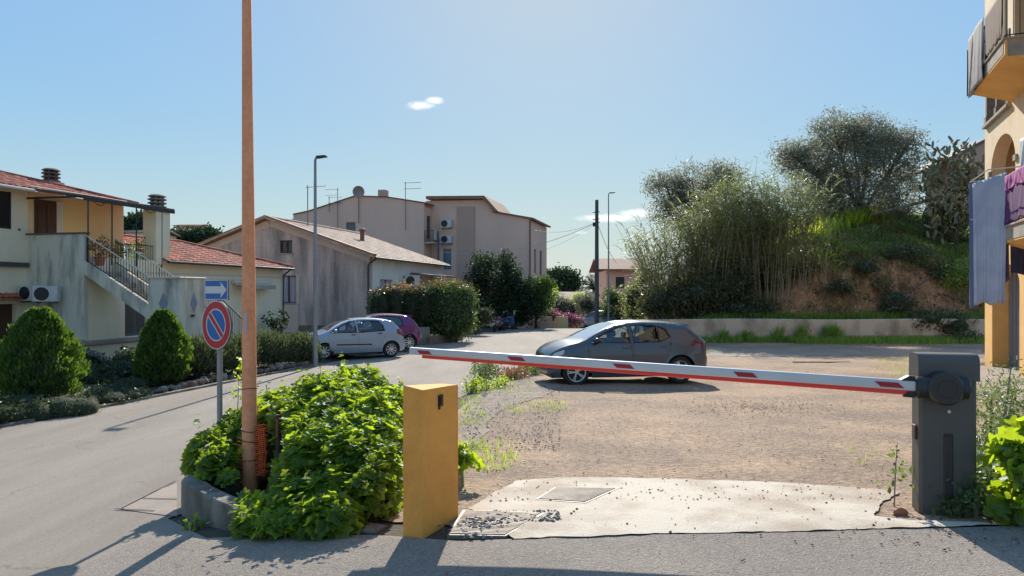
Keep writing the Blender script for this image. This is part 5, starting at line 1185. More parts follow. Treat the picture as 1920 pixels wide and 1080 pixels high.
clio_args = dict(zrock=.22, fw=1.20, rw=-1.38, wr_=.30, w0=.855, belt=.98, roofw=.60,
    wins=[[(.98, .99), (.76, 1.13), (.50, 1.26), (.22, 1.37), (.02, 1.40), (-.02, .985)], [(-.12, .985), (-.09, 1.405), (-.5, 1.415), (-.95, 1.385), (-1.08, 1.20), (-1.12, 1.03)]],
    doors=[[(1.0, .30), (1.03, .62), (1.03, .97), (.78, 1.15), (.50, 1.295), (.20, 1.405), (-.045, 1.44), (-.07, .6), (-.05, .28)], [(-.085, .28), (-.105, .6), (-.08, 1.44), (-.5, 1.452), (-.98, 1.415), (-1.12, 1.22), (-1.18, 1.0), (-1.10, .76), (-.96, .52), (-.90, .28)]],
    ws=(.15, 1.03), rg=(-1.84, -1.50, 1.0), spokes=9, plain=True, handles=((.10, .90), (-.93, .93)), tail=[(-1.62, .93), (-1.62, 1.07), (-1.75, 1.10), (-1.88, .92), (-1.92, .78), (-1.78, .82)], headl=[(1.88, .70), (1.72, .80), (1.42, .86), (1.50, .74), (1.85, .64)], mirror=(.80, 1.03))
_clio_obj = car('hatchback', 'silver five door hatchback parked nose in on the left side of the street', (c.x, c.y, (P0.z+P1.z)/2+.005), a, A_['paint_silver'], clio, extras=ex2(A_['paint_silver']), strips=((-.62, .75, .50, .545),), **clio_args); _clio_obj.scale = (.955,)*3
d = Vector((math.cos(a), math.sin(a))); lf = Vector((-d.y, d.x))
c2 = c-lf*2.35-d*1.55; micra = [(x*.93, z*.98) for x, z in clio]
ca2 = dict(clio_args); sc_ = lambda P: [(x*.93, z*.98) for x, z in P]
ca2.update(wins=[sc_(p) for p in clio_args['wins']], doors=[sc_(p) for p in clio_args['doors']], fw=1.13, rw=-1.29, belt=.96, ws=(.14, .96), rg=(-1.72, -1.38, .98), handles=(), tail=sc_([(-1.50, 1.20), (-1.55, 1.30), (-1.66, 1.24), (-1.84, .98), (-1.80, .88), (-1.66, 1.08)]), headl=sc_(clio_args['headl']), mirror=(.75, 1.06), w0=.83, roofw=.58, tint='glass_dark')
car('hatchback', 'purple hatchback parked just beyond the silver one', (c2.x, c2.y, g(c2.x, c2.y)+.015), a+R(1), A_['paint_purple'], micra, extras=ex2(A_['paint_purple']), **ca2)
ca2 = dict(clio_args); ca2.update(low=True, tint='glass_dark')
px_ = W(1196, 590, 50); car('hatchback', 'dark car tucked beneath the reeds at the far right of the road', (px_.x+1.2, px_.y+1.0, g(px_.x, px_.y)+.7), R(200), A_['paint_black'], clio, **ca2)
px_ = W(1122, 606, 61); car('hatchback', 'pale grey car far beyond the telegraph pole with only its roof showing over the crest', (px_.x, px_.y, g(px_.x, px_.y)+.02), R(160), A_['paint_silver'], clio, **ca2)
# ------------------------------------------------------------ two wheelers
def scooter(label, loc, rz, body, cat='scooter', name='scooter'):
    t = thing(name, label, cat, loc, rz, 'two wheelers parked by the hedge')
    for x, nm in ((-.55, 'wheel'), (.68, 'wheel')): 
        MB().lathe([(.12, -.05), (.22, -.055), (.255, -.02), (.255, .02), (.22, .055), (.12, .05)], 22, 'y', (x, 0, .255)).build(nm, A_['rubber'], t, True)
    MB().blob((-.40, 0, .60), (.42, .17, .20), 2, .05).blob((-.72, 0, .72), (.16, .12, .09), 3, .05).prism([(-.1, .30), (.38, .30), (.55, .55), (.45, .95), (.36, .95), (.38, .45), (-.1, .42)], 'y', -.17, .17).build('body', body, t, 'all')
    MB().rbox(-.72, .0, -.14, .14, .76, .86, .04).build('seat', A_['black'], t)
    MB().tube([(.68, 0, .26), (.50, 0, .75), (.42, 0, 1.02)], .035, 8).tube([(.40, -.32, 1.05), (.44, 0, 1.02), (.40, .32, 1.05)], .018, 6).build('handlebar', A_['darkiron'], t)
    MB().blob((.52, 0, .90), (.10, .13, .12), 4, .03).build('front_cowl', body, t, 'all'); MB().blob((.60, 0, .92), (.04, .08, .06), 4, .02).build('headlight', A_['lamp_clear'], t)
    mm = MB()
    for s in (-1, 1): mm.tube([(.40, s*.25, 1.05), (.38, s*.33, 1.22)], .01, 5).blob((.38, s*.35, 1.27), (.02, .07, .05), 1, .02)
    mm.build('mirror', A_['galv'], t); MB().blob((.68, 0, .46), (.20, .08, .07), 6, .03).build('mudguard', body, t, 'all')
    MB().rbox(-.86, -.83, -.09, .09, .48, .60, .005).build('number_plate', A_['white'], t); MB().rbox(-.88, -.84, -.08, .08, .66, .72, .01).build('tail_light', A_['lamp_red'], t)
    if cat == 'motorcycle':
        MB().blob((.05, 0, .80), (.26, .16, .14), 8, .04).build('fuel_tank', body, t, 'all'); MB().rbox(-.2, .25, -.15, .15, .28, .6, .05).build('engine', A_['darkiron'], t); MB().prism([(.42, 1.0), (.62, 1.0), (.46, 1.32), (.38, 1.3)], 'y', -.18, .18).build('windshield', A_['glass_dark'], t)
p = W(932, 600, 46.0); scooter('maroon and white scooter parked under the dark trees', (p.x, p.y, g(p.x, p.y)), R(75), mat('maroon', (.16, .03, .035), .35, (.35, .3, .3), 4, (.5, .55)))
p = W(953, 600, 47.2); scooter('blue motorcycle parked behind the maroon scooter', (p.x, p.y, g(p.x, p.y)+.05), R(60), mat('moto_blue', (.025, .06, .16), .35), 'motorcycle', 'motorcycle')
# ============================================================ vegetation
def nrm3(v): return v/np.linalg.norm(v, axis=-1)[..., None]
def lookrot(dirs, roll=None):
    """matrices whose y axis is dirs, z roughly up"""
    y = nrm3(np.asarray(dirs, float)); up = np.tile([0, 0, 1.], (len(y), 1)); up[np.abs(y[:, 2]) > .95] = [1, 0, 0]
    x = nrm3(np.cross(y, up)); z = np.cross(x, y)
    if roll is not None: c, s = np.cos(roll)[:, None], np.sin(roll)[:, None]; x, z = x*c+z*s, z*c-x*s
    return np.stack([x, y, z], 2)
def grasspatch(name, label, cat, pts, m, h=.25, tmpl=BLADE, kind='stuff', group=None, zoff=0):
    P = np.array(pts); n = len(P); z = G(P[:, 0], P[:, 1])+zoff
    az = rng.uniform(0, 2*np.pi, n); M = np.zeros((n, 3, 3)); c, s = np.cos(az), np.sin(az); M[:, 0, 0] = c; M[:, 0, 1] = -s; M[:, 1, 0] = s; M[:, 1, 1] = c; M[:, 2, 2] = 1
    o = scatter(name, tmpl[0], tmpl[1], np.stack([P[:, 0], P[:, 1], z], 1), M, h*rng.uniform(.4, 1.3, n), m)
    if label: tag(o, label, cat, group, kind)
    return o
def tufts(poly_fn, nt_, per, rad):
    out_ = []
    for _ in range(nt_):
        c = poly_fn(); k = max(3, int(per*random.uniform(.3, 1.5))); out_ += [(c[0]+random.gauss(0, rad), c[1]+random.gauss(0, rad)) for _ in range(k)]
    return out_
# ---- the leafy mass on the planter: leaves on and under a lumpy surface
HL = []
for (px, py, Y, rx, ry, rz) in ((395, 862, 6.9, .22, .35, .26), (445, 825, 7.5, .30, .5, .30), (520, 805, 7.5, .40, .6, .38), (590, 795, 7.8, .45, .7, .46), (668, 785, 8.0, .42, .65, .56), (722, 812, 7.4, .30, .6, .46),
        (410, 885, 6.5, .16, .22, .22), (436, 915, 6.3, .12, .2, .16), (533, 900, 6.2, .20, .3, .34), (560, 885, 6.3, .42, .45, .46), (650, 880, 6.2, .40, .45, .50), (712, 890, 6.0, .22, .4, .46),
        (485, 985, 5.5, .17, .24, .20), (550, 975, 5.45, .27, .26, .30), (635, 960, 5.4, .30, .28, .34), (700, 950, 5.35, .17, .25, .34), (600, 860, 8.9, .7, .8, .35),
        (475, 1000, 5.28, .17, .16, .14), (540, 1000, 5.12, .22, .17, .17), (615, 985, 5.02, .24, .17, .20), (560, 930, 5.75, .45, .32, .44), (655, 925, 5.7, .38, .32, .46), (715, 925, 5.6, .16, .28, .40), (478, 968, 5.75, .22, .25, .17), (560, 838, 6.8, .35, .45, .44), (640, 835, 6.7, .40, .45, .50), (702, 840, 6.5, .28, .4, .48), (600, 905, 5.75, .4, .3, .44), (660, 905, 5.7, .3, .3, .42), (620, 800, 7.2, .45, .5, .50), (540, 830, 7.0, .4, .5, .42)):
    c_ = W(px, py, Y); HL.append((c_.x, c_.y, c_.z, rx, ry, rz))
HLa = np.array(HL)
def mass(n, seed):
    q = np.random.default_rng(seed); idx = q.choice(len(HLa), n, p=(HLa[:, 3]*HLa[:, 4])/(HLa[:, 3]*HLa[:, 4]).sum()); d = nrm3(q.normal(size=(n, 3))); d[:, 2] = np.where(d[:, 2] < -.35, -d[:, 2], d[:, 2])
    rr = q.uniform(.80, 1.06, n)+.05*np.sin(d[:, 0]*9+idx)*np.cos(d[:, 2]*7); c = HLa[idx, :3]+d*rr[:, None]*HLa[idx, 3:]
    inside = np.zeros(n, bool)
    for l in HLa: inside |= (((c-l[:3])/l[3:])**2).sum(1) < .62
    keep = (~inside) | (q.uniform(0, 1, n) < .12); keep &= c[:, 2] > G(c[:, 0], c[:, 1])+.03
    keep &= ~((c[:, 0] > -.82) & (c[:, 1] < 5.3)); keep &= np.hypot(c[:, 0]+2.44, c[:, 1]-6.62) > .10
    # gap in the leaves round the pole and its netting
    keep &= ~((np.abs(c[:, 0]+.364*c[:, 1]) < .17) & (c[:, 1] < 6.75) & (c[:, 1] > 5.2) & (c[:, 2] > H-(925-HZ)/F*c[:, 1]))
    keep &= ~((np.abs(c[:, 0]+.3285*c[:, 1]) < .06) & (c[:, 1] < 6.5) & (c[:, 1] > 5.4) & (c[:, 2] > H-(868-HZ)/F*c[:, 1]))
    # planter front stays bare on its left end
    keep &= ~((c[:, 2] < -.03) & (c[:, 0] < -2.05) & (c[:, 1] < 7.2) & (c[:, 1] > 5.0))
    # nothing leans out over the road side kerb
    keep &= c[:, 0] > -3.08+.243*(c[:, 1]-6.3)-.12
    return c[keep], d[keep], q
c, d, q = mass(36000, 3); n = len(c)
ec, ed = [], []                         # shoots that stand clear of the heap
for i in q.choice(n, 260, replace=False):
    if d[i][2] < .25: continue
    L_n = q.uniform(.06, .22); ax = nrm3(np.array([q.normal()*.4, q.normal()*.4, 1.0])+d[i]*.5)
    for k in range(7): ec.append(c[i]+ax*L_n*(k+1)/7+q.normal(size=3)*.018); ed.append(d[i])
c = np.concatenate([c, np.array(ec)]); d = np.concatenate([d, np.array(ed)]); nb_ = len(ec); n = len(c)
dirs = nrm3(d*np.array([1, 1, .3])+q.normal(size=(n, 3))*.55+np.array([0, -.1, -.15])); up_n = nrm3(d+np.array([0, 0, .9])+q.normal(size=(n, 3))*.62)
y = dirs-up_n*(dirs*up_n).sum(1)[:, None]; y = nrm3(y); x = np.cross(y, up_n); M = np.stack([x, y, up_n], 2)
wd = thing('bramble_bush', 'big heap of bright green round leaved weeds spilling over the planter wall', 'bush', (-1.8, 6.4, g(-1.8, 6.4)))
off = np.array([-1.8, 6.4, g(-1.8, 6.4)])
scatter('foliage', MALLOW[0], MALLOW[1], c-off, M, .078*q.uniform(.22, 1.0, n)**.9*1.5*np.where(np.arange(n) >= n-nb_, .62, 1), L_['mallow'], wd)
stm = MB()
for k in range(90):
    i = random.randrange(n); p = Vector(c[i]-off); b = Vector((p.x*.8, p.y*.8, p.z-.45)); stm.tube([b, b.lerp(p, .6)+Vector((0, 0, .05)), p], .004, 4)
for k in range(26):       # flowering stalks that stand above the leaves
    i = random.randrange(n)
    if d[i][2] < .5: continue
    p = Vector(c[i]-off); stm.tube([p-Vector((0, 0, .2)), p+Vector((random.uniform(-.03, .03), 0, random.uniform(.06, .2)))], .004, 4)
stm.build('stems', mat('stem_green', (.10, .14, .04), .7), wd)
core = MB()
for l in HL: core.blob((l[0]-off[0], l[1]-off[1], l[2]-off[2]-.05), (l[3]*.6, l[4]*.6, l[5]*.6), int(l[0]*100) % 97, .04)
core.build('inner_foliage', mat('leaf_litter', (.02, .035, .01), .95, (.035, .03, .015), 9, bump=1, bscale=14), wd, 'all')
def spike(label, x, y, h, lm='weed', n=60, sz=.045, r=.05, group='weeds', name='weed'):
    t = thing(name, label, 'weed', (x, y, g(x, y)), 0, group); mb = MB(); mb.tube([(0, 0, 0), (.01, 0, h*.6), (.03, .01, h)], [.006, .005, .002], 5)
    cc = []; 
    for k in range(n): tt = (k/n)**.8; cc.append((.03*tt+random.gauss(0, r*(1.1-tt*.7)), random.gauss(0, r*(1.1-tt*.7)), h*(.25+.75*tt)))
    mb.build('stem', A_['cane'], t); scatter('foliage', LEAF[0], LEAF[1], cc, rotmats(n, 2), sz*rng.uniform(.6, 1.4, n), L_[lm], t); return t
p = W(444, 700, 7.6); t = spike('tall leafy weed stem rising just left of the orange pole', p.x, p.y, .95-g(p.x, p.y), 'mallow', 70, .055, .035)
p = W(686, 700, 8.2); spike('leafy sprout on top of the green heap', p.x, p.y, .82-g(p.x, p.y), 'mallow', 50, .06, .05)
p = W(596, 720, 8.0); spike('thin dry stalk poking out of the green heap', p.x, p.y, .83-g(p.x, p.y), 'grass_dry', 24, .03, .012)
# leaves right of the pillar and by the barrier
def shrub(name, label, cat, lobes, n, size, lm, base, tmpl=LEAF, per=12, spread=.1, shell=.3, group=None, stems=10, tilt=2.0, tm='bark', core=0):
    off = Vector(base); t = thing(name, label, cat, base, 0, group)
    lb = [(l[0]-off.x, l[1]-off.y, l[2]-off.z, l[3], l[4], l[5]) for l in lobes]
    f, cc = leaves('foliage', lb, n, size, lm, t, tmpl, per=per, spread=spread, shell=shell, tilt=tilt)
    mb = MB()
    for k in range(stems):
        q = Vector(cc[random.randrange(len(cc))]); s = Vector((q.x*.5, q.y*.5, 0.0)); mb.tube([s-Vector((0, 0, .08)), s.lerp(q, .5)+Vector((0, 0, .05)), q], [.02, .014, .005], 5)
    if stems: mb.build('stems', A_[tm], t)
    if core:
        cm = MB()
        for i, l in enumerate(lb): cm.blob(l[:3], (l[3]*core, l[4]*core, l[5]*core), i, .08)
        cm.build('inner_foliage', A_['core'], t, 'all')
    return t
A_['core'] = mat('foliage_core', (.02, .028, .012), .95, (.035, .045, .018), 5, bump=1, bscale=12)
def gb(x, y): return (x, y, g(x, y))
shrub('weed', 'clump of round leaves showing right of the ochre pillar', 'weed', [(-.44, 6.15, .10, .11, .2, .20), (-.55, 6.3, .15, .12, .2, .2)], 120, .085, L_['mallow'], gb(-.4, 6.1), MALLOW, spread=.05, stems=4, tm='cane')
bx = lambda px, py, y: tuple(W(px, py, y))
shrub('weed', 'feathery grey green weeds crowding the foot of the barrier cabinet', 'weed', [bx(1830, 930, 5.2)+(.26, .2, .16), bx(1790, 950, 5.15)+(.13, .1, .09), bx(1870, 900, 5.5)+(.3, .3, .26)], 2600, .045, L_['weed'], gb(3.4, 5.2), spread=.04, stems=14, tm='cane')
shrub('weed', 'tall pale weeds with small leaves behind the barrier cabinet', 'weed', [bx(1868, 800, 6.3)+(.22, .3, .42), bx(1900, 770, 6.6)+(.28, .3, .45), bx(1850, 850, 6.0)+(.14, .2, .30), bx(1925, 850, 6.1)+(.2, .2, .4)], 3300, .055, L_['weed'], gb(4.2, 6.3), NARROW, spread=.07, stems=30, tm='cane')
shrub('weed', 'broad bright leaves at the right edge beside the barrier', 'weed', [bx(1900, 840, 5.1)+(.13, .2, .16), bx(1945, 850, 5.0)+(.22, .22, .34), bx(1915, 930, 5.0)+(.2, .2, .13)], 250, .13, L_['mallow'], gb(3.65, 4.95), MALLOW, spread=.05, stems=12, tm='cane')
spike('tall seeding weed stem behind the barrier at the right edge', 4.55, 6.2, 1.25, 'grass_dry', 60, .04, .04)
spike('bent weed at the left foot of the barrier cabinet', 2.93, 5.45, .5, 'weed', 30, .05, .05)
shrub('weed', 'small weed growing on the asphalt against the planter wall', 'weed', [bx(362, 985, 5.75)+(.10, .07, .06)], 90, .05, L_['mallow'], tuple(at(362, 1000)), LEAF, spread=.03, stems=3, tm='cane')
# lot edge weeds
wl_ = [((905, 715), .30, .42, 'weed', 1500, 'bushy pale weeds at the lot edge just right of the ochre pillar'), ((882, 735), .22, .22, 'mallow', 500, 'low bright weeds hugging the lot edge right of the ochre pillar'),
       ((958, 712), .38, .22, 'rustweed', 1300, 'rust coloured weeds halfway along the lot edge'), ((992, 702), .35, .25, 'weed', 1100, 'green weeds in front of the grey hatchback'), ((930, 728), .28, .16, 'grass', 500, 'low grassy tuft on the lot edge behind the barrier boom')]
for (pxy, r_, h_, lm, n_, lab) in wl_:
    p = at(*pxy); shrub('weed', lab, 'weed', [(p.x, p.y, p.z+h_*.6, r_, r_*1.6, h_*.7), (p.x+.15, p.y+.4, p.z+h_*.5, r_*.8, r_, h_*.5)], n_, .05, L_[lm], tuple(p), spread=.06, stems=12, tm='cane', shell=.1)
spike('tall thin weed standing at the lot edge left of the boom middle', *at(888, 728)[:2], .75, 'weed', 120, .045, .07); spike('dark upright weed spike at the lot edge', *at(912, 735)[:2], .62, 'scrub', 120, .045, .06)
# ---- grass on the lot
def inpx(px0, px1, py0, py1): return lambda: at(random.uniform(px0, px1), random.uniform(py0, py1))[:2]
pts = tufts(inpx(868, 960, 828, 885), 85, 9, .05)+tufts(inpx(862, 905, 745, 800), 60, 8, .07)+tufts(inpx(950, 1060, 755, 778), 45, 8, .1)+tufts(inpx(1640, 1710, 670, 705), 70, 9, .12)+tufts(inpx(1600, 1700, 830, 925), 14, 5, .05)+tufts(inpx(1300, 1560, 655, 668), 40, 6, .12)+tufts(inpx(880, 1000, 712, 740), 60, 8, .1)
grasspatch('grass', 'short sparse grass in patches on the gravel lot', 'grass', pts, L_['grass'], .085)
pts = tufts(inpx(870, 1250, 760, 900), 60, 4, .05)+tufts(inpx(1250, 1700, 700, 900), 60, 4, .05)
grasspatch('dry_grass', 'scattered dry grass blades on the gravel lot', 'dry grass', pts, L_['grass_dry'], .05)
pts = [(random.uniform(8, 25.5), 34.2-abs(random.gauss(0, .45))) for _ in range(9000)]+[(random.uniform(13, 25.5), 33.6-abs(random.gauss(0, .7))) for _ in range(5000)]
grasspatch('grass', 'band of green grass along the foot of the low wall', 'grass', pts, L_['grass'], .32)
for (px, w_, h_, n_, lab) in ((1355, .25, .5, 260, 'upright grass clump at the low wall nearest the grey hatchback'), (1398, .3, .35, 260, 'second grass clump along the low wall from the grey hatchback'), (1460, .3, .5, 300, 'third grass clump along the low wall from the grey hatchback'), (1504, .28, .55, 300, 'grass clump at the middle of the low wall'), (1560, .5, .6, 700, 'wide leafy weed clump right of the middle of the low wall')):
    p = W(px, 640, 33.9); shrub('weed', lab, 'weed', [(p.x, p.y, g(p.x, p.y)+h_*.5, w_, .25, h_*.6)], n_, .30, L_['grass'], gb(p.x, p.y), BLADE, spread=.1, stems=0, tilt=.35, group='weed clumps along the low wall')
for (px, py, w_, h_, lab, yy_) in ((1790, 610, 1.0, .75, 'dark shrub spilling over the low wall near the ochre building', 34.6), (1740, 600, .9, .5, 'dark shrub hanging over the right part of the low wall', 34.7), (1815, 640, 1.1, .45, 'brownish low scrub at the wall foot beside the ochre building', 33.4), (1685, 570, .9, .8, 'round dark shrub above the low wall on the bare earth', 35.9)):
    p = W(px, py, yy_); shrub('shrub', lab, 'shrub', [(p.x, p.y, p.z, w_, .7, h_), (p.x-w_*.6, p.y, p.z-h_*.2, w_*.6, .6, h_*.7)], 1900, .12, L_['scrub'], gb(p.x, p.y), spread=.12, stems=12, shell=.2, core=.6)
# ---- bank: grass cover, dry scrub, shrubs
def bankpts(n, fn):
    out_ = []
    while len(out_) < n:
        x = random.uniform(9, 31); y = random.uniform(35.3, 50); 
        if random.random() < fn(x, y): out_.append((x, y))
    return out_
P_n = lambda x, y, s, o: .5+.5*math.sin(x*s+o)*math.cos(y*s*.9+o*2)
fg = lambda x, y: (smooth(36.8, 38.2, y)*(.5+.5*P_n(x, y, .9, 1)))+(.9 if (x > 22.8 and y > 36.2) else 0)+.5*P_n(x, y, 1.1, .3)**2
grasspatch('grass', 'thick green grass covering the top and right of the overgrown bank', 'grass', bankpts(46000, fg), L_['bank_grass'], .46)
fd = lambda x, y: smooth(35.0, 36, y)*(1-smooth(38.5, 40, y))*(P_n(x, y, 1.7, 2)**2)
grasspatch('dry_grass', 'dry straw coloured grass on the bare red earth of the bank', 'dry grass', bankpts(7000, fd), L_['grass_dry'], .35)
grasspatch('grass', 'strip of grass growing just behind the top of the low wall', 'grass', [(random.uniform(8, 26), random.uniform(34.75, 35.7)) for _ in range(7000)], L_['grass'], .42)
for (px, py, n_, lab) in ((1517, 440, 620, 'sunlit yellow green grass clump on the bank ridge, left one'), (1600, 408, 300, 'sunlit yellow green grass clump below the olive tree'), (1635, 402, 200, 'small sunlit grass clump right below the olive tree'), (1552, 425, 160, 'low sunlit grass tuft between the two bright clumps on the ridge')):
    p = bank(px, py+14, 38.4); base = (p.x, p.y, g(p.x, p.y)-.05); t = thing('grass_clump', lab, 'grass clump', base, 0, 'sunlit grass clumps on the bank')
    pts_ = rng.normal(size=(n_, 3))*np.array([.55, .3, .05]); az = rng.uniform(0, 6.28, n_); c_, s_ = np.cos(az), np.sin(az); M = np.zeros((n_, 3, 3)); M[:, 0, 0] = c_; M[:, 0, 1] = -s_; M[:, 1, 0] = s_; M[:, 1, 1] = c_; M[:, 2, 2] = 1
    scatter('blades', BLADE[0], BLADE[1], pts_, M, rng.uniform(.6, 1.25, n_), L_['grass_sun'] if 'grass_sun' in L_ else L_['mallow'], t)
sc_l = [(1310, 550, 1.4, 1.3), (1370, 535, 1.3, 1.6), (1430, 530, 1.5, 1.5), (1400, 585, 1.4, .6), (1250, 570, 1.3, 1.0), (1470, 500, 1.3, 1.0), (1520, 470, 1.2, .6), (1340, 585, 1.2, .6)]
for i, (px, py, w_, h_) in enumerate(sc_l):
    p = bank(px, py+10) if px > 1420 else W(px, py, 36.2+(i % 3)*.5)
    lab = ['dark shrub at the foot of the reeds behind the grey hatchback roof', 'dark shrub in the middle of the reed thicket', 'broad dark shrub right of the reeds', 'low dark shrub just above the low wall left of its middle', 'dark shrub at the left foot of the reeds', 'dark shrub on the slope right of the reeds', 'shrub high on the bank left of the bare red earth', 'low scrub on top of the left end of the low wall'][i]
    shrub('shrub', lab, 'shrub', [(p.x, p.y, p.z, w_, .9, h_), (p.x+w_*.6, p.y+.2, p.z+h_*.1, w_*.6, .7, h_*.8), (p.x-w_*.6, p.y, p.z-h_*.2, w_*.6, .7, h_*.7)], 3000, .16, L_['scrub'], gb(p.x, p.y), spread=.18, stems=16, shell=.15, core=.5, group='shrubs in the reed thicket')
for i, (px, py, w_, h_, lm, lab) in enumerate(((1570, 540, .7, .4, 'scrub', 'small scrub tuft on the bare earth left of centre'), (1700, 480, 1.3, .7, 'scrub', 'brownish scrub above the bare earth'), (1755, 510, .8, .5, 'scrub', 'scrub tuft at the right end of the bare earth'), (1620, 500, .6, .35, 'scrub', 'small scrub tuft high on the bare earth'), (1790, 450, 1.5, .9, 'grass', 'green bushy weeds under the cactus'), (1650, 530, .5, .3, 'grass_dry', 'dry tuft in the middle of the bare earth'), (1800, 530, 1.1, 1.1, 'grass', 'green ivy covered hump by the hanging sheets'))):
    p = bank(px, py+6); p.z += h_*.3
    shrub('shrub', lab, 'shrub', [(p.x, p.y, p.z, w_, .6, h_)], 1300, .14, L_[lm], gb(p.x, p.y), spread=.16, stems=8, shell=.2, group='scrub on the bank')
def clumps(n, fn, spr, per, sz, lm, label, name='undergrowth', zs=.12):
    P = np.array(bankpts(n, fn)); c = np.repeat(np.stack([P[:, 0], P[:, 1], G(P[:, 0], P[:, 1])], 1), per, 0); c = c+rng.normal(size=c.shape)*np.array([spr, spr, zs])+np.array([0, 0, zs])
    tag(scatter(name, LEAF[0], LEAF[1], c, rotmats(len(c), 2), sz*rng.uniform(.5, 1.3, len(c)), L_[lm]), label, 'undergrowth', None, 'stuff')
clumps(900, lambda x, y: (.15+.85*P_n(x, y, 1.3, 4)**2)*(1-smooth(44, 48, y)), .28, 26, .13, 'scrub', 'dark low scrub growing in patches over the face of the bank')
clumps(300, lambda x, y: (P_n(x, y, 1.9, 1)**2)*(1-smooth(42, 46, y)), .22, 24, .11, 'rustweed', 'rusty dry weeds on the bare face of the bank')
# ---- reeds
def reeds():
    tv = []; st = MB(); cen = []; dr = []; sz = []
    N_ = 900
    for k in range(N_):
        x = random.uniform(7.6, 16.3); f = (x-7.6)/10
        y = random.uniform(36.4, 39.5); z = g(x, y); hgt = random.uniform(.72, 1.05)*(6.1+1.0*math.sin(f*3.1)-(1.2 if f > .75 else 0)-.15)
        hgt *= .80+.24*(.5+.5*math.sin(x*2.3+1)*math.cos(x*1.1+y))
        if x > 13: hgt *= .86
        if x > 14.5 and k % 2: continue
        ztop = z+hgt
        lx = random.gauss(0, .75)+(-1.5*(1-f*4)*random.random() if f < .25 else 0); ly = random.gauss(-.2, .35)
        p0, p1, p2 = Vector((x, y, z-.1)), Vector((x+lx*.35, y+ly*.35, z+hgt*.55)), Vector((x+lx, y+ly, ztop))
        if k % 3: st.tube([p0, p1, p2], [.015, .013, .006], 4, False)
        nl = random.randint(13, 21)
        for j in range(nl):
            t_ = .26+.74*((j+random.random())/nl)**.7; p = p0.lerp(p1, t_/.55) if t_ < .55 else p1.lerp(p2, (t_-.55)/.45)
            a = random.uniform(0, 6.28); cen.append(p); dr.append((math.cos(a), math.sin(a), random.uniform(.1, .8))); sz.append(random.uniform(.30, .80))
    t = tag(bpy.data.objects.new('reeds', None), 'tall dense thicket of giant reeds on the bank behind the grey hatchback', 'reeds', None, 'stuff'); COL.objects.link(t)
    st.build('stalks', A_['cane'], t)['kind'] = 'stuff'
    T = ([(-.03, 0, 0), (.03, 0, 0), (.04, .45, .06), (-.04, .45, .06), (.02, .85, -.08), (-.02, .85, -.08), (0, 1.05, -.28)], [(0, 1, 2, 3), (3, 2, 4, 5), (5, 4, 6)])
    o = scatter('blades', T[0], T[1], np.array([tuple(p) for p in cen]), lookrot(dr, rng.normal(size=len(dr))*.3), np.array(sz), L_['reed'], t); o['kind'] = 'stuff'
reeds()
# ---- trees on the bank
def treepx(name, label, cat, px, base_y_px, Y, lob, n, leaf, lm, tr, trunk_frac=.4, tm='bark', group=None, tmpl=LEAF, per=16, spread=.3, shell=.4, dep=.8, nb=40, gz=None):
    """lobes given in photo pixels (px,py,rx,ry) at distance Y"""
    b = W(px, base_y_px, Y); gz_ = g(b.x, b.y) if gz is None else gz; k = Y/F; lobes = []
    for (x, y, rx, ry) in lob:
        c = W(x, y, Y); lobes.append((c.x-b.x, random.uniform(-.3, .3)*rx*k, c.z-gz_, rx*k, rx*k*dep, ry*k))
    zlow = min(l[2]-l[5]*.3 for l in lobes)
    return tree(name, label, cat, (b.x, b.y, gz_), max(.5, zlow*trunk_frac+.3), lobes, n, leaf, lm, A_[tm], tr, group, per, spread, tmpl, nb, shell=shell)
treepx('olive_tree', 'large airy grey green olive tree on top of the bank', 'tree', 1610, 460, 45, [(1600, 290, 75, 62), (1520, 300, 60, 45), (1680, 300, 52, 60), (1560, 250, 50, 38), (1640, 250, 62, 38), (1490, 290, 36, 30), (1600, 370, 85, 50), (1540, 360, 55, 50), (1690, 370, 45, 50), (1590, 420, 60, 35), (1655, 420, 50, 40), (1710, 260, 22, 25)], 44000, .23, L_['olive'], .22, .5, tmpl=NARROW, per=42, spread=.30, shell=.35, nb=110)
treepx('olive_tree', 'smaller airy olive tree rising behind the reeds', 'tree', 1310, 470, 47, [(1250, 350, 38, 32), (1300, 345, 45, 38), (1350, 335, 42, 30), (1360, 380, 38, 45), (1270, 400, 45, 45), (1320, 410, 50, 45), (1370, 440, 35, 40)], 19000, .24, L_['olive'], .15, .5, tmpl=NARROW, per=40, spread=.30, shell=.3, nb=50)
fr_ = MB(); a_, b_ = W(1635, 402, 42.5), W(1755, 372, 41.5); fr_.tube([a_-a_, b_-a_], .09, 6); tag(fr_.build('fallen_branch', A_['concrete'], loc=a_), 'pale fallen trunk lying across the bank below the cactus', 'branch')
fr_ = MB(); a_, b_, c_ = W(1640, 600, 35.4), W(1700, 550, 35.9), W(1775, 500, 37); fr_.tube([a_-b_, Vector(), c_-b_], [.05, .035, .015], 6); tag(fr_.build('dead_branch', A_['bark'], loc=b_), 'thin dead branch slanting over the bare earth', 'branch')
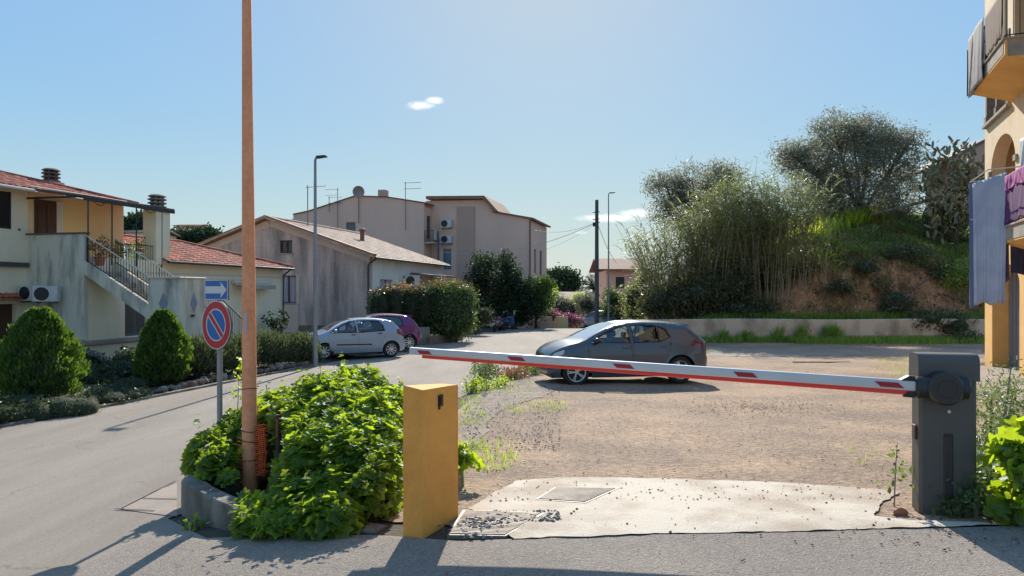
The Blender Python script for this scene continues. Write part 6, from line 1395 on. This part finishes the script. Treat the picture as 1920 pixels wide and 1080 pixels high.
# ---- prickly pear
cb_ = W(1790, 470, 40.5); ct = thing('prickly_pear', 'big prickly pear cactus crowning the bank left of the ochre building', 'cactus', (cb_.x, cb_.y, g(cb_.x, cb_.y)))
pv = MB(); pv.blob((0, 0, .5), (.18, .045, .5), 5, .03, 10, 8)
pads_c, pads_m = [], []
q = np.random.default_rng(5); cpx = [(1800, 290, 32, 28), (1820, 330, 30, 50), (1775, 330, 40, 35), (1760, 370, 40, 35), (1810, 390, 35, 50), (1745, 345, 18, 25), (1780, 430, 45, 35), (1752, 300, 16, 30)]
for (x, y, rx, ry) in cpx:
    for _ in range(int(rx*ry/16)):
        a, r_ = q.uniform(0, 6.28), q.uniform(0, 1)**.5; p = W(x+rx*r_*math.cos(a), y+ry*r_*math.sin(a), 40.5+q.uniform(-1.0, 1.0)); pads_c.append(tuple(p-Vector((cb_.x, cb_.y, g(cb_.x, cb_.y)))))
npd = len(pads_c); dirs = q.normal(size=(npd, 3))*np.array([.7, .5, .3])+np.array([0, 0, .9]); ydir = nrm3(dirs); az = nrm3(np.cross(ydir, q.normal(size=(npd, 3)))); M = np.stack([np.cross(az, ydir)*1.0, az, ydir], 2)
scatter('pads', pv.v, pv.f, np.array(pads_c), M, q.uniform(.32, .55, npd), L_['cactus'], ct, True)
leaves('undergrowth', [(W(x, y, 40.8).x-cb_.x, .4, W(x, y, 40.8).z-g(cb_.x, cb_.y), rx/32, .9, ry/34) for x, y, rx, ry in ((1800, 400, 32, 30), (1760, 410, 34, 30), (1810, 340, 22, 30), (1780, 440, 50, 30))], 3800, .16, L_['scrub'], ct, per=14, spread=.16)
MB().tube([(0, 0, -.2), (.1, 0, 1.5), (.5, 0, 3)], [.2, .16, .1], 8).tube([(0, 0, .3), (-.6, .1, 1.6), (-1, 0, 2.6)], [.14, .11, .08], 8).build('trunk', A_['bark'], ct)
# ---- garden on the left: clipped cypresses, rosemary, ground cover, kerb stones
def thuja(label, px, pyt, pyb, wpx, Y, seed):
    b = W(px, pyb, Y); gz = g(b.x, b.y); k = Y/F; hgt = H-(pyt-HZ)*k-gz; r_ = wpx/2*k*1.0; t = thing('conifer_bush', label, 'conifer', (b.x, b.y, gz), 0, 'rounded golden green conifers')
    q = np.random.default_rng(seed); n = 11000; lo = H-(pyb-HZ)*k-gz
    tt = q.uniform(0, 1, n)**.9; z = lo+(hgt-lo)*tt; rp = np.sqrt(np.maximum(0, 1-np.abs((tt-.36)/.65)**1.9))*np.where(tt > .3, 1-.60*(tt-.3), 1)
    a = q.uniform(0, 2*np.pi, n); lump = 1+.07*np.sin(a*5+z*4+seed)+.07*np.sin(a*8-z*7)+.05*np.sin(a*15+z*13)+.04*np.sin(z*22+a*3); rr = r_*rp*lump*q.uniform(.78, 1.02, n)
    rr = rr*np.where(np.sin(a*7+z*6+seed)*np.sin(z*9-a*4) > .55, .86, 1); rr[:260] *= q.uniform(1.04, 1.14, 260); c = np.stack([rr*np.cos(a), rr*np.sin(a), z], 1); dirs = np.stack([np.cos(a)*.55, np.sin(a)*.55, np.full(n, .9)], 1)+q.normal(size=(n, 3))*.22
    M = lookrot(dirs, q.uniform(0, 6.28, n)); M = M[:, :, [0, 2, 1]]; scatter('foliage', SPRAY[0], SPRAY[1], c, M, q.uniform(.05, .13, n), L_['thuja'], t)
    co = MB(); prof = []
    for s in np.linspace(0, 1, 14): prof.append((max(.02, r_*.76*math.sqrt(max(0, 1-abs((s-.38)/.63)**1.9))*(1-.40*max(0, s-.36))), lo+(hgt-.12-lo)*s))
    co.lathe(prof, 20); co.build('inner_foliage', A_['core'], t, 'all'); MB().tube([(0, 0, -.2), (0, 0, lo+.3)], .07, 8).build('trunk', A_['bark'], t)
thuja('large rounded conifer bush at the left edge of the photo', 75, 582, 742, 144, 15.0, 1)
thuja('smaller rounded conifer bush between the large one and the traffic sign', 306, 585, 712, 96, 18.2, 2)
def rosemary(label, p0, p1, top, n, seed, hgt=1.0):
    lb = []; k = 5
    for i in range(k):
        px = p0[0]+(p1[0]-p0[0])*i/(k-1); Y = p0[1]+(p1[1]-p0[1])*i/(k-1); c = W(px, 600, Y); zt = H-(top+random.uniform(-5, 8)-HZ)/F*Y; zg = g(c.x, c.y); lb.append((c.x, c.y, (zt+zg)/2, .48, .55, (zt-zg)/2))
    b = lb[k//2]; t = thing('rosemary_bush', label, 'shrub', gb(b[0], b[1]), 0, 'grey green hedge shrubs along the kerb')
    off = np.array(gb(b[0], b[1])); la = np.array(lb); idx = rng.integers(0, k, n); d = nrm3(rng.normal(size=(n, 3))); c = la[idx, :3]+d*rng.uniform(.5, 1.05, n)[:, None]*la[idx, 3:]
    dirs = d*.45+np.array([0, 0, .9])+rng.normal(size=(n, 3))*.3; M = lookrot(dirs, rng.uniform(0, 6.28, n)); scatter('foliage', NARROW[0], NARROW[1], c-off, M, rng.uniform(.07, .17, n), L_['rosemary'], t)
    cm = MB(); [cm.blob((l[0]-off[0], l[1]-off[1], l[2]-off[2]), (l[3]*.7, l[4]*.7, l[5]*.75), i, .06) for i, l in enumerate(lb)]; cm.build('inner_foliage', A_['core'], t, 'all')
rosemary('grey green shrub hedge behind the traffic sign post', (368, 19.3), (455, 21.2), 632, 12000, 1); rosemary('grey green shrub hedge between the orange pole and the street lamp', (492, 22.2), (570, 23.9), 628, 11000, 2)
rosemary('small dark shrub between the conifer and the sign hedge', (340, 19.4), (372, 20.2), 640, 5000, 3)
def cover_pl(label, pts, r_, h_, lm, n, size=.05, tmpl=LEAF, group='ground cover plants in the kerb bed'):
    lb = []
    for (px, py) in pts: p = at(px, py); lb.append((p.x, p.y, p.z+h_*.3, r_, r_, h_))
    b = lb[0]; return shrub('ground_cover_plant', label, 'ground cover', lb, n, size, L_[lm], gb(b[0], b[1]), tmpl, spread=.06, stems=0, shell=.3, group=group, core=.8)
cover_pl('dark green carpet of leaves left of the smaller conifer', ((215, 735), (250, 728), (285, 722), (235, 745), (200, 752)), .5, .20, 'dark', 5200)
cover_pl('pale sunlit mat of small leaves right of the large conifer', ((150, 752), (175, 748), (190, 744)), .32, .16, 'palegreen', 2600)
cover_pl('dry heathery mound spilling over the kerb under the large conifer', ((95, 775), (120, 780), (145, 778), (70, 785)), .40, .30, 'rosemary', 7000, .05, NARROW)
cover_pl('dark plants behind the kerb stones at the left edge', ((10, 785), (35, 780), (-20, 790), (50, 770)), .45, .30, 'dark', 4200, .07)
cover_pl('dark leafy plants in the bed behind the ground cover', ((180, 715), (215, 705), (250, 700)), .6, .35, 'dark', 4200, .09)
cover_pl('dark plants between the two conifers against the house plinth', ((160, 700), (130, 690), (240, 690)), .6, .5, 'dark', 3600, .1)
cover_pl('yellow green shrub beyond the hedge near the street lamp', ((548, 668), (562, 664)), .45, .55, 'palegreen', 1800, .09); cover_pl('pale leafy shrub in front of the silver hatchback bonnet', ((592, 672), (585, 680)), .40, .50, 'weed', 1600, .08)
cover_pl('low shrubs along the garden wall left of the silver hatchback', ((600, 655), (630, 652), (655, 650)), .5, .50, 'scrub', 2000, .09)
p = at(22, 758); t = thing('flower', 'pink flower in the bed under the large conifer', 'flower', tuple(p)); leaves('petals', [(0, 0, .36, .07, .05, .07)], 40, .06, L_['magenta'], t, per=10, spread=.03); MB().tube([(0, 0, 0), (0, 0, .34)], .006, 4).build('stem', A_['cane'], t)
ag = thing('arching_plant', 'pale arching fronds catching the sun between the two conifers', 'plant', tuple(at(200, 712))); n = 0; cc, dd = [], []; stx = MB()
b0 = Vector(ag.location)
for k in range(9):
    x_ = W(160+k*3, 660, 19.6)-b0; e_ = W(235-k*2, 695+k, 19.2+.05*k)-b0; top_ = W(172+k*3, 644+k*3, 19.5)-b0; pts = []
    for i in range(15):
        u_ = i/14; p = x_*(1-u_)**2+top_*2*u_*(1-u_)*1.0+e_*u_*u_; pts.append(p)
        for s in (-1, 1):
            for _ in range(3): cc.append(tuple(p)); dd.append((s*.3+random.gauss(0, .3), random.gauss(0, .6), -.5+random.gauss(0, .3)))
    stx.tube(pts, .006, 4)
scatter('fronds', NARROW[0], NARROW[1], cc, lookrot(dd), rng.uniform(.08, .16, len(cc)), leafmat('silver_leaf', (.22, .23, .19), (.34, .35, .28), .3), ag); stx.build('stems', A_['cane'], ag)
# kerb stones
st_protos = []
for k in range(7):
    mb = MB().blob((0, 0, 0), (1, .8, .72), k*7+1, .20, 8, 5); o = mb.build('kerb_stone', A_['stone'] if k % 4 else A_['stone_pale']); st_protos.append(o)
yq = 9.0; ks = 0
while yq < 24.2:
    s = random.uniform(.06, .17)*(1.1 if yq > 14 else 1); x = edgeL(yq)-.14-random.uniform(0, .14)
    pr_ = st_protos[ks % 7]; o = pr_ if ks < 7 else pr_.copy()
    if ks >= 7: COL.objects.link(o)
    o.location = (x, yq, g(x, yq)+s*.42); o.rotation_euler = (random.uniform(-.3, .3), random.uniform(-.3, .3), random.uniform(0, 6)); o.scale = (s*1.1, s*random.uniform(.8, 1.2), s*random.uniform(.7, 1.3))
    tag(o, 'rough brownish or pale stone in the row edging the garden along the kerb', 'stone', 'stones edging the garden'); yq += s*1.55+random.uniform(0, .05); ks += 1
kb = MB(); vs = []; fs = []; ys = np.arange(8, 24.6, .4)
for y in ys: x = edgeL(y); z = g(x, y); vs += [(x-.02, y, z-.1), (x-.02, y, z+.07), (x+.10, y, z+.065), (x+.115, y, z-.1)]
for i in range(len(ys)-1):
    for k in range(3): fs.append((i*4+k, i*4+k+1, i*4+4+k+1, i*4+4+k))
kb.add(vs, fs); struct(kb.build('kerb', A_['concrete']))
# low garden walls behind the hedge
def gwall(label, a, b, za, zb, th=.2, m_='stone_pale'):
    a, b = Vector(a), Vector(b); d = (b-a).normalized(); nn = Vector((-d.y, d.x))*th; mb = MB(); o = a
    P = [a-o, b-o, b-o+nn, a-o+nn]; mb.add([(p.x, p.y, za) for p in P]+[(p.x, p.y, zb) for p in P], [(0, 3, 2, 1), (4, 5, 6, 7), (0, 1, 5, 4), (1, 2, 6, 5), (2, 3, 7, 6), (3, 0, 4, 7)]); ob = mb.build('garden_wall', A_[m_], loc=(o.x, o.y, 0)); tag(ob, label, 'wall'); return ob
p0_, p1_ = W(484, 640, 27), W(600, 640, 30); gwall('low stone garden wall in front of the cream house, behind the hedge', (p0_.x, p0_.y), (p1_.x, p1_.y), -.9, -.25)
p0_, p1_ = W(560, 610, 36.8), W(692, 610, 36.0); gwall('dark low wall at the foot of the stained gable', (p0_.x, p0_.y), (p1_.x, p1_.y), -1.0, -.08, m_='concrete')
p0_, p1_ = W(742, 640, 31.8), W(806, 640, 33.4); gwall('grey concrete wall between the purple car and the bushes', (p0_.x, p0_.y), (p1_.x, p1_.y), -1.2, .0, m_='concrete')
p0_, p1_ = W(806, 640, 33.2), W(868, 640, 36.4); gwall('low stone kerb wall under the big rounded bush', (p0_.x, p0_.y), (p1_.x, p1_.y), -1.2, -.45, m_='stone')
p = W(628, 600, 35.0); q_ = pot(Vector((W(520, 605, 31).x, 31, g(-10, 31)+.35)), 'leafy plant in a square pot by the corner of the cream house', .28, .3, 'dark', 420, .55, .45, tm='concrete', ls=.13)
# ---- hedge and bushes on the left side of the street
def bushpx(name, label, lob, Y, n, leaf, lm, base, dep=.9, extra=None, per=14, spread=.14, shell=.55, core=.75, tmpl=LEAF, cat='bush', group=None):
    b = W(base[0], base[1], Y); gz = g(b.x, b.y); k = Y/F; lb = []
    for l in lob:
        YY_ = l[4] if len(l) > 4 else Y; c = W(l[0], l[1], YY_); kk = YY_/F; lb.append((c.x, c.y, c.z, l[2]*kk, l[2]*kk*dep, l[3]*kk))
    t = shrub(name, label, cat, lb, n, leaf, L_[lm], (b.x, b.y, gz), tmpl, per, spread, shell, group, 14, core=core)
    if extra: em, en, es, elob = extra; off = Vector((b.x, b.y, gz)); leaves('new_growth', [(W(l[0], l[1], l[4] if len(l) > 4 else Y).x-off.x, W(l[0], l[1], l[4] if len(l) > 4 else Y).y-off.y, W(l[0], l[1], l[4] if len(l) > 4 else Y).z-off.z, l[2]*k, l[2]*k*.8, l[3]*k) for l in elob], en, es, L_[em], t, per=10, spread=.12)
    return t
bushpx('hedge', 'dark clipped hedge with reddish tips in front of the white house wall', [(712, 575, 24, 38, 33), (740, 572, 26, 38, 33.3), (765, 572, 26, 40, 33.8), (790, 575, 26, 42, 34.2)], 33.5, 9500, .10, 'dark', (745, 610), .8, ('photinia_red', 600, .09, [(740, 540, 30, 6, 33.2), (775, 537, 28, 7, 33.8), (712, 545, 20, 5, 33)]), spread=.12)
bushpx('bush', 'big rounded photinia bush with red tipped sunlit leaves', [(840, 578, 50, 50), (818, 565, 34, 36), (862, 565, 32, 38), (845, 612, 44, 26), (800, 600, 26, 34), (872, 595, 22, 30)], 35, 16000, .115, 'photinia', (840, 640), .9, ('photinia_red', 650, .10, [(840, 532, 36, 9), (815, 536, 25, 8), (868, 545, 20, 10)]), spread=.15)
treepx('laurel_tree', 'dark leafy tree left of the scooters with a pointed top', 'tree', 912, 606, 50, [(908, 500, 26, 28), (895, 530, 26, 26), (925, 545, 34, 40), (905, 580, 38, 26), (940, 580, 28, 28)], 9000, .19, L_['dark'], .13, spread=.24, shell=.25, group='dark trees by the pink building', per=16)
treepx('laurel_tree', 'tallest dark leafy tree behind the scooters', 'tree', 962, 606, 51, [(947, 490, 14, 24), (958, 520, 22, 28), (965, 555, 38, 36), (990, 575, 32, 30), (955, 590, 30, 20)], 9500, .19, L_['dark'], .13, spread=.24, shell=.25, group='dark trees by the pink building', per=16)
treepx('laurel_tree', 'dark tree with sunlit fringe right of the scooters by the street corner', 'tree', 1005, 606, 52, [(1005, 545, 26, 26), (1022, 535, 18, 18), (1015, 570, 24, 24), (990, 560, 20, 24)], 6000, .18, L_['photinia'], .11, spread=.22, shell=.25, group='dark trees by the pink building', per=14)
bushpx('bush', 'low dark bush beside the kerb left of the scooters', [(888, 600, 22, 16), (905, 590, 20, 14), (870, 612, 14, 10)], 41, 2600, .12, 'dark', (890, 615), .9)
# fence and gate at the corner, flowers
p = W(985, 605, 55.5); fn = thing('gate', 'pale slatted gate between posts beside the pink building corner', 'gate', (p.x-.6, p.y, g(p.x, p.y)))
m = MB(); [m.rbox(.0+k*.17, .10+k*.17, -.02, .02, .15, 1.9, .005) for k in range(10)]; m.build('slats', A_['ivory'], fn); MB().rbox(-.25, -.02, -.15, .15, -.2, 1.75, .01).build('gate_post', A_['pinkpale'], fn); MB().rbox(1.75, 2.0, -.15, .15, -.2, 1.75, .01).build('gate_post', A_['pinkpale'], fn)
p = W(1035, 605, 53.5); wq = thing('garden_wall', 'low pinkish garden wall with square piers under the flowering shrub', 'wall', (p.x-.8, p.y, g(p.x, p.y)))
MB().rbox(-.9, 1.0, -.1, .1, -.3, .6, .01).build('wall', A_['pink'], wq)
for x in (-.1, 1.1): MB().rbox(x, x+.9, -.25, .25, -.3, .95, .03).build('pier', A_['apricot' if x > 0 else 'pink'], wq)
def bp(label, lob, n, Y, base): return bushpx('bougainvillea', label, lob, Y, n, .13, 'magenta', base, extra=('palegreen', n//3, .12, [(l[0], l[1]+3, l[2], l[3]) for l in lob]), core=.5, group='flowering shrubs at the far corner')
bp('pink bougainvillea left of the apricot pier at the far corner', [(1035, 590, 14, 9), (1028, 600, 10, 8)], 1300, 54, (1033, 610)); bp('magenta bougainvillea right of the apricot pier at the far corner', [(1075, 600, 18, 8), (1062, 594, 9, 8)], 1500, 54, (1072, 612))
far = [('olive', [(1100, 570, 22, 24), (1120, 585, 18, 18)], 64, 'olive green bushes behind the flowers at the far corner'), ('photinia', [(1150, 560, 20, 26), (1165, 585, 20, 24), (1140, 590, 14, 16)], 60, 'sunlit shrub right of the telegraph pole below the far house'), ('olive', [(1052, 575, 20, 20), (1075, 578, 18, 16)], 66, 'grey green bush below the low tiled roofs'), ('reed', [(1190, 560, 26, 34), (1210, 530, 24, 34), (1190, 590, 22, 16), (1235, 560, 26, 40)], 44, 'sunlit mixed shrubs at the left end of the reed thicket'), ('scrub', [(1180, 575, 18, 26), (1200, 590, 16, 14)], 56, 'dark shrub behind the parked black car'), ('grass', [(1085, 560, 12, 10), (1035, 560, 16, 18)], 70, 'yellow green bush under the stone pine')]
for lm_, lob, Y, lab in far: bushpx('bush', lab, lob, Y, 3400, .17, lm_, (lob[0][0], 606), core=.55, spread=.2, shell=.3, group='bushes at the far end of the street')
treepx('pine_tree', 'dark umbrella pine beyond the pink building', 'tree', 1058, 600, 100, [(1050, 525, 32, 20), (1070, 530, 20, 18), (1035, 535, 18, 18), (1058, 550, 24, 14)], 8000, .42, L_['pine'], .3, .6, spread=.45, shell=.4)
treepx('pine_tree', 'dark tree seen beyond the terrace of the cream house', 'tree', 262, 440, 85, [(262, 420, 30, 15), (245, 428, 20, 12), (285, 426, 16, 12)], 5000, .5, L_['pine'], .3, .6, spread=.45, shell=.4, gz=2)
treepx('pine_tree', 'dark row of trees beyond the red tiled low roof', 'tree', 355, 470, 90, [(340, 450, 24, 14), (370, 445, 28, 10), (392, 442, 18, 7), (355, 460, 30, 12)], 6000, .5, L_['pine'], .3, .6, spread=.5, shell=.4, gz=1)
# palm
p = W(1115, 600, 92); gz = g(p.x, p.y); zc = H-(548-HZ)/F*92+1.0; pm = thing('palm_tree', 'feathery palm beyond the low tiled roofs', 'palm tree', (p.x, p.y, gz)); tz = H+8/F*92-gz
MB().tube([(0, 0, -.3), (0, 0, tz)], [.35, .28], 10).build('trunk', A_['bark'], pm); cc, dd = [], []
for k in range(34):
    a = random.uniform(0, 6.28); el = random.uniform(-.2, 1.3); L_n = 2.3
    for i in range(14):
        u_ = i/13*L_n; d0 = Vector((math.cos(a)*math.cos(el), math.sin(a)*math.cos(el), math.sin(el))); p_ = Vector((0, 0, tz))+d0*u_-Vector((0, 0, .22*u_*u_*math.cos(el)))
        for s in (-1, 1): cc.append(tuple(p_)); dd.append((-math.sin(a)*s+math.cos(a)*.5, math.cos(a)*s+math.sin(a)*.5, -.25))
scatter('fronds', NARROW[0], NARROW[1], cc, lookrot(dd), rng.uniform(.45, .7, len(cc)), L_['pine'], pm)
# far houses
def farhouse(label, px0, px1, pyt, Y, wallm, roofm, depth=6, pitch=.9, base=606, name='house', eave=.4, group='small houses in the distance'):
    a, b = W(px0, pyt, Y), W(px1, pyt, Y); gz = H-(base-HZ)/F*Y-1; t = thing(name, label, 'house', (a.x, Y, gz), 0, group); w_ = b.x-a.x; h_ = a.z-gz
    m = MB(); m.box(0, w_, 0, depth, 0, h_).build('wall', A_[wallm], t)
    MB().prism([(-eave, h_-.02), (depth*.5, h_+pitch), (depth+eave, h_-.02), (depth+eave, h_+.12), (depth*.5, h_+pitch+.16), (-eave, h_+.12)], 'x', -eave, w_+eave).build('roof', A_[roofm], t)
    wn = MB()
    for k in range(max(1, int(w_/2.5))): wn.box(1+k*2.4, 1.9+k*2.4, -.03, -.005, h_-1.9, h_-.7)
    wn.build('window', A_['shutter'], t); return t
farhouse('low pinkish house with pale tiled roof below the umbrella pine', 1052, 1118, 563, 88, 'pinkpale', 'tile_old', 5, .9); farhouse('second low tiled roof in front of the pine', 1040, 1120, 580, 78, 'pink_dark', 'tile_old', 4, .5)
farhouse('pink house with overhanging eave at the end of the street on the right', 1137, 1200, 507, 76, 'pink', 'tile_brown', 8, 1.3, eave=.9)
farhouse('pale house far behind the terrace canopy', 235, 285, 436, 82, 'cream', 'tile_old', 6, .5, 470); farhouse('small flat house on the skyline right of the chimney stack', 330, 372, 424, 120, 'pinkpale', 'tile_brown', 5, .4, 480)
farhouse('small pale house far behind, right of the chimney stack', 322, 362, 434, 110, 'whitewall', 'whitewall', 4, .3, 480)
# ---- loose stones and crumbs
def pebbles(name, label, pts, s0, s1, m_, cat='gravel'):
    v = [(1, 0, 0), (-1, 0, 0), (0, .8, 0), (0, -.8, 0), (0, 0, .6), (0, 0, -.4), (.6, .5, .35), (-.6, -.5, .3)]; f = [(0, 6, 4), (6, 2, 4), (2, 1, 4), (1, 7, 4), (7, 3, 4), (3, 0, 4), (0, 2, 6), (2, 0, 5), (1, 2, 5), (3, 1, 7), (3, 1, 5), (0, 3, 5)]
    P = np.array(pts); n = len(P); z = G(P[:, 0], P[:, 1])+.022; az = rng.uniform(0, 6.28, n); c_, s_ = np.cos(az), np.sin(az); M = np.zeros((n, 3, 3)); M[:, 0, 0] = c_; M[:, 0, 1] = -s_; M[:, 1, 0] = s_; M[:, 1, 1] = c_; M[:, 2, 2] = 1
    o = scatter(name, v, f, np.stack([P[:, 0], P[:, 1], z+.004], 1), M, s0+(s1-s0)*rng.uniform(0, 1, n)**4, m_); tag(o, label, cat, None, 'stuff')
A_['crumb'] = mat('soil_crumb', (.12, .08, .055), .95, (.2, .14, .1), 30); A_['pebble'] = mat('pebble', (.42, .32, .24), .9, (.30, .22, .17), 9, space='World'); A_['pebble_g'] = mat('pebble_grey', (.28, .26, .24), .9, (.14, .13, .13), 9, space='World')
R_ = random
pebbles('soil_crumbs', 'dark crumbs of soil scattered over the concrete apron and asphalt', [(R_.uniform(.3, 3.4), R_.gauss(4.9, .35)) for _ in range(110)]+[(R_.gauss(2.9, .45), R_.gauss(4.6, .18)) for _ in range(170)]+[(R_.uniform(-.3, 3.2), R_.uniform(4.3, 6.0)) for _ in range(70)], .003, .015, A_['crumb'], 'soil')
pebbles('gravel', 'loose brown gravel over the unpaved lot', [(R_.uniform(-.2, 9), 5.6+8*R_.random()**1.6) for _ in range(6500)], .003, .014, A_['pebble'])
pebbles('gravel', 'rough grey gravel spilled at the left edge of the lot', [(lambda p: (p.x, p.y))(at(R_.uniform(870, 1050), R_.uniform(712, 850))) for _ in range(2400)], .005, .020, A_['pebble_g'])
pebbles('gravel', 'faint heap of darker gravel in the middle of the lot', [(lambda p: (p.x, p.y))(at(R_.gauss(1410, 75), R_.gauss(768, 8))) for _ in range(1500)], .004, .018, A_['pebble'])
pebbles('gravel', 'gravel crumbs along the broken edge by the ochre pillar', [(R_.gauss(-.25, .10), R_.gauss(4.90, .12)) for _ in range(260)]+[(R_.uniform(-.2, .35), 5.0+R_.random()*.3) for _ in range(200)], .006, .024, A_['pebble_g'])
br_ = MB().blob((0, 0, .03), (.055, .03, .035), 3, .08); tag(br_.build('brick_piece', A_['terracotta'], None, 'all', loc=tuple(at(1688, 968))), 'broken piece of red brick by the foot of the barrier', 'brick')
st_ = MB().rbox(-.9, .9, -.02, .02, .0, .03, .01); tag(st_.build('drain_strip', A_['darkiron'], loc=tuple(at(1540, 681)+Vector((0, 0, .02)))), 'dark narrow drain strip in the lot ahead of the low wall', 'drain')
